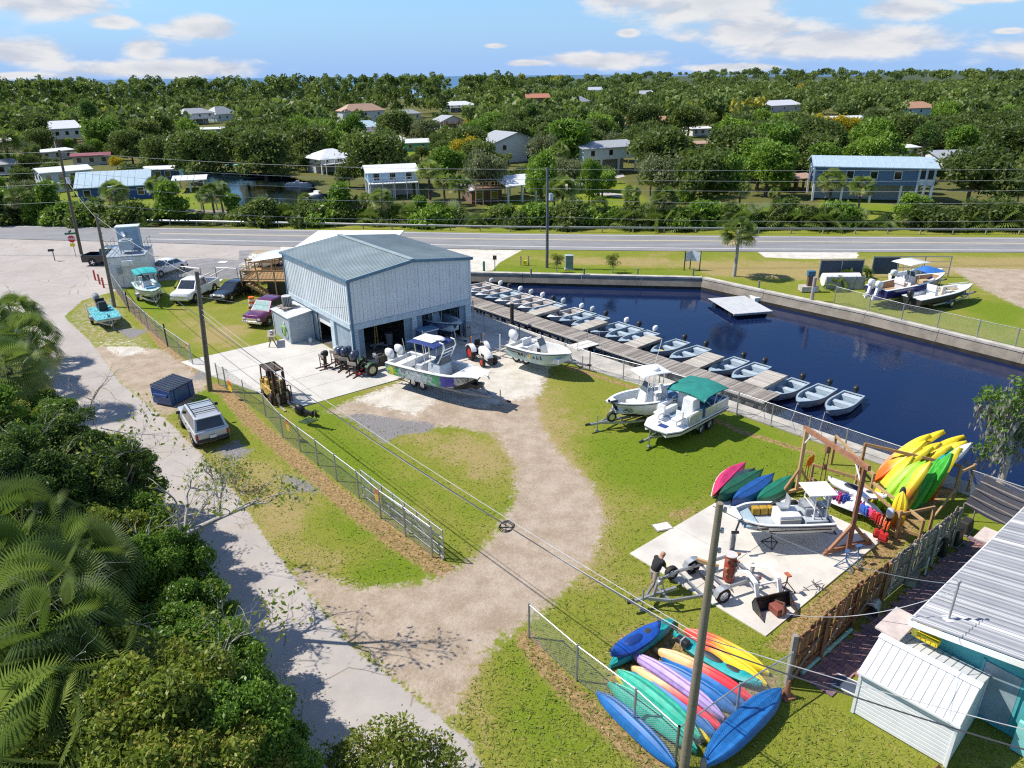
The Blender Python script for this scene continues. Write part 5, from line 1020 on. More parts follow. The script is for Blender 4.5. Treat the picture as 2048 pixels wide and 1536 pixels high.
def camo():
    m = bpy.data.materials.new('turquoise_camo'); m.use_nodes = True; N = NT(m.node_tree); co = N.n('ShaderNodeTexCoord').outputs['Object']; mp = N.n('ShaderNodeMapping',{'Vector': co,'Scale': (1,2.2,1)}).outputs[0]
    n1 = N.noise(mp,3.2,4,.6,1.5); c = N.mix(N.ss(n1,.47,.5),(.02,.30,.36),(.16,.50,.52)); c = N.mix(N.ss(N.noise(mp,4.5,3,.5,1),.58,.6),c,(.01,.08,.11))
    p = N.n('ShaderNodeBsdfPrincipled',{'Base Color': c,'Roughness': .6}); N.n('ShaderNodeOutputMaterial',{0: p.outputs[0]}); return m
R = [[(x,-wj / 2 * w,.42),(x,-wj / 2 * w * .8,zk),(x,wj / 2 * w * .8,zk),(x,wj / 2 * w,.42)] for x,w,zk in ((-2.2,.85,0),(.6,1,0),(1.6,.97,.05),(2.25,.9,.25))]
obj('hull',MB().loft(R),ALU,jb); obj('deck',MB().prism([(-2.2,-wj / 2 * .85),(.6,-wj / 2),(2.25,-wj / 2 * .9),(2.25,wj / 2 * .9),(.6,wj / 2),(-2.2,wj / 2 * .85)],.42,.47),camo(),jb,bevel=.01); obj('console',Box((-.6,.1,.85),(.6,.7,.75),top=.85),BLKP,jb,bevel=.03); obj('seat',Box((-1.3,.1,.75),(.5,.7,.5)).box((-1.55,.1,1.1),(.1,.7,.4)),BLKP,jb,bevel=.03)
outboard(jb,-2.25,0,.75,1.2,mat('grey_cowl',(.2,.22,.25)),BLKP,.3); trailer('boat_trailer','trailer under the turquoise camouflage flat boat',(cj.x - d.x * .5,cj.y - d.y * .5,0),rz,3.4,1.6,1.6,1)
for s in (1,-1): obj('guide_post',Tube([(-1.3,s * .98,.4),(-1.3,s * .98,1.5)],.045,8),WHITE,bpy.data.objects['boat_trailer.006'])
# aluminium work skiff on jack stands
c,rz,L = ends((1655,1030),(1462,1038),1.15); L *= .97
sk,half,sheer = boat_on('work_skiff','white open work skiff with yellow cushions propped on jack stands on the pad',c,rz,L,1.95,.72,PUTTY,PUTTY,SKW,mat('grey_deck',(.40,.44,.47),rough=.6,var=.15),zs=.55,zb=.72,zk=-.06,p=5.0,stern=.95,floor=.2,gw=.12,bowmin=.55,deck_t=.97,rake=.04)
obj('bow_deck',Box((L * .36,0,.48),(L * .17,1.5,.08)),mat('blue_grey_deck',(.36,.47,.52),rough=.5),sk,bevel=.02); obj('side_stripe',Beam((-L * .45,.99,.38),(L * .2,1.0,.4),.02,.05).beam((-L * .45,-.99,.38),(L * .2,-1.0,.4),.02,.05),DBOT,sk)
obj('registration_plate',Box((L * .27,.985,.52),(.5,.02,.1)),INK,sk)
obj('centre_box',Box((-.25,.1,.5),(.95,.9,.6)),SKW,sk,bevel=.03); obj('locker',Box((-.25,.58,.45),(.9,.06,.4)),WOODL,sk); obj('casting_platform',Box((-L * .33,0,.45),(1.0,1.4,.3)),mat('grey_deck',(.4,.44,.47)),sk,bevel=.02)
for i in range(4): obj('yellow_cushion',Box((L * .20 - i * .36,-.62,.42),(.33,.3,.34)),mat('ochre_cushion',(.42,.25,.025),rough=.7),sk,bevel=.04)
for x in (-.1,-1.2,-1.9): obj('chair',Box((x,-.1,.95),(.42,.42,.06)).box((x - .22,-.1,1.2),(.05,.42,.45)).tube([(x - .2,-.28,.25),(x + .2,-.28,.95)],.02).tube([(x + .2,-.28,.25),(x - .2,-.28,.95)],.02).tube([(x - .2,.08,.25),(x + .2,.08,.95)],.02).tube([(x + .2,.08,.25),(x - .2,.08,.95)],.02),ALU,sk)
for x in (-L * .30,-L * .43):
    for s in (.55,-.55): obj('tower_leg',Tube([(x,s,.3),(x * 1.0,s * .85,1.75)],.03),WHITE,sk)
obj('tower_top',Box((-L * .365,0,1.78),(1.25,1.15,.05)),WHITE,sk,bevel=.015)
for z in (.7,1.1,1.45): obj('tower_rail',Tube([(-L * .43,-.5,z),(-L * .43,.5,z)],.022).tube([(-L * .3,-.5,z),(-L * .3,.5,z)],.022),WHITE,sk)
for i in range(8): obj('life_vest',Box((-L * .43 + (i % 4) * .2,-.45 + (i // 4) * .7,.62 + (i % 2) * .15),(.16,.4,.42),.2 * i),(UPH,mat('grey_vest',(.25,.26,.3)))[i % 2],sk,bevel=.05)
for x in (-.15,-.9): wheel(sk,x,-.75,.28,.17,GREYP,name='spare_wheel').location.z = .5
obj('trolling_motor',Tube([(L * .45,.5,.75),(L * .5,.75,.8),(L * .54,.9,.45)],.04).cyl((L * .55,.95,.4),.07,.3,8,'x'),BLKP,sk)
def jack(loc,label,h,m,head=None):
    j = thing('jack_stand',label,'jack stand',loc,random.uniform(0,2),'jack stands on the pad')
    for i in range(3): a = i * 2.094; obj('leg',Tube([(.0,0,h * .62),(.42 * math.cos(a),.42 * math.sin(a),.02)],.022).tube([(.4 * math.cos(a),.4 * math.sin(a),.04),(.4 * math.cos(a + 2.094),.4 * math.sin(a + 2.094),.04)],.015),m,j)
    obj('screw',Tube([(0,0,h * .55),(0,0,h)],.03,8),m,j); obj('pad',Box((0,0,h + .02),(.28,.16,.05)),head or m,j); return j
JB,JK = mat('blue_stand',(.05,.12,.28),rough=.5),mat('dark_stand',(.03,.028,.025),rough=.7); OR = mat('orange_pad',(.45,.12,.05),rough=.7)
jack(G(1540,1090),'dark jack stand propping the bow of the white work skiff',.68,JK); jack(G(1655,1062),'dark jack stand under the stern of the white work skiff',.68,JK); jack(G(1688,1135),'blue jack stand under the crane foot, left one',.8,JB); jack(G(1712,1124),'blue jack stand under the crane foot, right one',.8,JB); jack(G(1570,1185),'rusty jack stand with orange head on the open pad',.85,FR,OR)
# boats on the far lot
c,rz,L = ends((1752,583),(1886,560),1.35)
nb,half,sheer = boat_on('boat','navy hulled boat with white top and twin white outboards across the basin',c,rz,L,2.5,.68,BLUEH,GELC,GELC,mat('teak_deck',(.42,.27,.15),rough=.7),zs=1.0,zb=1.35,zk=-.1,p=2.4,stern=.93,floor=.5,gw=.2,deck_t=.9,rake=.1,bowmin=.04)
console(nb,-.3,.5,UPH,w=1.0,h=1.2); ttop(nb,-.5,0,.7,2.9,2.6,2.0,WHITE); outboard(nb,-L / 2,.38,1.05,1.1,WHITE,WHITE,.25); outboard(nb,-L / 2,-.38,1.05,1.1,WHITE,WHITE,.25); obj('bow_seat',Box((L * .25,0,.7),(1,1.3,.35)),mat('tan_vinyl',(.5,.38,.22)),nb,bevel=.05); trailer('boat_trailer','trailer under the navy boat on the far grass lot',c,rz,L / 2 + .5,2.8,1.9,2)
c,rz,L = ends((1822,601),(1942,576),.95)
fb,half,sheer = boat_on('boat','low white and black flats boat on the far grass lot nearest the sea wall',c,rz,L,2.1,.5,DBOT,DBOT,SKW,SKW,zs=.7,zb=.85,zk=-.05,p=2.6,stern=.93,floor=.45,gw=.25,deck_t=.85,bowmin=.05)
console(fb,-.4,.45,mat('cream_console',(.66,.6,.46)),w=.9,h=.8,scr=False); obj('hatch',Box((1.2,0,.8),(.9,.8,.06)),mat('tan_hatch',(.42,.34,.2)),fb); outboard(fb,-L / 2,0,.75,1.0,BLKP,BLKP,.2); obj('trolling_motor',Tube([(L * .2,.6,1.0),(L * .46,.2,1.0)],.04),WHITE,fb); trailer('boat_trailer','trailer under the flats boat on the far grass lot',c,rz,L / 2 + .6,2.3,1.7,1)
c,rz,L = ends((1790,556),(1885,545),1.2); L = 5.5
gb,half,sheer = boat_on('boat','white boat with bright blue cover behind the navy boat',c,rz,L,2.1,.6,GELC,GELC,GELC,LINER,zs=.8,zb=1.0,zk=-.05,p=2.4,floor=.4,gw=.2,deck_t=.9); R = [[(x,y,.95 + h * (1 - (y / 1.0) ** 2)) for y in np.linspace(-.95,.95,7)] for x,h in ((0,.1),(.7,.5),(1.4,.35),(2.2,.1))]; m = MB().loft(R,False,False); obj('cover',m,mat('blue_tarp',(.03,.16,.50),rough=.6),gb,smooth=60); outboard(gb,-L / 2,0,.8,1.1,WHITE,BLKP); trailer('boat_trailer','trailer under the boat with the blue cover',c,rz,L / 2 + .6,2.3,1.7,1)
# ================================================================ CANOES, KAYAKS, RACK, CRANE
def orient(o,a,b,roll=0.0,flip=False):
    a,b = Vector(a),Vector(b); x = (b - a).normalized(); up = Vector((0,0,1)); y = up.cross(x).normalized(); z = x.cross(y)
    R = Matrix((x,y,z)).transposed().to_4x4() @ Matrix.Rotation(roll + (math.pi if flip else 0),4,'X')
    o.matrix_world = Matrix.Translation((a + b) / 2) @ R; return o
def plastic(name,c0,c1=None,L=3.4):
    if c1 is None: return mat(name,c0,rough=.48,var=.2,sc=3.5)
    if name in MC: return MC[name]
    m = bpy.data.materials.new(name); m.use_nodes = True; N = NT(m.node_tree); MC[name] = m
    co = N.n('ShaderNodeTexCoord').outputs['Object']; x = N.n('ShaderNodeSeparateXYZ',{0: co}).outputs[0]
    f = N.ss(N.m('ADD',x,N.m('MULTIPLY',N.m('SUBTRACT',N.noise(co,3,4),.5),1.2)),-.9,.5)
    p = N.n('ShaderNodeBsdfPrincipled',{'Base Color': N.mix(f,c0,c1),'Roughness': .42}); N.n('ShaderNodeOutputMaterial',{0: p.outputs[0]}); return m
KBLUE,KTEAL,KGREEN,KYEL = plastic('kayak_blue',(.012,.135,.40)),plastic('kayak_teal',(.012,.33,.33)),plastic('kayak_seagreen',(.03,.40,.27)),plastic('kayak_yellow',(.68,.53,.015))
KLIME,KGRN,KLAV,KWHT,KORG = plastic('kayak_lime',(.30,.62,.015)),plastic('kayak_green',(.05,.42,.03)),plastic('kayak_lavender',(.42,.30,.58)),plastic('kayak_white',(.70,.71,.74)),plastic('kayak_orange',(.75,.17,.01))
KRY,KPR,KYO,KROYAL,KOLV = plastic('kayak_red_to_yellow',(.80,.06,.03),(.72,.56,.02)),plastic('kayak_peach_to_red',(.78,.47,.20),(.72,.035,.05)),plastic('kayak_orange_to_yellow',(.72,.14,.01),(.72,.56,.02)),plastic('kayak_royal',(.008,.07,.36)),plastic('kayak_ochre',(.50,.40,.03))
def kayak(label,a,b,m,flip=True,w=.76,roll=0.0,grp='kayaks',deep=.30,name='kayak'):
    a,b = Vector(a),Vector(b); L = (b - a).length; t = thing(name,label,'kayak',(0,0,0),0,grp); R = []; n = 16
    for i in range(n):
        q = i / (n - 1); s = 2 * q - 1; hw = w / 2 * max(.07,(1 - abs(s) ** 3.1)) ** .8; rock = .15 * abs(s) ** 3; d = deep * (1 - .4 * s * s)
        R.append([(s * L / 2,y * hw,z) for y,z in ((-1,.05 + rock * .8),(-.93,-d * .30 + rock),(-.74,-d * .60 + rock),(-.56,-d * .63 + rock),(-.44,-d * .56 + rock),(-.2,-d * .66 + rock),(0,-d * .78 + rock * 1.1),(.2,-d * .66 + rock),(.44,-d * .56 + rock),(.56,-d * .63 + rock),(.74,-d * .60 + rock),(.93,-d * .30 + rock),(1,.05 + rock * .8),(.55,.12 + rock),(0,.14 + rock * 1.1),(-.55,.12 + rock))])
    h = obj('hull',MB().loft(R),m,t,smooth=32)
    obj('seat_well',Ell((-.15,0,.1),(.5,w * .30,.09),14,6),mat('dark_well',(.03,.035,.04),rough=.6) if not m is KROYAL else mat('blue_well',(.004,.035,.2)),t,smooth=60); obj('foot_well',Ell((.75,0,.11),(.42,w * .24,.06),12,6),MC.get('dark_well') or BLKP,t,smooth=60)
    for s in (1,-1): obj('carry_handle',Tube([(s * (L / 2 - .16),-.07,.2),(s * (L / 2 - .12),0,.3),(s * (L / 2 - .16),.07,.2)],.014,5),BLKP,t)
    return orient(t,a,b,roll,flip)
def canoe(label,a,b,m,roll,w=.92):
    a,b = Vector(a),Vector(b); t = thing('canoe',label,'canoe',(0,0,0),0,'upturned canoes'); L = (b - a).length; R = []
    for i in range(17):
        s = 2 * i / 16 - 1; hw = w / 2 * max(.03,1 - abs(s) ** 2.2); up = .14 * abs(s) ** 4
        R.append([(s * L / 2,y * hw,z) for y,z in ((-1,.0 - up),(-.97,.2),(-.75,.36),(-.35,.41),(-.06,.42),(0,.445),(.06,.42),(.35,.41),(.75,.36),(.97,.2),(1,.0 - up))])
    mb = MB().loft(R,False,False); obj('hull',mb,m,t,smooth=40)
    for s in (1,-1): obj('gunwale',Tube([r[0 if s < 0 else -1] for r in R],.025,5),BLKP if m is not PINK else WHITE,t)
    for x in (-.9,.9): obj('thwart',Box((x,0,.05),(.12,w * .85,.03)),WOODL,t)
    return orient(t,a,b,roll)
PINK = mat('canoe_pink',(.58,.035,.14),rough=.45); CG,CB_,CG2,CDK = mat('canoe_dark_green',(.012,.10,.05),rough=.5),mat('canoe_blue',(.014,.085,.30),rough=.45),mat('canoe_green',(.012,.16,.09),rough=.45),mat('canoe_grey_green',(.03,.06,.07),rough=.6)
for (p,q,m,r,z,lab) in (((1426,990),(1483,932),PINK,.55,.18,'pink canoe lying upturned at the left end of the row'),((1436,992),(1504,946),CDK,.35,.06,'dark grey green canoe half under the pink and green canoes'),((1433,1001),(1522,949),CG,.25,.2,'dark green canoe lying upturned between the grey canoe and the blue one'),
                              ((1461,1012),(1545,958),CB_,.15,.1,'blue canoe lying upturned with its keel line showing'),((1510,1012),(1588,960),CG2,.1,.06,'green canoe lying upturned at the right end of the row')): canoe(lab,G(*p,z),G(*q,z),m,r)
PILE = [((1220,1328),(1348,1236),.22,KTEAL,1,'teal kayak under the royal blue kayak at the top left of the pile',.74),((1222,1314),(1320,1251),.55,KROYAL,0,'royal blue sit-on kayak lying right way up on a teal one',.72),((1264,1303),(1449,1433),.35,KLAV,1,'lavender kayak across the middle of the pile',.62),
        ((1370,1256),(1539,1343),.2,KRY,1,'red and yellow kayak at the outer edge next to the grass',.66),((1365,1271),(1534,1366),.2,KRY,1,'red and yellow kayak second from the grass edge',.66),((1347,1273),(1522,1376),.2,KTEAL,0,'teal kayak with dark deck bag beside the red and yellow pair',.66),((1309,1294),(1510,1399),.22,KPR,1,'peach and red kayak beside the teal one with the deck bag',.62),
        ((1323,1309),(1492,1407),.18,KBLUE,1,'blue kayak just below the upper peach and red kayak',.62),((1306,1320),(1477,1423),.18,KBLUE,1,'blue kayak tucked against the lavender kayak',.62),((1262,1329),(1446,1456),.2,KPR,1,'peach and red kayak just below the lavender kayak',.64),((1266,1341),(1436,1471),.18,KBLUE,1,'blue kayak between a peach kayak and a sea green one',.62),
        ((1232,1350),(1424,1483),.1,KYEL,1,'yellow kayak mostly hidden between the two sea green kayaks',.5),((1236,1337),(1400,1470),.4,KGREEN,1,'broad sea green kayak on top in the lower pile',.78),((1217,1362),(1394,1496),.3,KGREEN,1,'sea green kayak against the chain link fence',.74),((1194,1380),(1352,1530),.15,KBLUE,1,'blue kayak pushed under the chain link fence at the bottom left',.66),((1562,1374),(1408,1526),.4,KBLUE,1,'large blue kayak leaning outside the fence corner',.92)]
for p,q,z,m,fl,lab,w in PILE: kayak(lab,G(*p,z),G(*q,z),m,bool(fl),w,grp='kayaks piled on the straw')
dbg = thing('deck_bag','black gear bag strapped on the teal kayak','bag',G(1365,1288,.3),-.8); obj('bag',Box((0,0,.14),(.55,.3,.2),top=.85),BLKP,dbg,bevel=.04); obj('strap',Box((0,0,.15),(.06,.31,.22)),GREYP,dbg)
# kayak rack: two timber racks of leaning kayaks
rk = thing('kayak_rack','timber rack of posts and rails holding leaning kayaks by the water','rack',(0,0,0))
def px3(p,z): return G(p[0],p[1],z)
RP = {}
for nm,(px,py),zt in (('a',(1620,968),1.15),('b',(1835,1090),1.3),('c',(1662,928),1.7),('d',(1716,960),2.1),('e',(1705,995),1.5),('f',(1735,1010),1.75),('g',(1905,1000),1.9),('h',(1858,1060),1.2),('i',(1790,1075),1.4),('j',(1935,985),1.6)):
    b = G(px,py); RP[nm] = b; obj('post',Beam(b,b + Vector((0,0,zt)),.11),WOODT,rk)
def rail(a,b,za,zb,m=WOODT): obj('rail',Beam(RP[a] + Vector((0,0,za)),RP[b] + Vector((0,0,zb)),.07,.14),m,rk)
rail('a','e',1.1,1.1); rail('e','i',1.1,1.15); rail('c','f',1.65,1.65); rail('f','b',1.25,1.25); rail('d','g',2.05,1.85); rail('i','h',1.2,1.2); rail('h','g',.55,.6); rail('i','b',.5,.5); rail('g','j',1.5,1.5); rail('a','i',.35,.35); rail('f','g',.5,.5)
LEAN = [((1772,938),(1886,858),KYO,'farthest yellow kayak with its tip highest over the water'),((1752,946),(1858,866),KYO,'yellow kayak with orange tail at the left of the far row'),((1800,940),(1926,868),KYEL,'bright yellow kayak second from the right in the far row'),((1812,948),(1932,880),KYEL,'yellow kayak beside the teal one in the far row'),((1745,962),(1840,888),KYO,'yellow kayak low at the left front of the far row'),((1772,960),(1878,885),KYEL,'yellow kayak in the middle of the far row'),((1758,972),(1860,893),KRY,'yellow kayak with red tail in the middle front of the far row'),((1790,968),(1893,894),KYEL,'yellow kayak with broad flat hull at the far row front'),((1808,975),(1914,897),KTEAL,'teal kayak between yellow kayaks and the white one'),((1830,978),(1942,884),KWHT,'white kayak at the right end of the rack over the water')]
FRONT = [((1742,1004),(1812,925),KYEL,'yellow kayak behind the lime one in the near row'),((1752,1014),(1822,938),KLIME,'lime green kayak leaning at the left end of the near row'),((1767,1018),(1830,944),KLIME,'second lime green kayak of the near row'),((1783,1026),(1838,950),KRY,'yellow kayak with red lower tip in the near row'),((1798,1028),(1852,930),KOLV,'ochre yellow kayak in the near row'),((1815,1024),(1866,936),KGRN,'bright green kayak in the middle of the near row'),((1828,1014),(1878,926),KTEAL,'teal kayak tip showing behind the green ones'),((1836,1012),(1880,940),KGRN,'second bright green kayak of the near row'),((1855,1000),(1896,928),KYO,'orange yellow kayak at the right end of the near row'),((1790,1062),(1806,985),KYO,'small orange yellow kayak standing at the near corner of the rack')]
for row,zl,zh,L_,g in ((LEAN,.35,2.35,3.1,'kayaks leaning in the far row of the rack'),(FRONT,.15,2.0,2.9,'kayaks leaning in the near row of the rack')):
    for p,q,m,lab in row:
        a,b = G(*p,zl),G(*q,zh); d = (b - a).normalized(); kayak(lab,a,a + d * (1.9 if 'small' in lab else max(L_,min(3.9,(b - a).length))),m,True,.63,random.uniform(-.4,.25),g,.27)
sb = G(1690,1005,.75); kayak('long white paddle board lying on the rack rails',G(1655,962,.95),G(1772,1000,.95),KWHT,False,.85,0,'boards on the rack',.16,'paddle_board'); kayak('white skiff hull lying on the lower rack rails',G(1645,985,.45),G(1765,1030,.45),KWHT,True,1.15,0,'boards on the rack',.45,'dinghy')
tw = thing('towel','white towel hanging over the rack rail','towel',G(1713,1012,.4),-.6); m = MB().loft([[(x,.03 * math.sin(x * 20),0) for x in np.linspace(-.4,.4,13)],[(x,.03 * math.sin(x * 20),.55) for x in np.linspace(-.4,.4,13)],[(x,.1 + .03 * math.sin(x * 20),.6) for x in np.linspace(-.4,.4,13)],[(x,.16 + .03 * math.sin(x * 20),.2) for x in np.linspace(-.4,.4,13)]],False,False); obj('cloth',m,UPH,tw); obj('hem',Box((0,0,.0),(.8,.02,.04)),UPH,tw)
# life jackets hung on the rack and paddles
VC = [mat('vest_red',(.55,.02,.02),rough=.8),mat('vest_orange',(.75,.14,.02),rough=.8),mat('vest_pink',(.65,.06,.22),rough=.8),mat('vest_blue',(.03,.10,.45),rough=.8),mat('vest_yellow',(.7,.5,.03),rough=.8),mat('vest_purple',(.2,.05,.3),rough=.8),mat('vest_coral',(.7,.2,.12),rough=.8)]
VN = ['red','orange','pink','blue','yellow','purple','coral']
vl = [(1622,990,6),(1630,982,4),(1640,983,1),(1648,986,1),(1656,990,0),(1664,994,2),(1672,999,5),(1680,1003,2),(1720,1020,2),(1726,1026,3),(1733,1030,3),(1741,1034,2),(1749,1040,0),(1757,1046,0),(1764,1053,6),(1772,1062,1),(1690,1006,3),(1755,1075,0),(1765,1082,0)]
ORD = [w + ' from the far end of the rack rail' for w in 'first second third fourth fifth sixth seventh eighth'.split()] + [w + ' of those hanging between the crane leg and the small outboard' for w in 'first second third fourth fifth sixth seventh eighth'.split()] + ['alone on the rail behind the tower top','left one lying at the foot of the rack','right one lying at the foot of the rack']
for i,(px,py,k) in enumerate(vl):
    v = thing('life_jacket','%s life jacket, %s' % (VN[k],ORD[i]),'life jacket',G(px,py,.55 if i < 17 else .25),random.uniform(0,3),'life jackets on the rack')
    for s in (-1,1): obj('front_panel',Box((s * .1,-.05,.2),(.18,.08,.45),top=.8),VC[k],v,bevel=.03)
    obj('back_panel',Box((0,.08,.22),(.36,.08,.42),top=.8),VC[k],v,bevel=.03); obj('belt',Box((0,.01,.12),(.4,.24,.03)),BLKP,v)
for i,(px,py) in enumerate(((1612,965),(1618,960),(1606,972))):
    p = thing('paddle','orange %s paddle blade standing at the end of the rack' % ('left','right','lowest')[i],'paddle',G(px,py,.0),.5 * i,'orange paddles'); obj('blade',Ell((0,0,1.2),(.13,.03,.28),12,8),KORG,p,smooth=60); obj('shaft',Tube([(0,0,0),(0,0,1.0)],.018),BLKP,p)
om = thing('small_outboard','small silver and black outboard motor clamped at the near corner of the rack','outboard',G(1770,1072,.0),1.0); outboard(om,.3,0,.95,.8,MC['silver_cowl'],BLKP,0,'motor_leg'); obj('stand',Tube([(.25,0,0),(.25,0,1)],.05),WOODT,om)
# boat lifting crane
cr_ = thing('gantry_crane','rusty timber and steel gantry crane standing over the work skiff','crane',(0,0,0)); ft,bk = G(1694,1108),G(1592,985); tf,tb = G(1722,932,3.95),G(1605,858,3.6)
tf = Vector((ft.x,ft.y,ZT(ft,1722,932))); tb = Vector((bk.x,bk.y,ZT(bk,1605,858)))
obj('leg',Beam(ft + Vector((0,0,.15)),tf,.15),ORED,cr_); obj('leg',Beam(bk + Vector((0,0,.1)),tb,.14),WOODT,cr_); dd = (tf - tb).normalized(); obj('top_beam',Beam(tb - dd * .2,tf + dd * .3,.13,.22),ORED,cr_)
fx = G(1650,1112),G(1738,1090); obj('foot_beam',Beam(fx[0] + Vector((0,0,.22)),fx[1] + Vector((0,0,.22)),.14,.16),ORED,cr_)
for p in fx: obj('foot_roller',Cyl(p + Vector((0,0,.1)),.1,.12,10,'y'),ORED,cr_); obj('strut',Beam(p.lerp(ft,.15) + Vector((0,0,.3)),ft + Vector((0,0,1.5)),.12),WOODT if p is fx[1] else ORED,cr_)
fb = bk - Vector((.8,.3,0)),bk + Vector((.8,.3,0)); obj('foot_beam',Beam(fb[0] + Vector((0,0,.15)),fb[1] + Vector((0,0,.15)),.14),WOODT,cr_)
for p in fb: obj('strut',Beam(p + Vector((0,0,.2)),bk + Vector((0,0,1.4)),.1),WOODT,cr_)
hk = tb.lerp(tf,.42); obj('hoist_block',Box(hk - Vector((0,0,.3)),(.2,.2,.35)),ORED,cr_,bevel=.03)
for s in (-.07,.07): obj('chain',Tube([hk + Vector((s,0,-.4)),hk + Vector((s * 1.5,0,-2.2))],.02),FR,cr_)
obj('hook',Box(hk - Vector((0,0,1.2)),(.15,.12,.25)),ORED,cr_); obj('brace',Beam(tf - Vector((0,0,.9)),tf - dd * .8,.05),WHITE,cr_); obj('brace',Beam(tb - Vector((0,0,.8)),tb + dd * .7,.05),WHITE,cr_)
# empty trailer, tank, loader, barrel frame
hb,wl_,wr_ = G(1252,1226),G(1441,1198),G(1386,1152)
am = (wl_ + wr_) / 2; dt = (hb - am).normalized(); trailer('boat_trailer','empty galvanised boat trailer with one wheel off beside the standing man',am,face(am,hb),(hb - am).length - .3,1.9,1.62,1,bunks=False,curve=.62)
lw = thing('trailer_wheel','black trailer wheel the man is measuring','wheel',G(1342,1157,.05) + Vector((0,0,0)),.4); wheel(lw,0,0,.3,.2,CHROME,'tyre_wheel'); obj('hub',Cyl((0,.05,.3),.05,.15,8,'y'),STEEL,lw)
bdw = thing('timber_bunk','short brown timber bunk board on the trailer','board',G(1415,1126,.7),-.55); obj('board',Box((0,0,0),(.9,.1,.16)),WOODT,bdw); obj('bracket',Box((0,0,-.2),(.05,.05,.3)),STEEL,bdw)
tk = thing('air_tank','rusty red upright tank with pale lid and steel brackets on the pad','tank',G(1456,1162),.3); TR = mat('tank_red',(.36,.055,.025),rough=.5,var=.25,rust=.3); obj('vessel',Tube([(0,0,.06),(0,0,.12),(0,0,1.2),(0,0,1.28)],[.16,.23,.23,.2],18),TR,tk,smooth=40); obj('lid',Cyl((0,0,1.3),.25,.05,18),mat('tank_lid',(.6,.55,.52),rough=.6),tk,bevel=.01)
for z in (.45,.75,1.15): obj('bracket',Box((.1,.0,z),(.85,.12,.09),.35),ORED,tk)
obj('pipe',Tube([(.1,-.22,1.2),(.15,-.3,.9),(0,-.27,.3)],.02),GREYP,tk); obj('pump',Box((.05,-.2,1.0),(.2,.14,.3)),FR,tk,bevel=.02)
ib = thing('steel_channel','short upright grey steel channel on the pad behind the red tank','channel',G(1462,1101),.2); obj('web',Box((0,0,.45),(.2,.02,.9)),GREYP,ib);
for s in (-.1,.1): obj('flange',Box((s,-.04,.45),(.02,.1,.9)),GREYP,ib)
bkp = G(1550,1225); ld = thing('front_loader','white tractor front loader arms with black bucket lying on the pad','loader',bkp,face(bkp,G(1495,1165)) + math.pi)
sec = [(-.35,.05),(.35,.0),(.45,.12),(.0,.25),(-.25,.65),(-.4,.62)]; obj('bucket',MB().extr([(x,-.75,z) for x,z in ((.45,.02),(.4,.02),(-.3,.03),(-.42,.3),(-.3,.62),(-.34,.62),(-.48,.3),(-.34,-.0),(.45,-.02))],(0,1.5,0)),mat('bucket_black',(.03,.03,.032),rough=.5,rust=.25),ld)
for s in (-.75,.75): obj('bucket_side',MB().extr([(.45,s,.0),(-.34,s,.0),(-.48,s,.3),(-.32,s,.62)],(0,.03,0)),MC['bucket_black'],ld)
for s in (-.5,.5):
    pts = [(-.45,s,.35),(-.7,s,.95),(-1.3,s,1.05),(-2.1,s,.55),(-2.4,s,.35)]
    for a,b in zip(pts[:-1],pts[1:]): obj('loader_arm',Beam(a,b,.09,.17,(0,1,0)),WHITE,ld,bevel=.01)
    obj('cylinder',Tube([(-.5,s + .1,.3),(-1.2,s + .1,.6)],.04,8),CHROME,ld); obj('mount',Beam((-2.3,s,.5),(-2.35,s,.0),.1,.14),GREYP,ld)
obj('cross_tube',Tube([(-.75,-.5,.8),(-.75,.5,.8)],.05),WHITE,ld); sc_ = thing('scrap_engine','rusty engine parts lying in the black bucket','engine',bkp + Vector((.05,-.05,.03)),.4)
obj('block',Box((0,0,.2),(.45,.5,.3)),mat('engine_red',(.25,.07,.05),rough=.6),sc_,bevel=.03); obj('pulley',Cyl((.25,.1,.2),.15,.08,12,'x'),GREYP,sc_); obj('pipe',Tube([(-.1,-.4,.2),(.2,-.1,.45),(.1,.4,.3)],.05),FR,sc_)
scr_ = thing('scrap_pile','bent pale metal scrap and branches at the edge of the pad','scrap',G(1630,1180),.5)
for i in range(9): a = random.uniform(0,6.3); obj('rod',Tube([(random.uniform(-.5,.5),random.uniform(-.3,.3),.05),(random.uniform(-.5,.5),random.uniform(-.3,.3),random.uniform(.1,.5))],.018,5),(STEEL,WOODG,FR)[i % 3],scr_)
# outboards on stands by the shed
ST = [(648,737,-2.4,BLKP,.85,'black outboard on a stand, farthest from the corner trim'),(672,728,-2.0,mat('pale_cowl',(.45,.52,.5),rough=.4),.85,'uncovered grey outboard between two others on stands'),(680,738,-2.1,MC['navy_cowl'],1.05,'navy outboard on a stand, left one of the three navy motors'),(690,742,-1.8,MC['navy_cowl'],1.1,'navy outboard on a stand, middle one of the three navy motors'),(708,752,-2.0,MC['navy_cowl'],1.15,'navy outboard on a stand nearest the shed corner'),(700,735,-1.5,MC['navy_cowl'],1.0,'navy outboard on a stand hard against the shed wall')]
for px,py,rz,m,k,lab in ST:
    p = G(px,py); o = thing('outboard_on_stand',lab,'outboard',p,rz,'outboards on stands'); outboard(o,.1,0,.98 * k,k,m,FR if k < 1 else BLKP,0,'motor_leg')
    for s in (-.28,.28): obj('stand_post',Beam((.1,s,.05),(.1,s,1.05),.05),FR,o); obj('stand_foot',Beam((-.55,s,.06),(.5,s,.06),.06),FR,o)
    obj('stand_plate',Box((.12,0,.95),(.06,.7,.22)),WOODG,o); obj('stand_bar',Beam((.1,-.3,.35),(.1,.3,.35),.04),FR,o)
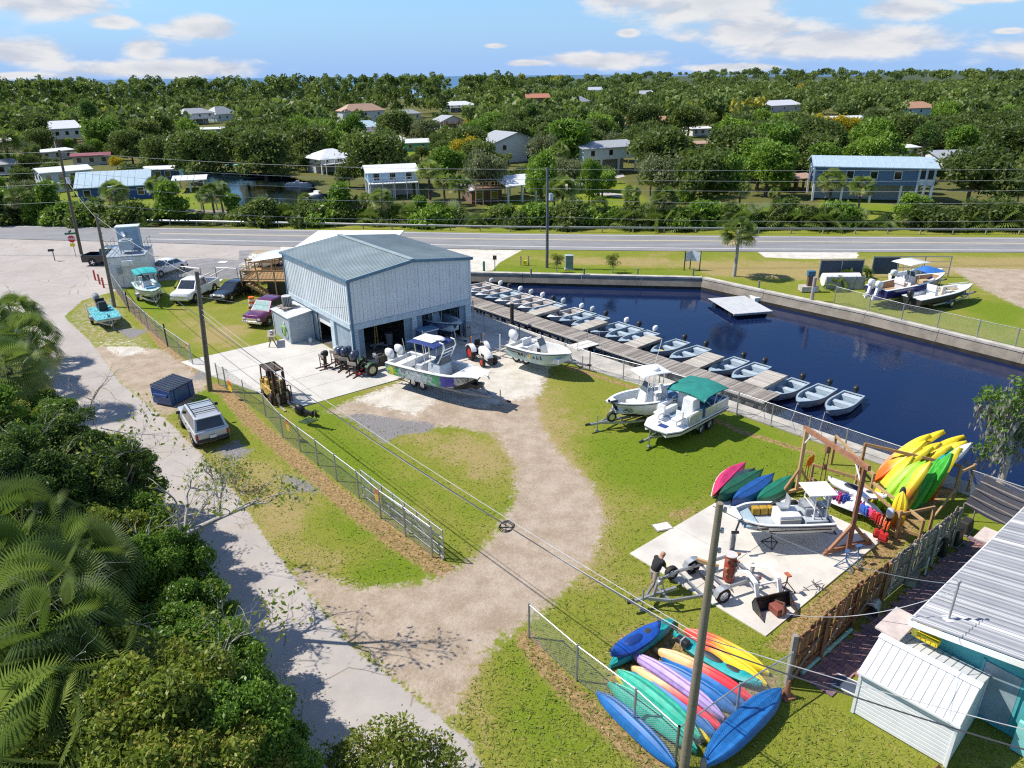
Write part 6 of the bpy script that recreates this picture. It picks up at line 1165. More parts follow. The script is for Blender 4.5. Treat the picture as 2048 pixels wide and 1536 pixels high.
ro = thing('loose_outboard','black outboard lying on a folded green frame in the grass','outboard',G(612,842,.3),2.7); ob_ = outboard(ro,0,0,.2,1.05,BLKP,BLKP,1.45,'motor_leg'); ob_.location = (.1,0,.1)
for i in range(4): obj('frame_slat',Beam((-.1 + i * .2,-.9,-.25),(.1 + i * .2,-.1,-.25),.05),mat('green_steel',(.10,.19,.11)),ro)
bn = thing('work_bench','rough timber bench with tools by the lean-to shed','bench',B(-3.0,8.0),BR + 1.2)
for i in range(3): obj('top_board',Box((0,-.2 + i * .2,.85),(1.8,.18,.05)),WOODG,bn)
for x in (-.75,.75): obj('trestle',Beam((x,-.3,0),(x,.0,.85),.08).beam((x,.3,0),(x,.0,.85),.08),WOODG,bn)
for i in range(3): obj('tool',Box((-.4 + i * .35,0,.95),(.22,.18,.14)),(GREYP,MC['navy_cowl'],WHITE)[i],bn,bevel=.02)
hs = thing('garden_hose','lime green hose coiled on the lean-to wall','hose',B(-1.98,7.9,.9),BR);
for i in range(5): obj('coil',Tube([(-.03 - i * .02,.35 * math.cos(a) * (1 - i * .06),.45 * math.sin(a) * (1 - i * .05)) for a in np.linspace(0,6.28,17)],.022,5),mat('lime_hose',(.30,.55,.08),rough=.5),hs)
lt = thing('pail','white pail and black wheel on the slab by the lean-to','pail',B(-.6,6.4),0); obj('bucket',Cyl((0,0,.18),.13,.34,12,r2=.16),WHITE,lt,smooth=40); obj('handle',Tube([(-.16,0,.34),(0,0,.45),(.16,0,.34)],.01,4),STEEL,lt)
# ---------------------------------------------------------------- the man
def skin(name,pts,edges,rads,m,parent,root=0):
    me = bpy.data.meshes.new(name); me.from_pydata([tuple(p) for p in pts],edges,[]); o = link(name,me,parent); o.modifiers.new('skin','SKIN'); sv = me.skin_vertices[0].data if me.skin_vertices else None
    if sv is None:
        bpy.context.view_layer.objects.active = o; o.select_set(True); bpy.ops.mesh.customdata_skin_add(); sv = me.skin_vertices[0].data; o.select_set(False)
    for i,r in enumerate(rads): sv[i].radius = (r,r) if not isinstance(r,tuple) else r; sv[i].use_root = i == root
    s = o.modifiers.new('sub','SUBSURF'); s.levels = s.render_levels = 2; me.materials.append(m); return o
mp_ = G(1306,1181); man = thing('person','bald man in black T-shirt and tan shorts bending to measure a wheel','person',mp_,face(mp_,G(1342,1168)) + .1)
SKN,TSH,SHO = mat('skin',(.42,.22,.14),rough=.5,var=.05),mat('black_cotton',(.018,.018,.02),rough=.9),mat('tan_cotton',(.36,.31,.23),rough=.9)
J = dict(pel=(0,0,.93),sp=(.06,0,1.12),ch=(.2,0,1.34),nk=(.31,0,1.5),hd=(.39,0,1.60),ht=(.42,0,1.71),ls=(.2,.19,1.4),le=(.42,.27,1.16),lh=(.62,.2,1.0),rs=(.2,-.19,1.4),re=(.34,-.27,1.12),rh=(.5,-.16,.96),lp=(0,.1,.88),lk=(.06,.12,.48),la=(-.01,.13,.09),lt=(.14,.15,.045),rp=(0,-.1,.88),rk=(-.06,-.12,.48),ra=(-.16,-.13,.09),rt=(-.02,-.15,.045))
K = list(J); ed = [('pel','sp'),('sp','ch'),('ch','nk'),('nk','hd'),('hd','ht'),('ch','ls'),('ls','le'),('le','lh'),('ch','rs'),('rs','re'),('re','rh'),('pel','lp'),('lp','lk'),('lk','la'),('la','lt'),('pel','rp'),('rp','rk'),('rk','ra'),('ra','rt')]
RR = dict(pel=.15,sp=.15,ch=.16,nk=.07,hd=.125,ht=.085,ls=.07,le=.048,lh=.036,rs=.07,re=.048,rh=.036,lp=.1,lk=.062,la=.042,lt=.035,rp=.1,rk=.062,ra=.042,rt=.035)
P_ = [J[k] for k in K]; E_ = [(K.index(a),K.index(b)) for a,b in ed]; R_ = [RR[k] for k in K]
for sd_,hn in ((1,'lh'),(-1,'rh')):                                              # five bent fingers and a palm on each hand
    h = Vector(J[hn]); pi = len(P_); P_.append(h + Vector((.07,-.01 * sd_,-.03))); R_.append(.034); E_.append((K.index(hn),pi))
    for f in range(5):
        o_ = Vector((.05,(f - 1.5) * .022,-.02)) if f < 4 else Vector((.0,-.045 * sd_,-.01)); b0 = len(P_); P_ += [P_[pi] + o_,P_[pi] + o_ + Vector((.035 if f < 4 else .02,0,-.045))]; R_ += [.011,.009]; E_ += [(pi,b0),(b0,b0 + 1)]
skin('body',P_,E_,R_,SKN,man)
T_ = ['pel','sp','ch','ls','rs']; tp = [Vector(J[k]) for k in T_] + [Vector(J['ls']).lerp(Vector(J['le']),.65),Vector(J['rs']).lerp(Vector(J['re']),.65),Vector(J['ch']).lerp(Vector(J['nk']),.35)]
skin('t_shirt',tp,[(0,1),(1,2),(2,3),(2,4),(3,5),(4,6),(2,7)],[.20,.215,.215,.12,.12,.09,.09,.11],TSH,man)
sh_ = MB(Matrix.Translation((-.0,0,0)))
for q,w_ in (('l',1),('r',-1)): h_,k_ = Vector(J[q + 'p']),Vector(J[q + 'k']); sh_.tube([h_ + Vector((.01,-.02 * w_,.12)),h_,h_.lerp(k_,.4),h_.lerp(k_,.8)],[.13,.135,.12,.115],12)
sh_.ell((.01,0,.96),(.16,.19,.12),12,6); obj('shorts',sh_,SHO,man,smooth=60)
for s in (1,-1): obj('shoe',Ell((Vector(J['lt' if s > 0 else 'rt']) - Vector((.04,0,0.01))),(.15,.055,.05),10,6),mat('grey_shoe',(.3,.28,.26)),man,smooth=60); obj('ear',Ell((.385,s * .098,1.6),(.022,.014,.032),8,5),SKN,man); obj('eye',Ell((.468,s * .034,1.605),(.012,.014,.012),8,5),mat('eye_dark',(.05,.04,.04)),man)
obj('nose',Ell((.478,0,1.575),(.022,.016,.026),8,5),SKN,man); obj('mouth',Box((.468,0,1.535),(.012,.05,.01)),mat('lip',(.3,.12,.1)),man); obj('beard',Ell((.44,0,1.525),(.035,.045,.028),10,6),mat('grey_beard',(.3,.2,.15)),man)
tm = thing('tape_measure','yellow tape measure stretched in the man\'s hands','tape measure',mp_ + Vector((0,0,.9)),man.rotation_euler.z); obj('tape',Beam((.55,-.16,.03),(.78,.2,.06),.025,.012),mat('tape_yellow',(.75,.62,.02)),tm); obj('case',Box((.55,-.17,.02),(.06,.04,.06)),MC['tape_yellow'],tm,bevel=.01)
# ================================================================ FENCES, POLES, WIRES, HOUSE
def chainlink(label,pts,h,grp='chain link fences',sp_=2.4,pm=None,posts=True,name='chain_link_fence',pitch=.085,rail=True):
    pts = [Vector(p) for p in pts]; t = thing(name,label,'fence',pts[0],0,grp); L0 = Matrix.Translation(-pts[0]); wm = MB(L0); pm = pm or STEEL
    for a,b in zip(pts[:-1],pts[1:]):
        L = (b - a).length; d = (b - a) / L; n = max(1,round(L / sp_)); up = Vector((0,0,1)); nr = Vector((d.y,-d.x,0)) * .0035
        for i in range(n + 1):
            if posts and (i < n or b is pts[-1]): p = a + d * (L * i / n); obj('post',MB(L0).cyl(p + up * (h / 2 + .03),.034 if i % n else .045,h + .06,8),pm,t)
        if rail: obj('top_rail',MB(L0).tube([a + up * h,b + up * h],.024,6),STEEL,t)
        obj('tension_wire',MB(L0).tube([a + up * .08,b + up * .08],.008,4),STEEL,t)
        x = -h
        while x < L:
            for s in (1,-1):
                x0,x1 = x,x + h; z0,z1 = (.05,h) if s > 0 else (h,.05)
                if x0 < 0: z0 += (z1 - z0) * (-x0 / h); x0 = 0
                if x1 > L: z1 = z0 + (z1 - z0) * ((L - x0) / max(1e-6,x1 - x0)); x1 = L
                p,q = a + d * x0 + up * z0,a + d * x1 + up * z1; e = Vector((0,0,.0035))
                wm.put([p - e,p + e,p + nr * s,q - e,q + e,q + nr * s],[(0,1,4,3),(1,2,5,4),(2,0,3,5)])
            x += pitch
    obj('wire_mesh',wm,mat('fence_wire',(.45,.47,.46),rough=.5,metal=.3),t,kind='stuff'); return t
chainlink('chain link fence from the ice hut down to the drive entrance',GP([(229,578),(259,623),(297,660),(336,693),(386,729)]),1.5)
for px,py in ((259,623),(336,693)):
    bp = thing('fence_post','tall black gate post %s along the left fence' % ('farther' if px < 300 else 'nearer'),'post',G(px,py),0,'black gate posts'); obj('post',Cyl((0,0,.9),.06,1.8,10),BLKP,bp); obj('cap',Ell((0,0,1.8),(.065,.065,.05),8,4),BLKP,bp)
F2 = GP([(438,769),(453,777),(532,834),(566,875),(601,903),(636,930),(674,961),(718,996),(762,1036),(811,1071),(865,1113)])
chainlink('long chain link fence from the forklift to the sliding gate',F2,1.5)
gd = (F2[-1] - F2[-4]).normalized(); gn = Vector((-gd.y,gd.x,0)); gn = gn if gn.x > 0 else -gn; g0 = F2[-4] + gn * .22; GL_ = (F2[-1] - F2[-4]).length + .55
gt = thing('sliding_gate','long galvanised sliding gate parked open along the fence','gate',g0,face((0,0),gd))
for z in (.12,.62,1.1,1.5): obj('gate_rail',Tube([(0,0,z),(GL_,0,z)],.026),STEEL,gt)
for i in range(8): x = i * GL_ / 7; obj('gate_upright',Tube([(x,0,.1),(x,0,1.55)],.026),STEEL,gt)
obj('gate_brace',Tube([(0,0,.12),(GL_ * .5,0,1.5)],.016),STEEL,gt); obj('gate_brace',Tube([(GL_ * .5,0,1.5),(GL_,0,.12)],.016),STEEL,gt)
for x in (GL_ - .1,GL_ * .6,.3): obj('gate_roller',Cyl((x,0,.08),.08,.06,10,'y'),STEEL,gt)
wm = MB(); x = -1.38
while x < GL_:
    for s in (1,-1):
        x0,x1 = max(0,x),min(GL_,x + 1.38); f0,f1 = (x0 - x) / 1.38,(x1 - x) / 1.38; z = lambda f: .12 + 1.38 * (f if s > 0 else 1 - f); wm.put([(x0,.0,z(f0) - .0035),(x0,0,z(f0) + .0035),(x0,.005,z(f0)),(x1,0,z(f1) - .0035),(x1,0,z(f1) + .0035),(x1,.005,z(f1))],[(0,1,4,3),(1,2,5,4),(2,0,3,5)])
    x += .085
obj('gate_mesh',wm,MC['fence_wire'],gt,kind='stuff')
C3 = G(1350,1529); chainlink('chain link fence along the straw beside the kayak pile',GP([(1058,1274),(1153,1360),(1267,1450)]) + [C3],1.5,sp_=2.9); chainlink('chain link fence from the kayak pile corner to the timber fence',[C3,G(1470,1440),G(1572,1376)],1.5,sp_=2.2)
cpost = thing('gate_post','short weathered timber post by the kayak fence corner','post',G(1400,1580)); obj('post',Box((0,0,.6),(.14,.14,1.2)),WOODG,cpost); obj('bolt',Cyl((0,-.08,1.0),.02,.06,6,'y'),STEEL,cpost)
chainlink('chain link fence along the walkway above the skiffs',[E(9,-2.6),E(16.2,-2.6),E(21.5,-1.75),E(27,-1.32),E(31.5,-1.32),E(33.6,-1.32),E(42,-1.32)],1.4,sp_=2.6); chainlink('short chain link fence between the shed and the walkway',[B(12.9,3.5),E(2.5,-2.4),E(9,-2.6)],1.4,sp_=2.6)
chainlink('chain link fence along the top of the far sea wall',GP([(1668,606),(1736,625),(1802,643),(1873,659),(1952,678),(2029,696),(2150,728)]),1.5,sp_=5); chainlink('chain link fence along the car park behind the parked cars',GP([(275,563),(364,561),(405,566),(435,564),(478,566)]),1.5)
# warning signs hung on the fences
SG1,SG2 = mat('sign_orange',(.75,.20,.02),rough=.5,var=.05),mat('sign_yellow',(.80,.60,.02),rough=.5,var=.05)
for px,py,z,fa,lab in ((757,990,1.0,gd,'orange and yellow warning sign on the sliding gate'),(577,850,.95,(F2[4] - F2[2]),'orange and yellow warning sign on the fence by the loose outboard'),(461,772,.9,(F2[2] - F2[1]),'tilted orange and yellow warning sign near the forklift'),(299,632,.9,G(336,693) - G(259,623),'small faded yellow sign on the left fence'),(374,692,.9,G(386,729) - G(336,693),'small orange sign near the entrance end of the left fence')):
    k = 1 if px > 400 else .75; n = Vector((fa.y,-fa.x,0)).normalized(); n = n if n.y < 0 else -n; s = thing('warning_sign',lab,'sign',G(px,py,z) ,face((0,0),fa) if fa.x > 0 else face((0,0),-fa),'warning signs on the fences')
    obj('upper_plate',Box((0,-.05,.2 * k),(.5 * k,.012,.36 * k)),SG1,s); obj('lower_plate',Box((0,-.05,-.17 * k),(.5 * k,.012,.36 * k)),SG2,s)
    for i in range(3): obj('print_bar',Box((0,-.058,(.28 - i * .1) * k),(.36 * k,.008,.035 * k)),mat('sign_red',(.45,.04,.02)),s); obj('print_bar',Box((0,-.058,(-.08 - i * .09) * k),(.34 * k,.008,.025 * k)),SG1,s)
# ---------------------------------------------------------------- utility poles and wires
def top_of(b,px,py): d = ray(px,py); t = b.y / d[1]; return Vector((d[0] * t,b.y,CAMH + d[2] * t))
def upole(label,b,top,r0=.16,r1=.11,arm=0,grp='utility poles',transformer=False,m=None,name='utility_pole'):
    t = thing(name,label,'utility pole',b,0,grp); v = top - b; obj('pole',Tube([Vector((0,0,-.1)),v * .5,v],[r0,(r0 + r1) / 2,r1],12),m or POLEM,t,smooth=50)
    if arm:
        for k in range(arm): z = v * (1 - .05 - .09 * k); obj('crossarm',Beam(z + Vector((-.9,.12,0)),z + Vector((.9,.12,0)),.09,.11),POLEM,t)
    for k in range(4): z = v * (.98 - k * .06); obj('insulator',Cyl(z + Vector((r1 + .06,0,0)),.045,.12,8).cyl(z + Vector((r1 + .02,0,0)),.02,.12,6,'x'),mat('porcelain',(.5,.5,.52),rough=.3),t)
    if transformer: z = v * .72; obj('transformer',Cyl(z + Vector((.35,-.1,0)),.22,.7,14),mat('transformer_grey',(.5,.56,.6),rough=.5),t,smooth=40)
    obj('ground_wire',Tube([v * .1 + Vector((r0 + .01,0,0)),v * .8 + Vector((r1 + .015,0,0))],.012,4),GREYP,t); return t
TP = {}
def pole_at(k,base,top,label,**kw): b = G(*base) if len(base) == 2 else Vector(base); tp = top_of(b,*top); TP[k] = (b,tp); return upole(label,b,tp,**kw)
pole_at('R',(4.75,14.6,0),(1440,1006),'tall weathered utility pole standing in front of the kayak pile',r0=.14,r1=.085); pole_at('L',(420,780),(393,543),'leaning wooden utility pole by the dumpster at the yard entrance',r0=.17,r1=.12)
pole_at('M',(1094,535),(1095,335),'grey utility pole on the grass strip beside the green cabinet',r0=.16,r1=.12,transformer=True,m=mat('grey_pole',(.12,.12,.13),rough=.7)); pole_at('A',(163,508),(118,300),'leaning wooden utility pole beside the stop sign',r0=.19,r1=.13,transformer=True); pole_at('B',(229,613),(192,428),'wooden utility pole in front of the ice hut',r0=.16,r1=.12)
TP['W'] = (Vector((-130,90,0)),Vector((-130,90,11.5))); TP['Z'] = (Vector((95,76,0)),Vector((95,76,10.5)))
WIRE = mat('cable_grey',(.48,.48,.47),rough=.5); WIRED = mat('cable_dark',(.06,.06,.065),rough=.5); WCOUNT = [0]
def wire(a,b,sag,label,r=.016,m=None):
    pts = [a.lerp(b,q) - Vector((0,0,sag * 4 * q * (1 - q))) for q in np.linspace(0,1,20)]; return tag(obj('cable',Tube(pts,r,5),m or WIRE),label,'cable','overhead cables')
def at(k,z): b,t = TP[k]; return b.lerp(t,z)
lv = ('topmost','second from the top','middle','second lowest','lowest'); nm = {'W': 'left edge','A': 'stop sign pole','M': 'grass strip pole','Z': 'right edge'}
for p,q in (('W','A'),('A','M'),('M','Z')):
    for i,f in enumerate((.985,.89,.80,.69,.52)): wire(at(p,f),at(q,f),.55 + .1 * i,'%s road cable between the %s and the %s' % (lv[i],nm[p],nm[q]),.015)
RT = lambda z: Vector((4.75,14.6,z)) + Vector((.0,.12,0)); zA = ZT((4.75,14.6),1402,1290)
wire(RT(zA),at('L',.62),.5,'thick dark cable bundle from the front pole to the yard entrance pole',.02,WIRED); wire(RT(zA + .25),at('L',.7),.55,'thin pale cable above the dark bundle over the drive',.012); wire(RT(zA + .1),at('L',.66),.75,'second pale cable beside the dark bundle',.012)
wire(at('L',.62),at('B',.75),.3,'dark cable from the entrance pole to the ice hut pole',.02,WIRED); wire(at('L',.95),at('B',.97),.35,'upper cable from the entrance pole to the ice hut pole',.014); wire(at('B',.95),at('A',.75),.3,'cable from the ice hut pole to the stop sign pole',.014)
wire(at('L',.8),B(-.1,.3,4.2),.3,'service cable from the entrance pole to the shed corner',.012); wire(RT(zA),Vector((17.5,9.0,5.2)),.35,'dark cable bundle from the front pole to the lower right edge',.02,WIRED); wire(RT(zA + .2),Vector((18,9.4,5.6)),.35,'pale cable from the front pole to the lower right edge',.012)
cl_ = thing('cable_coil','ring of spare cable hanging in the cable over the dirt drive','cable coil',RT(zA).lerp(at('L',.62),.205) - Vector((0,0,.42)))
for i in range(3): obj('loop',Tube([(.24 * math.cos(a) + .03 * i,.06 * i,.2 * math.sin(a)) for a in np.linspace(0,6.28,17)],.016,5),WIRED,cl_)
obj('clamp',Box((0,0,.0),(.46,.03,.03)).box((0,0,.0),(.03,.03,.4)),WIRED,cl_)
# street furniture
ss_ = thing('stop_sign','red STOP sign with green street blades and a small yellow plate','street sign',G(152,513),.25); sb_ = G(152,513); hS = ZT(sb_,125,478)
obj('post',Box((0,0,hS / 2 + .1),(.06,.06,hS + .3)),STEEL,ss_); octo = MB().extr([(.42 * math.cos(a),-.05,hS + .42 * math.sin(a)) for a in (math.pi / 8 + i * math.pi / 4 for i in range(8))],(0,-.02,0)); o8 = obj('face',octo,mat('stop_red',(.55,.015,.02),rough=.4,var=.03),ss_)
def text(parent,s,size,loc,rot,m,name='lettering'):
    cu = bpy.data.curves.new(name,'FONT'); cu.body = s; cu.size = size; cu.extrude = .004; cu.align_x = 'CENTER'; cu.align_y = 'CENTER'; cu.offset = .008
    tmp = bpy.data.objects.new('tmp',cu); COL.objects.link(tmp); bpy.context.view_layer.update(); me = bpy.data.meshes.new_from_object(tmp.evaluated_get(bpy.context.evaluated_depsgraph_get())); bpy.data.objects.remove(tmp); bpy.data.curves.remove(cu); me.materials.clear(); me.materials.append(m); o = link(name,me,parent); o.location = loc; o.rotation_euler = rot; return o
text(ss_,'STOP',.34,(0,-.08,hS),(math.pi / 2,0,0),WHITE); obj('street_blade',Box((0,-.02,hS + .62),(1.2,.02,.22)),mat('sign_green',(.01,.14,.06),rough=.4),ss_); obj('street_blade',Box((0,-.02,hS + .86),(.02,1.0,.22)),MC['sign_green'],ss_); obj('yellow_plate',Box((-.05,-.05,hS - .68),(.5,.02,.38)),SG2,ss_)
mbx = thing('mailbox','black mailbox on a post on the small grass island','mailbox',G(110,521),.4); obj('post',Box((0,0,.55),(.1,.1,1.1)),WOODG,mbx); obj('box',Box((-.15,0,1.2),(.6,.24,.26)),BLKP,mbx,bevel=.05)
tb_ = thing('transformer_cabinet','green utility cabinet beside the pole on the grass strip','cabinet',G(1138,538),.05); obj('body',Box((0,0,.75),(.8,.6,1.4)),mat('cabinet_green',(.19,.28,.25),rough=.5),tb_,bevel=.03); obj('lid',Box((0,0,1.48),(.9,.7,.08)),mat('cabinet_lid2',(.45,.52,.5)),tb_); obj('plinth',Box((0,0,.04),(1.0,.8,.1)),CONC,tb_)
bs = G(1368,541); bw = G(1399,541); sn = thing('sign_board','two panel white notice board on dark posts seen from behind','sign',bs,0)
for x in (0,(bw.x - bs.x) * .45,bw.x - bs.x): obj('post',Box((x,.0 if x != (bw.x - bs.x) * .45 else .5,1.0),(.09,.09,2.0)),BLKP,sn)
xm = (bw.x - bs.x) * .45; xe = bw.x - bs.x
for a,b in (((.05,0),(xm,.5)),((xm,.5),(xe - .05,0))): obj('panel',MB().put([(a[0],a[1] - .06,.95),(b[0],b[1] - .06,.95),(b[0],b[1] - .06,2.05),(a[0],a[1] - .06,1.9),(a[0],a[1] - .01,.95),(b[0],b[1] - .01,.95),(b[0],b[1] - .01,2.05),(a[0],a[1] - .01,1.9)] if a[0] < xm else [(a[0],a[1] - .06,.95),(b[0],b[1] - .06,.95),(b[0],b[1] - .06,1.9),(a[0],a[1] - .06,2.05),(a[0],a[1] - .01,.95),(b[0],b[1] - .01,.95),(b[0],b[1] - .01,1.9),(a[0],a[1] - .01,2.05)],[(0,1,2,3),(5,4,7,6),(3,2,6,7),(0,4,5,1)]),mat('board_white',(.62,.66,.72),rough=.6),sn)
for px,lab in ((1062,'first'),(1168,'second'),(1275,'third'),(1386,'fourth'),(1517,'fifth')):
    p = thing('mooring_post',lab + ' short green mooring post along the far sea wall from the left','post',G(px,551 if px < 1450 else 577),0,'short posts along the sea wall'); obj('post',Cyl((0,0,.35),.09,.75,10),mat('post_green',(.16,.22,.13),rough=.8),p); obj('cap',Cyl((0,0,.74),.11,.05,10),WOODG,p)
bsn = thing('small_sign','small brown sign on a post by the end of the sea wall','sign',G(990,543)); obj('post',Box((0,0,.8),(.08,.08,1.6)),WOODG,bsn); obj('plate',Box((0,-.06,1.5),(.4,.03,.45)),mat('plate_brown',(.12,.06,.04)),bsn)
hy = thing('hydrant','green post with a hose coil at the corner of the sea wall','hydrant',G(968,543)); obj('post',Cyl((0,0,.5),.12,1.0,10),mat('cover_green',(.04,.2,.1)),hy); obj('cap',Ell((0,0,1.0),(.14,.14,.12),10,5),MC['cover_green'],hy)
yb = thing('yellow_bench','small frame with a yellow box beside the grass strip','box',G(1048,530)); obj('box',Box((.1,0,.3),(.35,.3,.4)),SG2,yb)
for x in (-.35,.5): obj('post',Cyl((x,0,.5),.07,1.0,8),WOODG,yb)
dp = thing('dock_piling','thick dark piling at the shed end of the walkway','piling',G(1024,645)); obj('pile',Cyl((0,0,.8),.16,1.7,10),MC['dark_piling'],dp); obj('cap',Cyl((0,0,1.68),.18,.06,10),WOODG,dp)
# far lot: tank, screens, pump post
scr = thing('mesh_screen','dark mesh fence screen left of the white tank','screen',G(1636,560),-.02,'mesh screens'); scr2 = thing('mesh_screen','long dark mesh fence screen behind the far boats','screen',G(1741,553),-.04,'mesh screens'); SCM = mat('screen_mesh',(.06,.08,.12),rough=.8)
for s,w,n in ((scr,4.2,2),(scr2,7.6,3)):
    for i in range(n if s is scr else 1): obj('panel',Box(((i + .5) * w / n,0,1.1),(w / n - .1,.03,1.7)),SCM,s)
    if s is scr2:
        for z in (.3,.9,1.5): obj('mid_rail',Box((w * 2 / 3,0,z),(w * 2 / 3,.04,.05)),STEEL,s)
    for i in range(n + 1): obj('post',Box((i * w / n,0,1.05),(.09,.09,2.1)),STEEL,s)
    obj('top_rail',Box((w / 2,0,2.02),(w,.08,.08)),STEEL,s)
tnk = thing('fuel_tank','long white tank behind the grey fence on the far lot','tank',G(1684,577),.0); obj('vessel',Cyl((0,.6,.75),.62,3.4,18,'x'),WHITE,tnk,smooth=50); obj('front_fence',Box((.1,-.25,.6),(3.6,.06,1.2)),mat('sheet_grey',(.42,.43,.45)),tnk)
for i in range(5): obj('fence_post',Box((-1.7 + i * .9,-.3,.62),(.07,.06,1.25)),GREYP,tnk)
pp = thing('fuel_pump','blue topped pump on a concrete plinth beside a timber post','pump',G(1615,582)); obj('plinth',Box((.1,.1,.25),(1.6,1.0,.5)),CONC,pp,bevel=.02); obj('cabinet',Box((.1,0,1.0),(.5,.4,1.0)),mat('pump_brown',(.16,.09,.07)),pp,bevel=.02); obj('head',Box((.1,0,1.7),(.7,.45,.5)),mat('pump_blue',(.05,.16,.26)),pp,bevel=.03); tpst = thing('timber_post','thick timber post with a white notice by the fuel pump','post',G(1623,602)); obj('post',Cyl((0,0,1.1),.16,2.2,10),WOODG,tpst); obj('notice',Box((-.02,-.17,1.1),(.26,.02,.4)),UPH,tpst)
# guard rail along the far side of the road
gr_ = thing('guard_rail','long galvanised guard rail along the far edge of the road','guard rail',(0,94,0)); RB_ = resamp(extend(GP([(0,444.5),(520,453.5),(1020,463),(1520,466.5),(2048,468.5)],.0),300),np.linspace(-120,120,61)); LG = Matrix.Translation((0,-94,0))
for zz,yy in ((.55,0),(.68,.0)): obj('beam',MB(LG).tube([p + Vector((0,-.06,zz)) for p in RB_],.075,6),STEEL,gr_)
gp = None
for p in RB_: gp = obj('post',Box((0,0,.35),(.12,.15,.75)),WOODG,gr_) if gp is None else link('post',gp.data,gr_); gp.location = Vector((p.x,p.y - 94 + .08,0))
# ---------------------------------------------------------------- timber fence on the right
wf = thing('timber_fence','brown and grey timber board fence between the pad and the paved yard','fence',G(1576,1368)); W0 = G(1576,1368); WP_ = GP([(1576,1368),(1635,1316),(1698,1253),(1756,1209),(1805,1168),(1855,1130),(1896,1092)]); bc = 0
bms = [Box((0,0,h / 2),(.135,.022,h),0) for h in (1.98,2.03,1.94)]; bobs = {}
for k,(a,b) in enumerate(zip(WP_[:-1],WP_[1:])):
    d = (b - a).normalized(); L = (b - a).length; n = int(L / .142); m = WOODB if k < 3 else WOODG; ang = face(a,b)
    for i in range(n):
        q = (random.randrange(3),m.name); p = a + d * ((i + .5) * L / n) - W0
        o = obj('board',bms[q[0]],m,wf) if q not in bobs else link('board',bobs[q].data,wf); bobs[q] = o; o.location = p; o.rotation_euler = (random.uniform(-.015,.015),random.uniform(-.02,.02),ang + random.uniform(-.05,.05))
    nr = Vector((d.y,-d.x,0))
    for z in (.4,1.1,1.8): obj('rail',MB(Matrix.Translation(-W0)).beam(a + nr * .05 + Vector((0,0,z)),b + nr * .05 + Vector((0,0,z)),.05,.09),m,wf)
    obj('post',MB(Matrix.Translation(-W0)).beam(b + nr * .1,b + nr * .1 + Vector((0,0,2.0)),.1),m,wf); obj('brace',MB(Matrix.Translation(-W0)).beam(a + nr * .09 + Vector((0,0,.3)),a.lerp(b,.8) + nr * .09 + Vector((0,0,1.2)),.03,.07),WOODG,wf)
obj('end_post',Box((-.05,-.02,1.05),(.16,.16,2.15)),WOODG,wf); fe = WP_[-1]
fl_ = thing('shade_canopy','dark see-through shade cloth canopy stretched above the far end of the paved yard','canopy',fe); dn = (G(2031,1034,2.7) - G(1820,1242,2.7)); dn.z = 0; dn.normalize(); dp_ = Vector((dn.y,-dn.x,0))
q4 = [dn * .3 + dp_ * .1 + Vector((0,0,2.1)),dn * 2.9 - dp_ * .1 + Vector((0,0,2.4)),dn * 2.7 + dp_ * 2.3 + Vector((0,0,2.3)),dn * .2 + dp_ * 1.9 + Vector((0,0,1.9))]; obj('cloth',MB().loft([[q4[0].lerp(q4[3],u) - Vector((0,0,.15 * math.sin(u * 3.1))) for u in np.linspace(0,1,7)],[q4[0].lerp(q4[1],.5).lerp(q4[3].lerp(q4[2],.5),u) - Vector((0,0,.3 * math.sin(u * 3.1))) for u in np.linspace(0,1,7)],[q4[1].lerp(q4[2],u) - Vector((0,0,.15 * math.sin(u * 3.1))) for u in np.linspace(0,1,7)]],False,False),mat('shade_cloth',(.05,.05,.06),rough=.9),fl_,smooth=60)
for q in q4: obj('pole',Tube([(q.x,q.y,0),q],.035),WOODG,fl_)
for i in range(5): obj('batten',Beam(q4[0].lerp(q4[1],i / 4) + Vector((0,0,.03)),q4[3].lerp(q4[2],i / 4) + Vector((0,0,.03)),.04),WOODG,fl_)
# junk under the canopy and on the pavers
for i,(px,py,s3,m_,lab) in enumerate(((1905,1085,(.7,.6,.8),BLKP,'black covered grill under the shade canopy'),(1928,1062,(.8,.5,.6),MC['dark_stand'],'dark storage chest under the shade canopy'),(1880,1112,(.4,.4,.9),BLKP,'black upright cover beside the timber fence'))):
    j = thing('covered_grill' if i != 1 else 'storage_chest',lab,'grill' if i != 1 else 'chest',G(px,py),.7); obj('cover',Box((0,0,s3[2] / 2),s3,top=.8),m_,j,bevel=.06); obj('foot',Box((0,0,.03),(s3[0] * 1.02,s3[1] * 1.02,.06)),GREYP,j)
can = thing('metal_bin','galvanised bin lying on its side against the timber fence','bin',G(1742,1226),.9); obj('barrel',Tube([(-.35,0,.3),(.35,0,.27)],[.3,.25],16,False).tube([(.33,0,.27),(.35,0,.27)],[.25,.24],16),STEEL,can,smooth=40); obj('rim',Tube([(-.35,.3 * math.cos(a),.3 + .3 * math.sin(a)) for a in np.linspace(0,6.28,17)],.02,5),STEEL,can)
cb = thing('garden_bench','low grey slab bench on blocks beside the timber fence','bench',G(1826,1160),.95); obj('seat',Box((0,0,.36),(1.2,.35,.07)),CONCG,cb)
for x in (-.45,.45): obj('block',Box((x,0,.16),(.25,.3,.32)),CONC,cb,bevel=.01)
pcs = thing('pale_sheet','pale loose panel leaning by the slab bench','panel',G(1850,1148),.9); obj('panel',Box((0,0,.4),(.25,.04,.8)),UPH,pcs); obj('edge',Box((0,0,.02),(.3,.1,.04)),GREYP,pcs)
